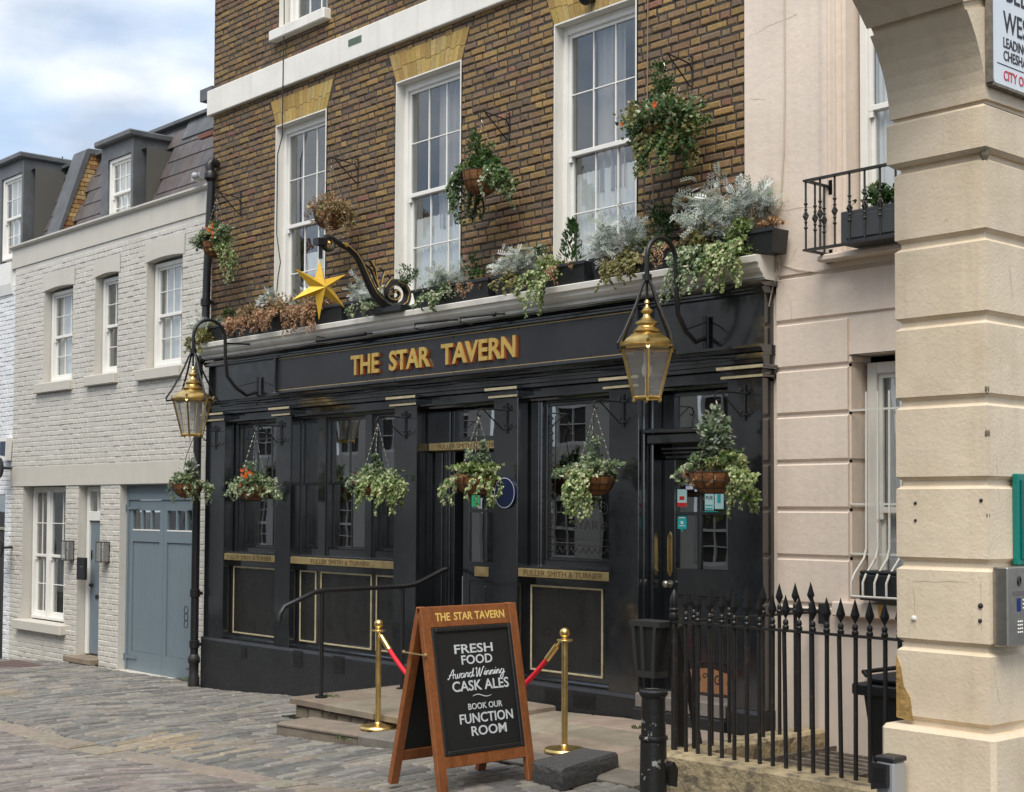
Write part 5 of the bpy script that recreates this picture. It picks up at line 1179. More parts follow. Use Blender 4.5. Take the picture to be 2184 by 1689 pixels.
g = MB(); g.cbox(AX0 - .06, AX1 + .05, AY_ - .055, 2, -.3, .952, .02); g.build('pier_plinth', M['cream'], ar)
for k in range(1, 7):   # voussoir joints of the arch: recessed soffit blocks
    i0, i1 = (k - 1) * 4, k * 4
    q = MB(); seg = ap[i0:i1 + 1]
    if k > 5: break
    s2 = [(p[0], p[1]) for p in seg]
    # shrink ends for the joint
    a0 = math.pi * i0 / 40 + .012; a1 = math.pi * i1 / 40 - .012; n = 6
    P_ = [(AY_ - AR + (AR - .018) * math.cos(a0 + (a1 - a0) * j / n), SPR + (AB - .018) * math.sin(a0 + (a1 - a0) * j / n)) for j in range(n + 1)]
    O_ = [(AY_ - AR + (AR + .34) * math.cos(a0 + (a1 - a0) * j / n), SPR + (AB + .34) * math.sin(a0 + (a1 - a0) * j / n)) for j in range(n + 1)]
    q.prism(P_ + O_[::-1], 0, AX0 - .012, AX1 + .016); q.build('voussoir', M['cream'], ar)
# broken patches and old fixings on the pier
for (px, py, s_) in ((1952, 1110, .008), (1952, 1073, .008), (2092, 1067, .009), (1949, 1319, .014), (2091, 1292, .013), (2090, 1324, .010), (2122, 832, .0)):
    if not s_: continue
    c = aY(px, py, AY_ - .002); g = MB(); g.sphere((c.x, AY_ + .0, c.z), s_, 8, 6); g.build('old_fixing', M['rust_iron'] if py == 1319 else M['iron'], ar)
g = MB(); c = aY(1916, 1520, AY_)
g.prism([(AX0 - .004, .98), (AX0 + .085, .97), (AX0 + .07, 1.08), (AX0 + .035, 1.13), (AX0 + .02, 1.22), (AX0 - .004, 1.27)], 1, AY_ - .004, AY_ - .0005); g.build('broken_render', mat('ochre_patch', (.45, .28, .09), .9, nscale=20, namt=.5, bump=.01, bscale=40), ar)
for (dz, s_) in ((2.50, .012), (2.30, .013), (1.93, .010), (3.575, .02)):
    g = MB(); g.sphere((AX1 - .008, AY_ + .008, dz), s_, 7, 5, sc=(1, 1, 1.9)); g.build('chipped_edge', mat('chip', (.16, .13, .09), .9), ar)
# street name plate
sn = thing('street_sign', 'white enamel street name plate high on the arch, cut by the right edge', 'sign', (-3.42, -3.3, 4.1))
g = MB(); nx_ = -3.405; y0, y1, z0, z1 = -3.705, -2.55, 3.885, 4.75
g.prism([(y0 + .03, z0), (y1 - .03, z0), (y1, z0 + .03), (y1, z1 - .03), (y1 - .03, z1), (y0 + .03, z1), (y0, z1 - .03), (y0, z0 + .03)], 0, nx_ - .02, nx_); g.build('plate', M['enamel'], sn)
g = MB()
for (u0, u1, v0, v1) in ((y0 - .012, y0 + .002, z0, z1), (y0, y1, z0 - .012, z0 + .002), (y1 - .002, y1 + .012, z0, z1), (y0, y1, z1 - .002, z1 + .012)): g.box(nx_ - .024, nx_ + .006, u0, u1, v0, v1)
g.build('plate_rim', mat('rusty_rim', (.22, .19, .15), .7, nscale=30, namt=.5), sn)
def ytext(mb, s, yl, zc, h, w, off=0.0): V, Fc = text_mb(s, w=w, h=h, ext=.0012, off=off); mb.add([Vector((nx_ + .0012 + v.z, yl + w / 2 + v.x, zc + v.y)) for v in V], Fc)
for tx_, zc_, h_, w_ in (('BELGRAVE', 4.335, .10, .56), ('WEST', 4.187, .10, .285), ('LEADING TO', 4.090, .047, .30), ('CHESHAM PLACE', 4.030, .047, .42)): g = MB(); ytext(g, tx_, -3.575 if zc_ > 4.3 else -3.605, zc_, h_, w_, .006); g.build('black_lettering', M['ink'], sn)
g = MB(); g.box(nx_ + .0001, nx_ + .0015, -3.66, y1 - .05, 3.982, 3.986); g.build('ruled_line', M['ink'], sn)
g = MB(); ytext(g, 'CITY OF WESTMINSTER', -3.605, 3.938, .046, .58, .006); g.build('red_lettering', M['red_ink'], sn)
# teal board, entry panel
g = MB(); g.cbox(-3.45, -3.42, -3.487, -2.9, 1.705, 2.122, .004); o = solo(g, 'teal_board', M['teal'], 'teal green framed board at the right edge above the entry phone', 'sign', (-3.43, -3.2, 1.705))
g = MB(); g.cbox(-3.42, -3.412, -3.465, -2.9, 1.73, 2.095, .003); g.build('board_face', mat('dark_teal', (.0, .10, .09), .4), o)
ep = thing('entry_phone', 'brushed steel entry phone panel with small blue screen on the cream pier', 'intercom', (-3.4, -3.55, 1.35))
g = MB(); g.cbox(-3.45, -3.375, -3.665, -3.40, 1.345, 1.70, .006); g.build('case', M['steel'], ep)
fx = -3.3748
def fbox(mb, u0, u1, v0, v1, d=.002): mb.box(fx - .001, fx + d, u0, u1, v0, v1)
g = MB(); fbox(g, -3.585, -3.555, 1.50, 1.56); g.build('screen', M['blue_screen'], ep)
g = MB(); fbox(g, -3.62, -3.42, 1.572, 1.592, .0015); g.build('name_strip', mat('grey_strip', (.12, .11, .11), .4), ep)
g = MB()
for r_ in range(4):
    for c_ in range(3): g.sphere((fx, -3.575 + c_ * .016, 1.455 - r_ * .016), .0045, 7, 5)
for r_ in range(3): g.sphere((fx, -3.53, 1.55 - r_ * .018), .0045, 7, 5)
g.build('button', M['window_white'], ep)
g = MB()
for r_ in range(6):
    rr = .004 + r_ * .003; n = 16
    g.tube([(fx + .0005, -3.565 + rr * math.cos(k * 2 * math.pi / n), 1.635 + rr * 1.3 * math.sin(k * 2 * math.pi / n)) for k in range(n + 1)], .0007, 4)
g.build('speaker_rings', M['iron'], ep)
# ------------------------------------------------------------------ the mews opposite (seen in the tavern's glass)
OY = -11.4
op = thing('opposite_terrace', 'white painted terrace across the mews, seen only as a reflection in the tavern glass', 'building', (-15, OY, 0))
oh = []
x = -47.0
while x < -5:
    oh += [(x + .5, x + 1.5, 3.3, 4.95), (x + 2.3, x + 3.3, 3.3, 4.95), (x + .4, x + 1.2, .9, 2.2), (x + 1.9, x + 3.4, -.5, 2.3)]; x += 4.0
g = MB()
vs = len(g.v); wall_face(g, -50, -3.95, -1, 6.4, oh, OY); g.f = [f[::-1] for f in g.f]; g.quad((-50, OY, 6.4), (-3.95, OY, 6.4), (-3.95, OY - 6, 7.6), (-50, OY - 6, 7.6)); g.build('wall', M['painted_brick'], op)
for h in oh:
    if h[3] < 2.25 or h[3] > 4:
        g = MB(); a, b, c, d = h
        for kk_, (u0, u1, v0, v1) in enumerate(((a, a + .08, c, d), (b - .08, b, c, d), (a, b, c, c + .08), (a, b, d - .08, d), (a, b, (c + d) / 2 - .03, (c + d) / 2 + .03), ((a + b) / 2 - .012, (a + b) / 2 + .012, c, d), (a, b, c + (d - c) * .25, c + (d - c) * .25 + .02), (a, b, c + (d - c) * .75, c + (d - c) * .75 + .02))): g.box(u0, u1, OY - .15 - kk_ * .002, OY - .1 - kk_ * .002, v0, v1)
        g.build('window', M['window_white'], op); g = MB(); g.box(a, b, OY - .3, OY - .16, c, d); g.build('window_glass', M['interior'], op)
    else:
        g = MB(); g.box(h[0], h[1], OY - .2, OY - .1, h[2], h[3]); g.build('garage_door', M['black_panel'], op)
g = MB(); g.box(-50, -3.95, OY - .01, OY + .05, 2.5, 2.75); g.box(-50, -3.95, OY - .01, OY + .12, 6.1, 6.3); g.build('band', M['window_white'], op)

# hairline cracks on the stucco
def crack(pts, plane, w, mname, parent, jitter=.01):
    g = MB(); P_ = []
    for a, b in zip(pts, pts[1:]):
        for k in range(6): t = k / 6; P_.append((a[0] + (b[0] - a[0]) * t + random.uniform(-jitter, jitter), a[1] + (b[1] - a[1]) * t + random.uniform(-jitter, jitter)))
    for a, b in zip(P_, P_[1:]):
        d = Vector((b[0] - a[0], b[1] - a[1])); n = Vector((-d.y, d.x)).normalized() * w * random.uniform(.5, 1.2)
        q = [(a[0] - n.x, a[1] - n.y), (b[0] - n.x, b[1] - n.y), (b[0] + n.x, b[1] + n.y), (a[0] + n.x, a[1] + n.y)]
        if plane[0] == 'y': g.quad(*[(u, plane[1], v) for u, v in q])
        else: g.quad(*[(plane[1], u, v) for u, v in q])
    g.build('crack', M[mname], parent)
M['crack'] = mat('cream_crack_dirt', (.40, .32, .23), .95); M['crack_pink'] = mat('crack_dirt', (.40, .31, .25), .95)  # dirt colour of the hairline cracks, one tone for each stucco
random.seed(31)
for a, b in (((-3.84, 1.62), (-3.49, 1.63)), ((-3.49, 1.63), (-3.49, 1.36)), ((-3.83, 1.40), (-3.84, 1.63))): crack([a, b], ('y', AY_ - .0012), .0009, 'crack', ar, .003)
for a, b in (((-3.66, 1.25), (-3.60, 1.05)), ((-3.5, 3.1), (-3.45, 2.9)), ((-3.62, 2.2), (-3.60, 1.95))): crack([a, b], ('x', AX1 + .0012), .0009, 'crack', ar, .006)
for (px0, py0, px1, py1) in ((1600, 75, 1720, 20), (1595, 470, 1700, 420), (1700, 530, 1660, 590), (1600, 210, 1640, 212), (1640, 450, 1760, 440), (1680, 640, 1683, 690)):
    A_, B_ = aY(px0, py0, KY - .001 if py0 < 590 else -.06), aY(px1, py1, KY - .001 if py1 < 590 else -.06); crack([(A_.x, A_.z), (B_.x, B_.z)], ('y', KY - .0012), .0014, 'crack_pink', pk, .008)
# ------------------------------------------------------------------ brackets and hanging baskets
def scroll(mb, c, r, a0, a1, y0, axis='yz', rad=.006, shrink=.45, n=14):
    pts = []
    for i in range(n + 1):
        t = i / n; a = a0 + (a1 - a0) * t; rr = r * (1 - shrink * t); pts.append((c[0], c[1] + rr * math.cos(a), c[2] + rr * math.sin(a)))
    mb.tube(pts, rad, 6)
def bracket_low(x, y, z, label, reach=.37):
    t = thing('hanging_bracket', label, 'bracket', (x, y, z), 'scrolled iron brackets on the black pilasters')
    g = MB(); g.tube([(x, y - .012, z - .15), (x, y - .012, z + .15)], .008, 6)
    for (dz) in (.09, -.09):
        for s_ in (-1, 1): g.tube([(x, y - .014, z + dz), (x + s_ * .03, y - .016, z + dz - .012), (x + s_ * .055, y - .018, z + dz), (x + s_ * .06, y - .018, z + dz + .02), (x + s_ * .045, y - .018, z + dz + .03), (x + s_ * .035, y - .018, z + dz + .018)], .005, 6)
    g.build('wall_plate', M['iron'], t, smooth=True)
    g = MB(); g.tube([(x, y - .01, z + .08), (x, y - reach + .04, z + .08), (x, y - reach, z + .07), (x, y - reach - .022, z + .03), (x, y - reach, z + .0), (x, y - reach + .03, z + .01)], .008, 6)
    g.tube([(x, y - .01, z - .10), (x, y - .05, z - .115), (x, y - .09, z - .09), (x, y - reach + .05, z + .078)], .007, 6)
    g.tube([(x, y - .02, z + .08), (x, y - .05, z + .10), (x, y - .055, z + .125), (x, y - .035, z + .13), (x, y - .03, z + .115)], .005, 6); g.build('arm', M['iron'], t, smooth=True)
    return (x, y - reach - .005, z + .0)
def bracket_up(x, z, label, reach=.38):
    t = thing('hanging_bracket', label, 'bracket', (x, 0, z), 'thin iron brackets on the brick wall')
    y = 0.0
    g = MB(); g.tube([(x, y - .012, z - .17), (x, y - .012, z + .15)], .007, 6); g.build('wall_plate', M['iron'], t)
    g = MB(); g.tube([(x, y - .01, z + .0), (x, y - .05, z + .06), (x, y - .12, z + .07), (x, y - reach + .03, z + .09), (x, y - reach - .01, z + .07), (x, y - reach - .02, z + .03), (x, y - reach + .01, z + .015)], .0065, 6)
    g.tube([(x, y - .01, z - .13), (x, y - .04, z - .14), (x, y - reach + .05, z + .085)], .0065, 6)
    g.tube([(x, y - .02, z + .12), (x, y - .05, z + .13), (x, y - .06, z + .10), (x, y - .04, z + .09)], .005, 6); g.build('arm', M['iron'], t, smooth=True)
    return (x, y - reach - .0, z + .0)
def basket(c, hook, label, R_=.20, H_=.17, spec=None, name='hanging_basket', chains=True, group='planted hanging baskets', cone=True):
    """c is the centre of the rim"""
    c = Vector(c); t = thing(name, label, 'hanging basket', c, group)
    g = MB(); prof = [(.02, -H_), (R_ * .45, -H_ * .96), (R_ * .72, -H_ * .78), (R_ * .9, -H_ * .45), (R_ * .985, -.02), (R_, .0), (R_ * .93, .008), (R_ * .88, -.02), (.01, -.02)]
    g.lathe(prof, c, 26); ln = g.build('coir_liner', M['terracotta'], t, smooth=True)
    g = MB()
    for (rr, zz) in ((R_ * 1.015, .004), (R_ * .94, -H_ * .42), (R_ * .75, -H_ * .76), (R_ * .42, -H_ * .985)): g.tube([(c.x + rr * math.cos(a * math.pi / 14), c.y + rr * math.sin(a * math.pi / 14), c.z + zz) for a in range(29)], .0035, 4)
    for k in range(14):
        a = k * math.pi / 7; g.tube([(c.x + rr * math.cos(a), c.y + rr * math.sin(a), c.z + zz) for rr, zz in ((R_ * 1.015, .004), (R_ * .94, -H_ * .42), (R_ * .75, -H_ * .76), (R_ * .42, -H_ * .985))], .0028, 4)
    g.build('wire_frame', M['iron'], t)
    if chains:
        g = MB(); h = Vector(hook)
        for k in range(3):
            a = k * 2.094 + .5; p = c + Vector((R_ * math.cos(a), R_ * math.sin(a), 0)); n = 22
            for i in range(n):
                u, v = p.lerp(h, i / n), p.lerp(h, (i + .75) / n); o = Vector((.004, 0, 0)) if i % 2 else Vector((0, .004, 0)); g.tube([u - o, (u + v) / 2 + o * 1.4, v - o], .0026, 4); 
        g.tube([h + Vector((0, 0, -.06)), h + Vector((.012, 0, -.03)), h + Vector((0, 0, 0)), h + Vector((0, -.01, .02))], .004, 5)
        g.build('chain', M['steel'], t)
    g = MB(); spec and spec(g, c, t); g.build('foliage', M['leaf'], t)
    return t
def flowers(t, c, r, n, pal='orange', s=.03):
    for k in range(n):
        g = MB(); p = Vector(c) + Vector((random.gauss(0, r[0]), random.gauss(0, r[1]), random.gauss(0, r[2])))
        for i in range(6):
            a = i * 1.05; d = Vector((math.cos(a), -.35, math.sin(a))); leaf(g, p, d, Vector((0, -1, .2)), s * random.uniform(.8, 1.1), 'round', vary(random.choice(PAL[pal]), .12))
        g.build('flower', M['petal'], t)
R0 = random.Random(3)
low = []
for i, (x, nm) in enumerate(((-16.30, 'leftmost of six, beside the drainpipe'), (-14.774, 'second from the left, by the first window'), (-12.346, 'on the pilaster left of the recessed door'), (-10.712, 'on the pilaster carrying the blue plaque'), (-9.12, 'on the pilaster left of the gold lantern'), (-7.721, 'on the rightmost pilaster by the pink wall'))):
    low.append(bracket_low(x, -.15, 2.84, 'black scrolled iron basket bracket, ' + nm))
def s1(g, c, t):
    blob(g, c + Vector((0, 0, .05)), (.24, .24, .11), 520, .042, 'ivy', 'ivy'); blob(g, c + Vector((.06, 0, .17)), (.11, .11, .13), 150, .042, 'sage', 'round'); blob(g, c + Vector((.10, .03, .24)), (.06, .06, .14), 60, .05, 'silver', 'narrow')
    for k in range(12): a = random.uniform(-.6, 1.2) if k > 3 else random.uniform(2.7, 3.6); strand(g, c + Vector((.2 * math.cos(a), .2 * math.sin(a), .03)), random.uniform(.15, .30), 34, .04, 'ivy', out=(.08 * math.cos(a), .08 * math.sin(a), 0))
    blob(g, c + Vector((-.05, -.17, .0)), (.12, .05, .04), 60, .03, 'dead', 'narrow')
def s2(g, c, t):
    blob(g, c + Vector((0, 0, .03)), (.30, .28, .13), 850, .043, 'ivy', 'ivy'); blob(g, c + Vector((.0, 0, .22)), (.10, .10, .14), 130, .042, 'sage', 'narrow')
    for k in range(16): a = k * .4; strand(g, c + Vector((.24 * math.cos(a), .24 * math.sin(a), .0)), random.uniform(.08, .17), 22, .042, 'ivy', out=(.06 * math.cos(a), .06 * math.sin(a), 0))
    flowers(t, c + Vector((.20, -.22, .16)), (.07, .02, .045), 11, s=.026); flowers(t, c + Vector((.18, -.27, -.0)), (.01, .01, .01), 1, s=.026)
def s3(g, c, t):
    blob(g, c + Vector((0, 0, .05)), (.28, .26, .11), 560, .045, 'ivy', 'ivy'); blob(g, c + Vector((0, 0, .2)), (.09, .09, .10), 110, .042, 'sage', 'round'); blob(g, c + Vector((0, -.19, -.02)), (.12, .05, .07), 100, .03, 'rust', 'narrow')
    for k in range(20): a = random.uniform(-1.2, .7); strand(g, c + Vector((.22 * math.cos(a), .22 * math.sin(a), .05)), random.uniform(.2, .42), 42, .045, 'ivy_bright', out=(.12 * math.cos(a), .12 * math.sin(a), 0))
    for k in range(4): a = random.uniform(2.8, 3.8); strand(g, c + Vector((.22 * math.cos(a), .22 * math.sin(a), .05)), random.uniform(.1, .2), 25, .04, 'ivy', out=(.08 * math.cos(a), .08 * math.sin(a), 0))
def s4(g, c, t):
    blob(g, c + Vector((0, 0, .07)), (.27, .26, .09), 520, .045, 'ivy_bright', 'ivy'); blob(g, c + Vector((-.08, 0, .2)), (.06, .06, .10), 70, .042, 'sage', 'round'); blob(g, c + Vector((.08, 0, .23)), (.06, .06, .15), 100, .042, 'sage', 'round')
    blob(g, c + Vector((.0, -.2, .0)), (.14, .05, .05), 90, .03, 'rust', 'narrow')
    for a, l_ in ((3.5, .2), (3.8, .25), (3.3, .22), (3.9, .28), (-.6, .3), (-.2, .3), (-.4, .33), (.0, .28), (-.9, .25), (4.3, .27), (4.6, .3)): strand(g, c + Vector((.22 * math.cos(a), .22 * math.sin(a), .03)), l_, 30, .043, 'ivy_bright', out=(.1 * math.cos(a), .1 * math.sin(a), 0))
def s5(g, c, t):
    blob(g, c + Vector((0, 0, .07)), (.27, .26, .12), 620, .045, 'ivy', 'ivy'); blob(g, c + Vector((.0, 0, .26)), (.09, .09, .13), 130, .042, 'sage', 'narrow'); blob(g, c + Vector((-.1, -.17, .0)), (.09, .06, .06), 90, .03, 'dead', 'round')
    for k in range(14): a = random.uniform(4.4, 5.4); strand(g, c + Vector((.2 * math.cos(a), .2 * math.sin(a), .05)), random.uniform(.25, .45), 44, .043, 'ivy_bright', out=(.07 * math.cos(a), .07 * math.sin(a), 0))
    for k in range(5): a = random.uniform(2.9, 3.6); strand(g, c + Vector((.2 * math.cos(a), .2 * math.sin(a), .1)), .1, 22, .042, 'ivy', out=(.16 * math.cos(a), .16 * math.sin(a), 0))
def s6(g, c, t):
    blob(g, c + Vector((0, 0, .30)), (.13, .13, .26), 420, .05, 'sage', 'round'); blob(g, c + Vector((0, 0, .33)), (.13, .13, .25), 160, .055, 'silver', 'narrow'); blob(g, c + Vector((.1, .0, .1)), (.22, .2, .08), 300, .048, 'ivy_bright', 'ivy'); blob(g, c + Vector((-.17, .0, .06)), (.12, .15, .09), 200, .048, 'ivy', 'ivy')
    for dx in (-.12, -.02, .12): strand(g, c + Vector((dx, -.19, .03)), .13, 26, .028, 'rust', 'narrow', spread=.015)
    for k in range(14): a = random.uniform(-.5, .5); strand(g, c + Vector((.2 * math.cos(a), .2 * math.sin(a), .05)), random.uniform(.15, .40), 40, .045, 'ivy_bright', out=(.11 * math.cos(a), .11 * math.sin(a), 0))
    for k in range(4): a = random.uniform(2.9, 3.5); strand(g, c + Vector((.2 * math.cos(a), .2 * math.sin(a), .08)), .16, 26, .045, 'ivy', out=(.12 * math.cos(a), .1 * math.sin(a), 0))
BL = ['leftmost ground floor hanging basket of ivy beside the drainpipe, brown coir showing', 'hanging basket of ivy with orange flowers before the first pub window', 'hanging basket of ivy trailing to the right before the three light window', 'broad coir hanging basket of bright ivy before the recessed door', 'hanging basket with ivy trailing down the middle before the etched window', 'large coir hanging basket with tall bushy plant before the right door']
for i, s_ in enumerate((s1, s2, s3, s4, s5, s6)):
    h = low[i]; random.seed(40 + i); R_ = (.19, .19, .185, .21, .20, .215)[i]; basket((h[0], h[1] - .02, (2.24, 2.20, 2.24, 2.25, 2.24, 2.25)[i]), (h[0], h[1], h[2]), BL[i], R_, .17, s_)
ups = [bracket_up(-16.009, 5.82, 'thin iron bracket at the left corner of the brick wall', .36), bracket_up(-13.465, 5.80, 'thin iron bracket right of the first tall window'), bracket_up(-10.861, 5.80, 'thin iron bracket right of the second tall window'), bracket_up(-8.428, 5.82, 'thin iron bracket right of the third tall window')]
def u1(g, c, t):
    blob(g, c + Vector((-.22, -.06, .04)), (.20, .16, .13), 320, .045, 'sage', 'ivy'); blob(g, c + Vector((.1, -.05, .1)), (.24, .18, .12), 300, .045, 'ivy', 'ivy')
    blob(g, c + Vector((-.05, 0, .08)), (.2, .2, .12), 260, .045, 'green', 'narrow'); blob(g, c + Vector((-.12, -.08, .06)), (.12, .1, .08), 120, .045, 'olive', 'ivy'); blob(g, c + Vector((.12, 0, .0)), (.16, .14, .16), 420, .042, 'ivy_bright', 'ivy'); blob(g, c + Vector((.02, 0, .2)), (.12, .1, .12), 110, .04, 'green', 'narrow')
    for k in range(13): a = random.uniform(-.5, .6); strand(g, c + Vector((.14 * math.cos(a), .14 * math.sin(a), .0)), random.uniform(.3, .6), 42, .042, 'ivy_bright', out=(.12 * math.cos(a), .1 * math.sin(a), 0))
    flowers(t, c + Vector((.14, -.18, .12)), (.06, .02, .045), 10); flowers(t, c + Vector((.02, -.17, .15)), (.02, .02, .02), 3, 'violet', .022)
def u2(g, c, t):
    blob(g, c + Vector((0, 0, .05)), (.27, .24, .13), 900, .05, 'dead', 'narrow'); blob(g, c + Vector((-.02, 0, .16)), (.08, .08, .09), 80, .03, 'dead', 'narrow'); blob(g, c + Vector((.1, 0, .05)), (.16, .16, .08), 120, .03, 'olive', 'narrow')
    for k in range(22): a = random.uniform(0, 6.3); strand(g, c + Vector((.2 * math.cos(a), .2 * math.sin(a), .05)), random.uniform(.15, .40) if math.cos(a) > 0 else .18, 34, .045, 'dead' if k % 3 else 'olive', 'narrow', out=(.05 * math.cos(a), .05 * math.sin(a), 0))
def u3(g, c, t):
    blob(g, c + Vector((-.04, 0, .25)), (.10, .1, .26), 260, .05, 'green', 'narrow'); blob(g, c + Vector((.1, 0, .18)), (.12, .1, .14), 160, .05, 'green', 'narrow'); blob(g, c + Vector((-.08, 0, .06)), (.2, .18, .08), 260, .045, 'green', 'ivy'); blob(g, c + Vector((.15, 0, .05)), (.14, .14, .08), 160, .045, 'green', 'ivy')
    for k in range(18): a = random.uniform(2.4, 4.0); strand(g, c + Vector((.19 * math.cos(a), .19 * math.sin(a), .05)), random.uniform(.35, .56), 46, .045, 'green' if k % 3 else 'ivy', out=(.13 * math.cos(a), .1 * math.sin(a), 0))
    for k in range(13): a = random.uniform(-.7, .8); strand(g, c + Vector((.19 * math.cos(a), .19 * math.sin(a), .05)), random.uniform(.2, .40), 36, .045, 'green' if k % 3 else 'ivy', out=(.13 * math.cos(a), .12 * math.sin(a), 0))
def u4(g, c, t):
    blob(g, c + Vector((.02, 0, .04)), (.42, .34, .24), 1700, .044, 'green', 'ivy', fill=.3); blob(g, c + Vector((.02, -.05, .06)), (.42, .34, .23), 500, .042, 'olive', 'ivy', fill=.6); blob(g, c + Vector((.05, -.03, .08)), (.42, .33, .2), 420, .044, 'ivy', 'ivy', fill=.7); blob(g, c + Vector((-.04, 0, .38)), (.12, .12, .25), 300, .05, 'green', 'narrow'); blob(g, c + Vector((-.05, 0, .1)), (.33, .28, .15), 350, .05, 'ivy', 'ivy', fill=.7)
    for k in range(26): a = random.uniform(-1.9, .5); strand(g, c + Vector((.22 * math.cos(a), .2 * math.sin(a), -.08)), random.uniform(.16, .40), 36, .045, 'green' if k % 2 else 'olive', out=(.05 * math.cos(a), .05 * math.sin(a), 0))
    flowers(t, c + Vector((.18, -.30, .12)), (.002, .002, .002), 1, s=.035); flowers(t, c + Vector((-.33, -.16, .1)), (.01, .01, .03), 2, s=.022)
UL = ['upper basket at the wall corner with orange and violet flowers above the drainpipe', 'upper basket of dry brown withered plants left of the gold star bracket', 'upper coir basket with dark ivy hanging at both sides beside the second tall window', 'largest and bushiest green basket high on the wall right of the third tall window']
for i, (s_, zc, R_) in enumerate(((u1, 5.27, .17), (u2, 5.27, .19), (u3, 5.27, .19), (u4, 5.24, .2))):
    h = ups[i]; random.seed(60 + i); basket((h[0], h[1], zc), h, UL[i], R_, .19 if i != 2 else .22, s_)
# ------------------------------------------------------------------ troughs along the cornice
TZ = 4.05
def trough(x0, x1, label, plants, z=TZ, h=.19, front=-.285):
    t = thing('planter', label, 'planter', ((x0 + x1) / 2, -.2, z), 'black planting troughs along the cornice')
    g = MB(); yf, yb = front, -.07
    g.add([(x0 + .03, yf + .03, z), (x1 - .03, yf + .03, z), (x1 - .03, yb, z), (x0 + .03, yb, z), (x0, yf, z + h), (x1, yf, z + h), (x1, yb, z + h), (x0, yb, z + h), (x0 + .02, yf + .02, z + h - .03), (x1 - .02, yf + .02, z + h - .03), (x1 - .02, yb - .02, z + h - .03), (x0 + .02, yb - .02, z + h - .03)],
          [(0, 1, 5, 4), (1, 2, 6, 5), (2, 3, 7, 6), (3, 0, 4, 7), (0, 3, 2, 1), (8, 9, 10, 11), (4, 5, 9, 8), (5, 6, 10, 9), (6, 7, 11, 10), (7, 4, 8, 11)])
    g.cbox(x0 - .012, x1 + .012, yf - .014, yf, z + h - .028, z + h + .004, .004); g.build('trough_box', M['trough'], t)
    for (nm, f) in plants:
        g = MB(); f(g, t); g.build(nm, M['leaf'], t)
    return t
def silver(x, y, z, rx, rz, n=150, s=.09):
    def f(g, t):
        ns = max(20, n // 4)
        for i in range(ns):
            a = random.uniform(0, 6.283); el = random.uniform(.15, 1.0) ** .8; ln = random.uniform(.55, 1.15)
            tip = Vector((math.cos(a) * rx * (1.2 - .5 * el) * ln, math.sin(a) * .13 * ln - .03, rz * el * ln)); base = Vector((x, y, z)) + Vector((random.uniform(-.35, .35) * rx, random.uniform(-.05, .05), 0))
            cc = random.choice(PAL['silver']); k = random.randint(9, 15); drp = random.uniform(.0, .10)
            for j in range(k):
                u = .2 + .8 * j / k; p = base + tip * u + Vector((0, 0, -drp * u * u)) + rv() * .015
                d = tip.normalized() * .6 + rv() * 1.0 + Vector((0, 0, .1 - .5 * u * drp * 8)); leaf(g, p, d, Vector((0, -1, .7)) + rv() * .6, s * random.uniform(.5, 1.1), 'lacy', vary(cc if random.random() < .6 else random.choice(PAL['silver']), .16))
            if i % 5 == 0: strand(g, base + tip * .5, .12, 8, .05, 'dead', 'narrow')
    return f
def bl_(x, y, z, r, n, s, pal, kind='ivy', strands=0, sl=.2, sp=None):
    def f(g, t):
        blob(g, (x, y, z), r, n, s, pal, kind)
        for k in range(strands): strand(g, (x + random.uniform(-r[0], r[0]) * .8, y - .17, z - .02), random.uniform(.5, 1) * sl, int(90 * sl) + 10, s * .95, sp or pal, kind, out=(0, -.05, 0))
    return f
def cone_(x, y, z, r, h, n=420):
    def f(g, t):
        for i in range(n):
            u = random.random() ** .7; a = random.uniform(0, 6.283); rr = r * (1.0 - u * .88) * random.uniform(.55, 1.05); p = Vector((x + rr * math.cos(a), y + rr * math.sin(a), z + u * h)); leaf(g, p, Vector((math.cos(a) * .7, math.sin(a) * .7, .9)) + rv() * .4, Vector((math.cos(a), math.sin(a), .3)), .05 * random.uniform(.7, 1.2), 'narrow', vary(random.choice(PAL['conifer']), .25))
    return f
random.seed(90); yy = -.19
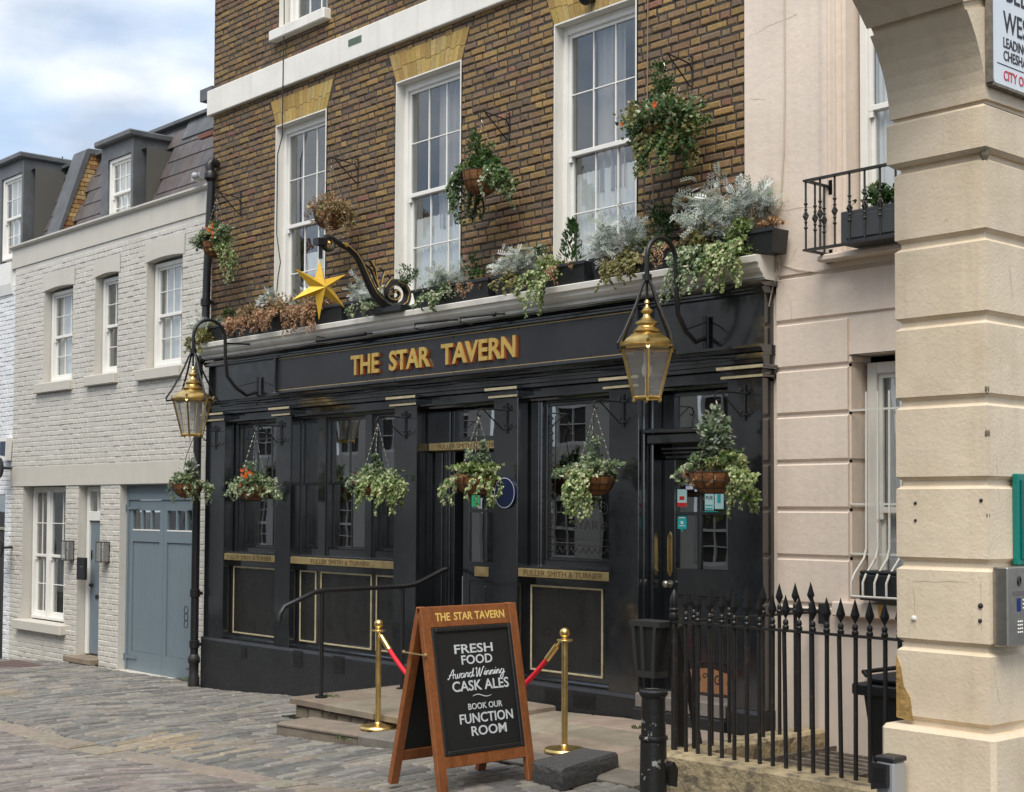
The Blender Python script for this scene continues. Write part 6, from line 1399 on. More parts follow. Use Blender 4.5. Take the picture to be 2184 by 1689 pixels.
TT = [
 (-16.55, -15.78, 'leftmost cornice trough, silvery plant hanging over beside the drainpipe', [('silver_foliage', silver(-16.42, yy, TZ + .16, .33, .26, 110)), ('ivy', bl_(-16.38, yy - .05, TZ + .10, (.30, .18, .20), 420, .045, 'olive', strands=5, sl=.3)), ('shrub', bl_(-16.05, yy + .04, TZ + .34, (.12, .1, .12), 120, .04, 'conifer', 'narrow'))]),
 (-15.70, -15.13, 'black cornice trough of brown withered plants, second from the left', [('withered_plants', bl_(-15.4, yy - .03, TZ + 0.24, (.30, .17, 0.16), 570, .055, 'dead', 'narrow', 12, .25, 'rust'))]),
 (-15.05, -14.45, 'black cornice trough with dry brown grasses below the first tall window left side', [('withered_plants', bl_(-14.78, yy - .03, TZ + 0.27, (.33, .17, 0.20), 630, .055, 'dead', 'narrow', 12, .3, 'rust')), ('dry_grass', bl_(-15.0, yy, TZ + .34, (.18, .12, .16), 160, .10, 'silver', 'narrow'))]),
 (-14.40, -13.38, 'black cornice trough of dry brown plants behind the gold star', [('withered_plants', bl_(-14.05, yy - .03, TZ + 0.26, (.38, .17, 0.21), 840, .055, 'dead', 'narrow', 16, .35, 'rust')), ('dry_grass', bl_(-14.15, yy, TZ + .30, (.22, .12, .18), 150, .10, 'silver', 'narrow')), ('dry_sprigs', bl_(-13.6, yy, TZ + .24, (.2, .1, .08), 90, .035, 'rust', 'narrow'))]),
 (-13.32, -12.60, 'black cornice trough with large silver plant between star and scroll bracket', [('silver_foliage', silver(-12.98, yy, TZ + .10, .27, .42, 190)), ('ivy', bl_(-12.82, yy - .04, TZ + .13, (.28, .15, .14), 420, .04, 'ivy', strands=5, sl=.16)), ('shrub', bl_(-12.33, -.14, TZ + .38, (.18, .1, .14), 220, .04, 'conifer', 'narrow'))]),
 (-12.08, -10.86, 'long black cornice trough with silver plant and dwarf conifer under the second window', [('silver_foliage', silver(-11.62, yy, TZ + .16, .28, .36, 200)), ('ivy', bl_(-11.65, yy - .05, TZ + .12, (.35, .15, .16), 420, .042, 'ivy', strands=6, sl=.2)), ('dwarf_conifer', bl_(-11.18, yy, TZ + .32, (.11, .1, .17), 200, .04, 'conifer', 'narrow')), ('withered_sprigs', bl_(-11.02, yy - .08, TZ + .16, (.12, .06, .06), 80, .03, 'rust', 'narrow', 5, .16))]),
 (-10.80, -9.50, 'long black cornice trough with silver plant and pointed conifer left of the third window', [('silver_foliage', silver(-10.50, yy, TZ + .18, .28, .34, 200)), ('ivy', bl_(-10.45, yy - .03, TZ + .14, (.28, .14, .14), 280, .04, 'olive', strands=4, sl=.2)), ('variegated_ivy', bl_(-10.0, yy - .07, TZ + .17, (.22, .13, .12), 420, .042, 'ivy_bright', strands=10, sl=.45)), ('dwarf_conifer', cone_(-9.80, yy + .03, TZ + .16, .16, .46)), ('shrub', bl_(-10.22, yy + .04, TZ + .36, (.12, .1, .14), 140, .04, 'conifer', 'narrow')), ('withered_sprigs', bl_(-9.7, yy - .1, TZ + .17, (.14, .06, .04), 60, .03, 'rust', 'narrow', 4, .2))]),
 (-9.42, -8.33, 'black cornice trough before the third tall window, upright dark shrub at its right', [('silver_foliage', silver(-9.15, yy, TZ + .16, .40, .50, 260, .12)), ('ivy', bl_(-8.92, yy - .06, TZ + .14, (.30, .14, .18), 460, .042, 'olive', strands=10, sl=.3)), ('upright_shrub', bl_(-8.62, yy, TZ + .40, (.14, .13, .24), 420, .042, 'conifer', 'narrow')), ('variegated_ivy', bl_(-8.65, yy - .08, TZ + .2, (.18, .1, .09), 160, .042, 'ivy_bright')), ('withered_sprigs', bl_(-8.42, yy - .1, TZ + .18, (.14, .06, .05), 90, .03, 'rust', 'narrow', 4, .22))]),
 (-8.26, -7.33, 'rightmost cornice trough, tall silver plant and ivy hanging over the cornice', [('silver_foliage', silver(-8.05, yy, TZ + .18, .36, .58, 260, .13)), ('silver_foliage', silver(-7.58, yy, TZ + .35, .17, .36, 110, .12)), ('ivy', bl_(-8.1, yy - .09, TZ + .12, (.26, .15, .26), 600, .045, 'olive', strands=18, sl=.45, sp='ivy')), ('variegated_ivy', bl_(-7.68, yy - .08, TZ + .12, (.22, .13, .22), 420, .045, 'ivy_bright', strands=14, sl=.42)), ('shrub', bl_(-7.78, yy + .05, TZ + .5, (.14, .1, .12), 140, .04, 'green', 'narrow')), ('withered_sprigs', bl_(-7.42, yy - .02, TZ + .24, (.15, .1, .05), 130, .03, 'rust', 'round'))]),
]
for i, (a, b, lb, pl_) in enumerate(TT): random.seed(100 + i); trough(a, b, lb, pl_)
# ------------------------------------------------------------------ lanterns
def lantern(x0, c, label, frame_x, labb):
    """swan-neck bracket, stirrup frame and hexagonal copper lantern; c=(y,z) of lantern roof eaves centre"""
    t = thing('swan_neck_bracket', labb, 'lamp bracket', (x0, -.15, 3.5), 'black swan neck lamp brackets')
    y, z = c; N_ = [(-.15, z + .14), (-.28, z + .09), (-.40, z + .17), (-.50 , z + .30), (-.525, z + .5), (-.53, z + .75)]
    k = (y + .15) / (-.883 + .15)
    ys_ = lambda v: -.15 + (v + .15) * k
    pts = [(x0, ys_(a), b) for a, b in N_]; cyc = (ys_(-.53) + y) / 2; r = abs(ys_(-.53) - y) / 2
    pts += [(x0, cyc + r * math.cos(a * math.pi / 10), z + .75 + r * math.sin(a * math.pi / 10)) for a in range(1, 11)]; pts += [(x0, y, z + .57)]
    g = MB(); g.tube(pts, .021, 10); g.build('swan_neck', M['iron'], t, smooth=True)
    g = MB(); g.box(x0 - .02, x0 + .02, -.165, -.15, z - .02, z + .32); g.tube([(x0, -.15, z + .72), (x0, ys_(-.53), z + .70)], .012, 6); g.box(x0 - .05, x0 + .05, -.165, -.15, z + .69, z + .75); g.tube([(x0 + .02, -.16, z + .27), (x0 + .03, -.25, z + .24), (x0, ys_(-.42), z + .18)], .006, 6); g.build('wall_plate', M['iron'], t)
    g = MB(); g.tube([(x0, y, z + .60), (x0, y, z + .545)], .04, 12)
    ce = []
    for s_ in (-1, 1):
        g.tube([(x0, y + s_ * .02, z + .56), (x0, y + s_ * .06, z + .50), (x0, y + s_ * .13, z + .34), (x0, y + s_ * .27, z + .10), (x0, y + s_ * .345, z + .0), (x0, y + s_ * .34, z - .035), (x0, y + s_ * .26, z - .02)], .012, 8)
    for s_ in (-1, 1):
        g.tube([(x0 + s_ * .02, y, z + .56), (x0 + s_ * .06, y, z + .50), (x0 + s_ * .13, y, z + .34), (x0 + s_ * .26, y, z + .10), (x0 + s_ * .30, y, z - .02), (x0 + s_ * .25, y, z - .02)], .012, 8)
    if x0 > -10:
        for s_ in (-1, 1):
            g.tube([(x0, y + s_ * .005, z + .62 + .9 * 0 + .55), (x0, y + s_ * .05, z + .60 + .55), (x0, y + s_ * .08, z + .64 + .55), (x0, y + s_ * .06, z + .67 + .55), (x0, y + s_ * .03, z + .65 + .55)], .006, 6)
    g.tube([(x0, y, z + .56), (x0, y, z + .33)], .012, 8); g.build('stirrup', M['iron'], t, smooth=True)
    l_ = thing('lantern', label, 'lantern', (x0, y, z), 'hexagonal brass lanterns')
    B = M['brass']
    g = MB(); g.lathe([(.255, -.012), (.258, .005), (.245, .012), (.20, .055), (.15, .095), (.105, .125)], (x0, y, z), 6, ph=.26); g.lathe([(.115, .12), (.12, .13), (.10, .145), (.085, .16)], (x0, y, z), 20)
    g.lathe([(.085, .155), (.075, .175), (.08, .185), (.095, .19), (.095, .20), (.06, .225), (.035, .25), (.03, .27), (.05, .285), (.055, .295), (.035, .315), (.02, .33), (.012, .35), (.025, .365), (.018, .385), (0, .40)], (x0, y, z), 20); g.build('roof', B, l_, smooth=True)
    g = MB(); tp, bt, hb = .232, .122, -.42; pts_t = [(x0 + tp * math.cos(.26 + k * math.pi / 3), y + tp * math.sin(.26 + k * math.pi / 3), z - .012) for k in range(6)]; pts_b = [(x0 + bt * math.cos(.26 + k * math.pi / 3), y + bt * math.sin(.26 + k * math.pi / 3), z + hb) for k in range(6)]
    for k in range(6):
        g.tube([pts_t[k], pts_b[k]], .011, 4); g.tube([pts_t[k], pts_t[(k + 1) % 6]], .012, 4); g.tube([pts_b[k], pts_b[(k + 1) % 6]], .012, 4); g.tube([pts_b[k], (pts_b[k][0], pts_b[k][1], pts_b[k][2] - .03)], .012, 6)
    g.build('frame', B, l_)
    for k in range(6):
        a_ = Vector(pts_t[k]); b_ = Vector(pts_t[(k + 1) % 6]); c_ = Vector(pts_b[(k + 1) % 6]); d_ = Vector(pts_b[k]); ctr = Vector((x0, y, z - .2)); sh = lambda p: p.lerp(Vector((x0, y, p.z)), .03)
        g = MB(); g.quad(sh(a_), sh(b_), sh(c_), sh(d_)); g.build('glass_pane', M['lantern_glass'], l_)
    g = MB()
    for k in range(6):
        p = Vector(pts_t[k]) + Vector((0, 0, .02)); o = (p - Vector((x0, y, p.z))).normalized() * .025
        for q_ in range(4): leaf(g, p + o * .4, o * 10 + Vector((0, 0, 1.2 * q_ - .8)), Vector((0, 0, 1)), .045, 'round', (1, 1, 1))
        m_ = (Vector(pts_t[k]) + Vector(pts_t[(k + 1) % 6])) / 2
        for q_ in range(5): leaf(g, m_ + Vector((0, 0, .008)) + (Vector(pts_t[(k + 1) % 6]) - Vector(pts_t[k])) * (.1 * (q_ - 2)), (m_ - Vector((x0, y, m_.z))).normalized() + Vector((0, 0, .8)), Vector((0, 0, 1)), .035, 'round', (1, 1, 1))
    g.build('leaf_ornament', M['brass'], l_)
    g = MB(); g.tube([(x0, y, z - .02), (x0, y, z - .14)], .028, 12); g.sphere((x0, y, z - .19), .045, 12, 10, sc=(1, 1, 1.5)); g.build('bulb', M['bulb'], l_, smooth=True)
    g = MB(); g.lathe([(.10, 0), (.115, .004), (.02, .006)], (x0, y, z + hb), 12); g.build('base_plate', B, l_)
lantern(-8.155, (-.883, 3.285), 'large brass hexagonal lantern hanging before the right end of the sign', 0, 'black swan neck lamp bracket at the right end of the sign')
lantern(-15.326, (-1.04, 3.225), 'brass hexagonal lantern hanging at the left end of the tavern frontage', 0, 'black swan neck lamp bracket at the left end of the frontage')
# ------------------------------------------------------------------ star and its scroll bracket
BX = -12.462
sb = thing('star_bracket', 'ornate black and gilt scroll bracket reaching out from the cornice to hold the star', 'bracket', (BX, -.1, 4.1))
def S(px, py, dx=0): v = aX(px, py, BX); return Vector((BX + dx, v.y, v.z))
def zc(x, y): return (900 + x / 4.827) * .6757, (700 + y / 4.827) * .6757
main = [zc(*p) for p in ((560, 300), (600, 250), (680, 235), (760, 280), (850, 340), (960, 400), (1070, 500), (1150, 630), (1220, 790), (1290, 950), (1370, 1100), (1480, 1220), (1610, 1300), (1730, 1310), (1830, 1230), (1860, 1100), (1810, 980), (1700, 920), (1590, 960), (1540, 1060), (1580, 1170), (1680, 1190), (1740, 1120), (1700, 1050), (1650, 1070))]
def smooth_path(pts, rr, n=4):
    out, ro = [], []
    for i in range(len(pts) - 1):
        p0, p1, p2, p3 = pts[max(i - 1, 0)], pts[i], pts[i + 1], pts[min(i + 2, len(pts) - 1)]
        for j in range(n):
            t = j / n; out.append(.5 * ((2 * p1) + (-p0 + p2) * t + (2 * p0 - 5 * p1 + 4 * p2 - p3) * t * t + (-p0 + 3 * p1 - 3 * p2 + p3) * t ** 3)); ro.append(rr[i] * (1 - t) + rr[i + 1] * t)
    return out + [pts[-1]], ro + [rr[-1]]
g = MB(); rad = [1.35 * v for v in [.020, .022, .022, .022, .026, .028, .030, .032, .034, .036, .038, .040, .042, .040, .036, .033, .030, .028, .025, .023, .020, .018, .016, .014, .013]]
mp_, mr_ = smooth_path([S(*p) for p in main], rad); g.tube(mp_, mr_, 8); g.build('main_scroll', M['iron'], sb, smooth=True)
g = MB(); g.tube([S(*p, -.0) + Vector((.047, -.006, .006)) for p in main[4:18]], .005, 6); g.tube([p + Vector((.024, 0, 0)) for p in mp_[72:]], .0055, 6); g.build('gilt_line', M['gold'], sb, smooth=True)
g = MB(); cyz = S(*zc(655, 325))
for (r_, w_) in ((.075, .020), (.045, .008)): g.tube([(BX, cyz.y + r_ * math.cos(a * math.pi / 8), cyz.z + r_ * math.sin(a * math.pi / 8)) for a in range(17)], w_, 6)
g.build('rosette', M['iron'], sb, smooth=True)
g = MB(); g.sphere((BX + .02, cyz.y, cyz.z), .02, 10, 8); g.tube([(BX + .012, cyz.y + .052 * math.cos(a * math.pi / 8), cyz.z + .052 * math.sin(a * math.pi / 8)) for a in range(17)], .005, 5); k0 = S(*zc(905, 355)); g.tube([k0 + Vector((-.04, 0, 0)), k0 + Vector((.04, 0, 0))], .026, 10); g.build('gilt_boss', M['gold'], sb, smooth=True)
leaves_ = [((1215, 580), (1300, 600), (1370, 720), (1400, 960)), ((1430, 700), (1510, 760), (1480, 850), (1450, 980)), ((1560, 800), (1610, 870), (1560, 930), (1510, 1000)), ((1610, 930), (1600, 980), (1580, 1030)), ((1230, 650), (1330, 760), (1370, 880), (1420, 1000))]
g = MB(); g2_ = MB()
for q_ in leaves_:
    P_ = [S(*zc(*p)) for p in q_]; n = len(P_); g.tube(P_, [.008] + [.018] * (n - 2) + [.012], 6)
    g2_.tube([p + Vector((.018, 0, 0)) for p in P_[1:]], .006, 5)
g.build('acanthus_leaf', M['iron'], sb, smooth=True); g2_.build('gilt_leaf_line', M['gold'], sb, smooth=True)
g = MB(); p = S(*zc(540, 330)); g.box(BX - .05, BX + .05, p.y - .06, p.y + .05, p.z - .02, p.z + .05); p2 = S(*zc(540, 560)); g.tube([(BX, p.y, p.z), (BX, p2.y, p2.z)], .022, 8); g.build('hanger', M['iron'], sb)
g = MB(); b0 = S(*zc(1780, 1320)); g.cbox(BX - .25, BX + .30, -.38, -.02, 4.035, 4.10, .006); g.build('foot_plate', M['iron'], sb)
# the star: six long faceted points, both sides
st_ = thing('gold_star', 'big six pointed faceted gold star hanging from the scroll bracket', 'star', (BX, -1.2, 4.2))
cs = S(*zc(562, 1000)); tips = [S(*zc(*p)) for p in ((525, 560), (930, 800), (910, 1310), (515, 1500), (105, 1190), (130, 700))]; inn = [S(*zc(*p)) for p in ((600, 880), (715, 965), (600, 1130) if 0 else (640, 1100), (455, 1130), (375, 985), (460, 850))]
g = MB(); ring = []
inn = [S(*zc(*p)) for p in ((603, 875), (700, 985), (590, 1120), (455, 1125), (372, 985), (458, 855))]
order = []
for k in range(6): order += [tips[k], inn[k]]
n = 12
for sgn in (1, -1):
    c_ = cs + Vector((sgn * .065, 0, 0)); V = [c_] + order; F_ = [(0, 1 + k, 1 + (k + 1) % n) if sgn > 0 else (0, 1 + (k + 1) % n, 1 + k) for k in range(n)]; g.add(V, F_)
g.build('star_body', M['star_gold'], st_)
# spotlights over the sign
for k, (pa, pb, lb) in enumerate(((aY(675, 727, -.50), aY(780, 712, -.30), 'long slim black sign lamp under the cornice below the gold star'), (aY(885, 690, -.48), aY(955, 683, -.35), 'short thin black lamp arm, left of two above STAR lettering'), (aY(982, 677, -.50), aY(1054, 670, -.35), 'short thin black lamp arm with round joint, above TAVERN lettering'))):
    g = MB(); r_ = .022 if k == 0 else .013; g.tube([pa, pb], r_, 8); g.tube([pb, Vector((pb.x, -.2, pb.z + .02))], .009, 6); g.tube([pa, pa + Vector((0, .0, -.05 if k else .05)), pa + Vector((.02, .14, -.06 if k else .04))], .008, 6)
    if k == 2: g.sphere(pb, .026, 10, 8)
    solo(g, 'sign_light', M['iron'], lb, 'sign lamp', pa, 'slim lamps over the fascia sign')
# ------------------------------------------------------------------ handrail
RXh = -11.9
hr = thing('handrail', 'black tubular handrail on the stone step left of the recessed door', 'handrail', (RXh, -1.1, .1))
pts = [(RXh, -2.0, .86), (RXh, -1.99, .93), (RXh, -1.94, 1.0), (RXh, -1.60, 1.125), (RXh, -1.50, 1.14), (RXh, -.50, 1.15), (RXh, -.38, 1.16), (RXh, -.26, 1.20), (RXh, .0, 1.30), (RXh, .06, 1.31)]
g = MB(); g.tube(pts, .024, 10); g.build('rail', M['iron'], hr, smooth=True)
for yy in (-1.51, -.52):
    g = MB(); g.tube([(RXh, yy, .11), (RXh, yy, 1.14)], .021, 10); g.tube([(RXh, yy, .095), (RXh, yy, .115)], .06, 14); g.build('post', M['iron'], hr, smooth=True)
# ------------------------------------------------------------------ stanchions and rope
def stanchion(x, y, z, lb):
    t = thing('rope_stanchion', lb, 'stanchion', (x, y, z), 'brass rope barrier posts')
    g = MB(); g.lathe([(0, .0), (.16, .0), (.165, .012), (.155, .028), (.08, .035), (.032, .05), (.026, .06)], (x, y, z), 32); g.build('base', M['brass'], t, smooth=True)
    g = MB(); g.tube([(x, y, z + .04), (x, y, z + .87)], .025, 16); g.build('post', M['brass'], t, smooth=True)
    g = MB(); g.lathe([(.025, .86), (.065, .872), (.065, .882), (.02, .89), (.015, .90)], (x, y, z), 20); g.sphere((x, y, z + .935), .042, 18, 12); g.build('ball_finial', M['brass'], t, smooth=True)
    g = MB(); g.tube([(x + .06 * math.cos(a * math.pi / 8), y + .06 * math.sin(a * math.pi / 8), z + .878) for a in range(17)], .006, 6); g.build('hook_ring', M['brass'], t, smooth=True)
S1 = (-10.60, -1.78, pz(-10.6, -1.78) + .005); S2 = aZ(1204, 1603, .035); S2 = (S2.x, S2.y, .035)
stanchion(*S1, 'brass rope post with round base on the kerb left of the menu board'); stanchion(*S2, 'brass rope post right of the menu board, behind the loose granite block')
a = Vector((S1[0] + .05, S1[1] - .03, S1[2] + .86)); b = Vector((S2[0] - .06, S2[1] + .0, S2[2] + .86)); pts = []
for i in range(33):
    t = i / 32; p = a.lerp(b, t); p.z -= .62 * (1 - (2 * t - 1) ** 2); pts.append(p)
rp = thing('barrier_rope', 'bright red sagging barrier rope passing behind the menu board', 'rope', a)
g = MB(); g.tube(pts[1:-1], .021, 10); g.build('rope', M['rope'], rp, smooth=True)
for q0, q1 in ((pts[0], pts[2]), (pts[-1], pts[-3])): g = MB(); g.tube([q0 + (q1 - q0) * .2, q1], .025, 10); g.tube([q0, q0 + (q1 - q0) * .3], .008, 6); g.build('rope_end', M['brass'], rp, smooth=True)
# ------------------------------------------------------------------ A-board
ab = thing('menu_board', 'wooden A frame chalkboard lettered FRESH FOOD and CASK ALES outside the tavern', 'sandwich board', (-8.15, -2.85, 0))
Y0, Y1, ZB, ZT = -3.28, -2.38, -.02, 1.255
XFB, XFT, XBB, XBT = -7.845, -8.085, -8.46, -8.14
def leafframe(xb, xt, sgn, front):
    n = Vector((ZT - ZB, 0, -(xt - xb))).normalized() * sgn; up = Vector((xt - xb, 0, ZT - ZB)).normalized(); Lh = Vector((xt - xb, 0, ZT - ZB)).length
    def P_(y, s, d): return Vector((xb, y, ZB)) + up * s + n * d
    def beam(mb, y0, y1, s0, s1, d0, d1, b_=.004): 
        q = MB(); q.cbox(y0, y1, s0, s1, d0, d1, b_); mb.add([P_(v[0], v[1], v[2]) for v in q.v], q.f)
    W_ = M['wood']
    for (ya, yb) in ((Y0, Y0 + .075), (Y1 - .075, Y1)): q = MB(); beam(q, ya, yb, 0, Lh, -.045, 0); q.build('side_rail', W_, ab)
    q = MB(); beam(q, Y0 + .0755, Y1 - .0755, Lh - .15, Lh - .002, -.04, -.003); q.build('head_rail', W_, ab)
    q = MB(); beam(q, Y0 + .0755, Y1 - .0755, .17, .25, -.04, -.003); q.build('bottom_rail', W_, ab)
    q = MB(); beam(q, Y0 + .0755, Y1 - .0755, .251, Lh - .151, -.030, -.012, .001); q.build('chalkboard', M['board'], ab)
    if front:
        q = MB(); y0, y1, s0, s1 = Y0 + .077, Y1 - .077, .252, Lh - .152
        for (u0, u1, v0, v1) in ((y0, y0 + .032, s0, s1), (y1 - .032, y1, s0, s1), (y0 + .032, y1 - .032, s0, s0 + .032), (y0 + .032, y1 - .032, s1 - .032, s1)): beam(q, u0, u1, v0, v1, -.012, .004, .006)
        q.build('board_moulding', M['board'], ab)
        def T(mb, s, yc, sc_, w, h, d=-.0105, **k):
            V, Fc = text_mb(s, w=w, h=h, ext=.0009, **k); mb.add([P_(yc + v.x, sc_ + v.y, d + v.z) for v in V], Fc)
        ym = (Y0 + Y1) / 2
        for wd_, yc_, w_ in (('THE', ym - .275, .135), ('STAR', ym - .085, .175), ('TAVERN', ym + .165, .285)): q = MB(); T(q, wd_, yc_ + .015, Lh - .077, w_, .058, d=-.002, off=.02); q.build('gold_lettering', M['board_gold'], ab)
        for (tx, dy, sc0, w_, h_, of) in (('FRESH', .0, .985, .36, .066, .014), ('FOOD', .02, .906, .29, .066, .014), ('CASK ALES', .03, .722, .53, .074, .014), ('BOOK OUR', .05, .574, .32, .044, .008), ('FUNCTION', .05, .492, .50, .070, .014), ('ROOM', .06, .402, .33, .068, .014)):
            q = MB(); T(q, tx, ym + dy, sc0, w_, h_, off=of); q.build('chalk_lettering', M['chalk'], ab)
        # script line drawn as brush strokes, letter by letter
        GL = {'A': [[(0, .1), (.12, 0), (.45, .8), (.62, 1), (.62, .5), (.66, 0)], [(.12, .38), (.85, .45)]], 'w': [[(0, .35), (.08, .5), (.12, .05), (.3, .05), (.34, .48), (.4, .05), (.56, .08), (.64, .5), (.75, .4)]], 'a': [[(.42, .42), (.2, .5), (.05, .22), (.15, 0), (.36, .12), (.44, .48), (.44, .05), (.6, .12)]],
              'r': [[(0, .1), (.12, .52), (.2, .44), (.34, .48), (.3, .05), (.45, .12)]], 'd': [[(.42, .42), (.2, .5), (.05, .22), (.15, 0), (.36, .12), (.5, .95), (.46, .3), (.48, .03), (.66, .15)]], 'W': [[(0, .8), (.12, .95), (.15, .1), (.25, 0), (.48, .9), (.5, .1), (.6, 0), (.9, .95), (1.0, .9)]],
              'i': [[(0, .1), (.14, .5), (.12, .05), (.28, .12)], [(.17, .68), (.19, .74)]], 'n': [[(0, .1), (.1, .5), (.08, .0), (.12, .3), (.3, .5), (.36, .3), (.36, .03), (.5, .12)]], 'g': [[(.42, .42), (.2, .5), (.05, .22), (.15, 0), (.36, .12), (.44, .48), (.4, -.3), (.2, -.45), (.1, -.25), (.6, .15)]]}
        q = MB(); x = 0; strokes = []
        for ch, adv in (('A', .78), ('w', .70), ('a', .56), ('r', .42), ('d', .78), ('W', 1.02), ('i', .26), ('n', .48), ('n', .48), ('i', .26), ('n', .48), ('g', .6)):
            for sk in GL[ch]: strokes.append([(x + p[0] + .18 * p[1], p[1]) for p in sk])
            x += adv
        sc_ = .54 / x
        for sk in strokes:
            pts_ = [Vector((p[0], p[1], 0)) for p in sk]; sm = []
            for i in range(len(pts_) - 1):
                p0, p1, p2, p3 = pts_[max(i - 1, 0)], pts_[i], pts_[i + 1], pts_[min(i + 2, len(pts_) - 1)]
                for j in range(5): t = j / 5; sm.append(.5 * ((2 * p1) + (-p0 + p2) * t + (2 * p0 - 5 * p1 + 4 * p2 - p3) * t * t + (-p0 + 3 * p1 - 3 * p2 + p3) * t ** 3))
            sm.append(pts_[-1]); q.tube([P_(ym - .27 + p.x * sc_, .778 + p.y * sc_ * .80 + .02 * p.x * sc_, -.011) for p in sm], (.0035), 5)
        q.tube([P_(ym + .03 - .09 + .18 * i / 12, .645 + .010 * math.sin(i / 12 * 2 * math.pi), -.011) for i in range(13)], [.001 + .0032 * math.sin(math.pi * i / 12) for i in range(13)], 5)
        q.build('script_lettering', M['chalk'], ab)
leafframe(XFB, XFT, 1, True); leafframe(XBB, XBT, -1, False)
g = MB(); g.tube([(-8.20 - .06, Y0 - .004, .93), (-8.20 - .06, Y0 - .02, .93), (-8.03 + .02, Y0 - .02, .925), (-8.03 + .02, Y0 - .004, .925)], .006, 6); g.sphere((-8.26, Y0 - .012, .93), .013, 8, 6); g.sphere((-8.01, Y0 - .012, .925), .013, 8, 6); g.build('brass_stay', M['brass_plate'], ab)
# ------------------------------------------------------------------ granite block
zt = .135; T4 = [aZ(1134, 1622, zt), aZ(1200, 1640, zt), aZ(1319, 1604, zt), aZ(1247, 1592, zt)]
g = MB(); c = sum(T4, Vector()) / 4; V = []; n = 4
def ringpts(k, zz, j=.006):
    out = []
    for i in range(4):
        for t in (0.0, .33, .67):
            p = T4[i].lerp(T4[(i + 1) % 4], t); out.append(c + (p - c) * k + Vector((random.uniform(-j, j), random.uniform(-j, j), zz - zt + random.uniform(-j, j) * .6)))
    return out
random.seed(5); rings = [ringpts(.93, zt), ringpts(.99, zt - .02), ringpts(1.0, .08), ringpts(1.0, .03), ringpts(.97, -.02)]
V = [p for r_ in rings for p in r_]; F_ = [tuple(range(12))] + [(r_ * 12 + k, (r_ + 1) * 12 + k, (r_ + 1) * 12 + (k + 1) % 12, r_ * 12 + (k + 1) % 12) for r_ in range(4) for k in range(12)]
g.add(V, F_); solo(g, 'granite_block', M['granite'], 'loose dark grey granite kerb block lying beside the menu board foot', 'stone block', c)
# ------------------------------------------------------------------ bollard
bo = thing('bollard', 'short black iron bollard with chipped white speckled paint before the railings', 'bollard', (-6.68, -2.42, -.02))
bx, by = -6.66, -2.42
g = MB(); g.lathe([(.098, -.05), (.092, .02), (.088, .40), (.086, .415)], (bx, by, 0), 22); g.lathe([(.083, .44), (.080, .70)], (bx, by, 0), 22); g.build('shaft', M['bollard_paint'], bo, smooth=True)
g = MB(); g.lathe([(.086, .41), (.096, .418), (.098, .43), (.094, .442), (.083, .446)], (bx, by, 0), 22); g.lathe([(.080, .695), (.092, .71), (.098, .722), (.096, .738), (.085, .748), (.02, .752), (0, .752)], (bx, by, 0), 22); g.build('collar', M['bollard_paint'], bo, smooth=True)
g = MB(); g.prism([(.18, .30), (.21, .30)] and [(by - .10 + .16, .12), (by + .125, .10), (by + .135, .22), (by + .10, .27), (by + .05, .25)], 0, bx + .03, bx + .10); g.build('lock_tab', M['iron_worn'], bo)
# ------------------------------------------------------------------ railings round the light well
RZ = 1.147; CZ = .225
def zbar(px): return -7.09 + px
wy = -1.74
lw = thing('stone_coping', 'stained stone kerb wall carrying the black spear railings', 'coping', (-6, wy, 0))
for (a, b) in ((-7.26, -6.15), (-6.145, -5.1), (-5.095, -3.95)):
    o = slab(a, b, wy - .17, wy + .15, lambda X, Y: CZ + .0 * X, .45, vary((1, 1, 1), .08), 'coping_stone', lw, m='coping', b=.02, jit=.012)
slab(-7.26, -6.99, wy + .155, -.05, lambda X, Y: CZ - .01, .4, (1, 1, 1), 'coping_stone', lw, m='coping', b=.02)
g = MB(); g.quad((-7.0, wy + .14, -2.2), (-7.0, -.0, -2.2), (-7.0, -.0, CZ - .1), (-7.0, wy + .14, CZ - .1)); g.quad((-7.0, wy + .14, -2.2), (-3.9, wy + .14, -2.2), (-3.9, wy + .14, CZ - .1), (-7.0, wy + .14, CZ - .1)); g.quad((-7.0, wy, -1.3), (-3.9, wy, -1.3), (-3.9, 0, -1.3), (-7.0, 0, -1.3)); g.build('light_well', M['pink'], pk)
g = MB(); g.quad((-3.935, -4, -2), (-3.935, 0, -2), (-3.935, 0, 1), (-3.935, -4, 1))
gr = thing('light_well_grating', 'rusty pale bar grating over the basement light well behind the railings', 'grating', (-5.5, -.8, .1))
q = MB(); q.cbox(-1.5, 1.5, -.012, .012, -.012, .012, .003); me = q.mesh('grating_bar', M['grate_bar'])
for k in range(10): inst(me, 'grating_bar', gr, (-5.47, -1.45 + k * .145, .06))
for x in (-6.9, -6.05, -5.05, -4.1): g = MB(); g.box(x - .012, x + .012, wy + .16, -.06, .03, .10); g.build('cross_bar', M['grate_bar'], gr)
rl = thing('railing', 'black cast iron railing with leaf shaped spear heads in front of the pink house', 'railing', (-6, wy, CZ))
g = MB(); g.box(-7.11, -3.93, wy - .025, wy + .025, RZ - .012, RZ + .004); g.box(-7.085, -7.045, wy + .02, -.03, RZ - .012 - .001, RZ + .003); g.build('top_rail', M['iron_worn'], rl)
q = MB(); q.tube([(0, 0, 0), (0, 0, RZ - CZ)], .0148, 8); me_bar = q.mesh('bar', M['iron_worn'], True)
q = MB(); q.lathe([(.0185, 0), (.022, .005), (.022, .02), (.015, .03), (.020, .045), (.016, .06), (.009, .07)], (0, 0, 0), 10)
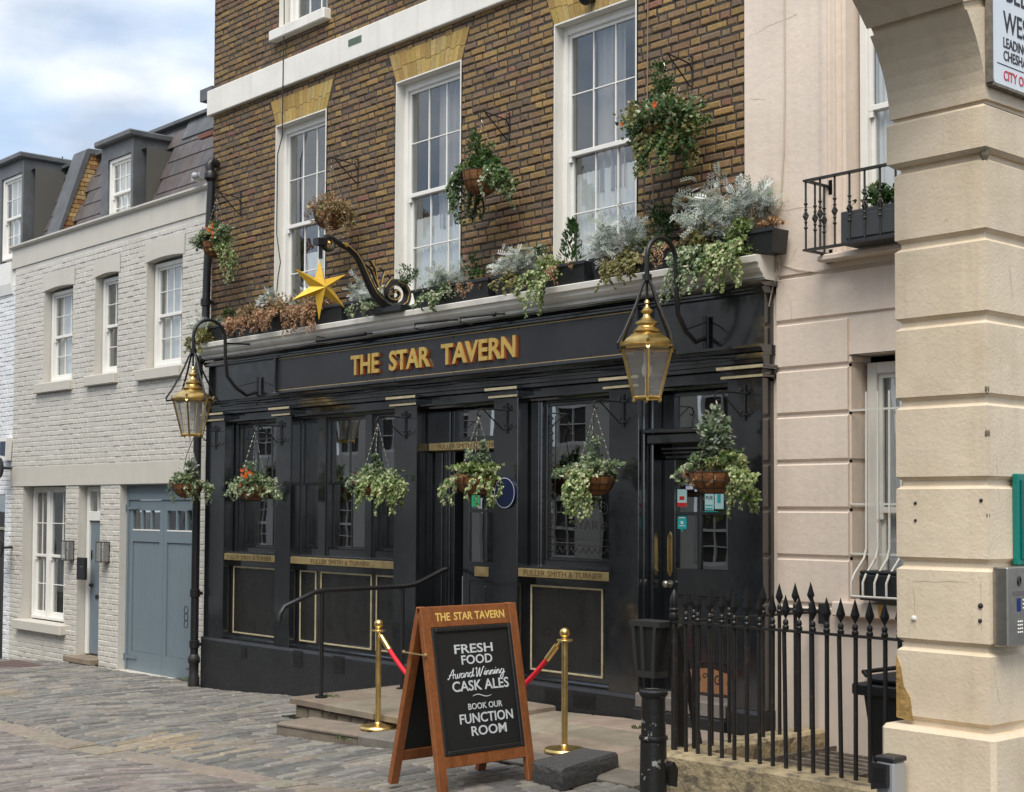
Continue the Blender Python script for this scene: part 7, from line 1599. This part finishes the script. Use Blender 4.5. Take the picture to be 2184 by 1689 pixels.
q.add([(0, 0, .065), (.030, 0, .125), (0, .010, .125), (-.030, 0, .125), (0, -.010, .125), (0, 0, .235)], [(0, 1, 2), (0, 2, 3), (0, 3, 4), (0, 4, 1), (5, 2, 1), (5, 3, 2), (5, 4, 3), (5, 1, 4)]); me_sp = q.mesh('spear_head', M['iron'])
xs_f = [-6.973 + .1108 * k for k in range(27)]
for x in xs_f: inst(me_bar, 'bar', rl, (x, wy, CZ - .005), (random.uniform(-.008, .008), random.uniform(-.012, .004), 0)); inst(me_sp, 'spear_head', rl, (x, wy, RZ + .004), (0, 0, math.radians(40)))
for k in range(8):
    y_ = wy + .19 + k * .2
    if y_ < -.12: inst(me_bar, 'bar', rl, (-7.065, y_, CZ - .005)); inst(me_sp, 'spear_head', rl, (-7.065, y_, RZ + .004), (0, 0, math.radians(40)))
g = MB(); g.tube([(-7.085, wy, .05), (-7.085, wy, RZ)], .024, 10); g.build('corner_post', M['iron_worn'], rl, smooth=True)
g = MB(); g.lathe([(.026, 0), (.034, .01), (.034, .05), (.028, .06), (.036, .075), (.037, .085), (.028, .095), (.031, .11), (.033, .14), (.026, .18), (.012, .215), (0, .23)], (-7.085, wy, RZ), 14); g.build('post_finial', M['iron'], rl, smooth=True)
g = MB(); g.box(-7.40, -7.045, -.045, -.03, RZ - .01, RZ + .01); g.box(-7.06, -6.97, -.06, -.04, RZ - .10, RZ + .06); g.build('wall_bracket', M['iron_worn'], rl)
# folding metal stand hung on the railing corner, and the ash bin
cb = thing('ash_bin', 'black metal ash bin strapped to the corner post of the railings', 'ash bin', (-7.25, -1.8, .75))
g = MB(); x0, x1 = -7.36, -7.13
g.add([(-7.40, -1.86, 1.13), (-7.12, -1.86, 1.13), (-7.12, -1.70, 1.13), (-7.40, -1.70, 1.13), (-7.34, -1.86, .74), (-7.16, -1.86, .74), (-7.16, -1.74, .74), (-7.34, -1.74, .74)], [(0, 1, 2, 3), (4, 7, 6, 5), (0, 4, 5, 1), (1, 5, 6, 2), (2, 6, 7, 3), (3, 7, 4, 0)]); g.build('bin_body', mat('grey_black_bin', (.014, .015, .015), .45), cb)
g = MB(); g.box(-7.41, -7.11, -1.875, -1.68, 1.10, 1.14); g.box(-7.34, -7.155, -1.875, -1.73, .735, .78)
for x_, dx in ((-7.385, .035), (-7.30, .02), (-7.17, -.02)): g.prism([(x_, 1.10), (x_ + .03, 1.10), (x_ + .03 + dx, .78), (x_ + dx, .78)], 1, -1.876, -1.8605)
g.build('bin_frame', mat('worn_bin_frame', (.03, .031, .028), .5), cb)
g = MB(); g.prism([(-1.62, .20), (-1.52, .20), (-1.60, .95), (-1.66, 1.08)], 0, -7.17, -7.145); g.prism([(-1.60, 1.08), (-1.38, .20), (-1.33, .20), (-1.55, 1.1)], 0, -7.20, -7.17); solo(g, 'folded_stand', M['iron'], 'narrow black folded metal stand leaning inside the railing corner', 'stand', (-7.15, -1.5, .2))
# wheelie bin by the pier
wb = thing('wheelie_bin', 'black plastic wheeled bin half hidden behind the cream pier', 'wheelie bin', (-5.4, -1.25, 0))
fx0, fx1, fy0, fy1 = -5.66, -5.12, -1.52, -1.0
g = MB(); z0, z1 = .0, .74
g.add([(fx0 + .12, fy0 + .06, z0), (fx1 - .06, fy0 + .06, z0), (fx1 - .06, fy1 - .06, z0), (fx0 + .12, fy1 - .06, z0), (fx0 + .04, fy0, z1), (fx1, fy0, z1), (fx1, fy1, z1), (fx0 + .04, fy1, z1)], [(0, 1, 5, 4), (1, 2, 6, 5), (2, 3, 7, 6), (3, 0, 4, 7), (0, 3, 2, 1), (4, 5, 6, 7)]); g.build('bin_body', M['plastic_black'], wb)
g = MB(); g.cbox(fx0 - .04, fx1 + .03, fy0 - .03, fy1 + .03, .741, .815, .01); g.build('bin_rim', M['plastic_black'], wb)
g = MB(); g.cbox(fx0 + .05, fx1 + .02, fy0 + .0, fy1, .816, .875, .025); g.tube([(fx0 + .03, fy0 + .05, .86), (fx0 + .0, fy0 + .05, .885), (fx0 + .0, fy1 - .05, .885), (fx0 + .03, fy1 - .05, .86)], .015, 8); g.build('lid', M['plastic_black'], wb)
g = MB()
for yy_ in (fy0 + .02, fy1 - .08): g.tube([(fx0 + .14, yy_, .10), (fx0 + .14, yy_ + .06, .10)], .10, 16)
g.build('wheel', M['plastic_black'], wb)
# sensor post
PXY = aY(1899, 1640, -3.84)
sp = thing('sensor_post', 'grey metal entry post with black reader head beside the cream pier', 'post', (-4.0, -3.66, 0))
sx, sy = PXY.x, -3.84
g = MB(); g.cbox(sx - .045, sx + .05, sy - .05, sy + .05, -.1, .80, .008); g.build('post', M['grey_metal'], sp)
g = MB(); g.cbox(sx - .05, sx + .055, sy - .055, sy + .055, .801, .825, .006); g.prism([(sx - .055, .67), (sx + .03, .69), (sx + .03, .79), (sx - .055, .795)], 1, sy - .075, sy - .0505); g.build('reader_head', M['plastic_black'], sp)
g = MB(); g.box(sx - .04, sx + .015, sy - .0775, sy - .0755, .71, .775); g.build('reader_window', M['glass_dark'], sp)
# loose cables on the frontage
for i, (pp, lb) in enumerate(((((413, 933), (398, 970), (392, 1000), (400, 1020)), 'watering tube looping down to the leftmost basket'), (((545, 925), (530, 970), (520, 985), (508, 1005)), 'thin cable down to the basket with orange flowers'), (((1272, 870), (1266, 885), (1266, 925), (1280, 970), (1295, 1000)), 'black cable looping from bracket to the basket before the etched window'), (((1020, 905), (1012, 925), (1016, 945), (1022, 990)), 'black cable looping to the basket before the recessed door'))):
    yb = -.53; g = MB(); g.tube([aY(px, py, yb) for px, py in pp], .0045, 5); solo(g, 'watering_tube', M['cable'], lb, 'tube', aY(*pp[0], yb))
g = MB(); g.tube([(x, -.212 - .004 * math.sin(x * 9), 3.236 + .008 * math.sin(x * 4.3) + .004 * math.sin(x * 13)) for x in [FX0 + .3 + k * .15 for k in range(57)]], .008, 5); solo(g, 'fascia_cable', M['iron'], 'thin black cable run along the moulding below the sign', 'cable', (-12, -.2, 3.24))
g = MB(); g.sphere((-6.6, KY - .05, .70), .03, 10, 8); solo(g, 'plaster_boss', M['window_white'], 'small round cream knob on the pink wall behind the railings', 'knob', (-6.6, KY, .7))
c = aY(1265, 5, 0); g = MB(); g.sphere((c.x, -.10, c.z + .02), .07, 12, 8); g.box(c.x - .04, c.x + .04, -.06, 0, c.z, c.z + .12); solo(g, 'security_camera', M['iron'], 'small black dome camera above the white band at the top edge', 'camera', c)
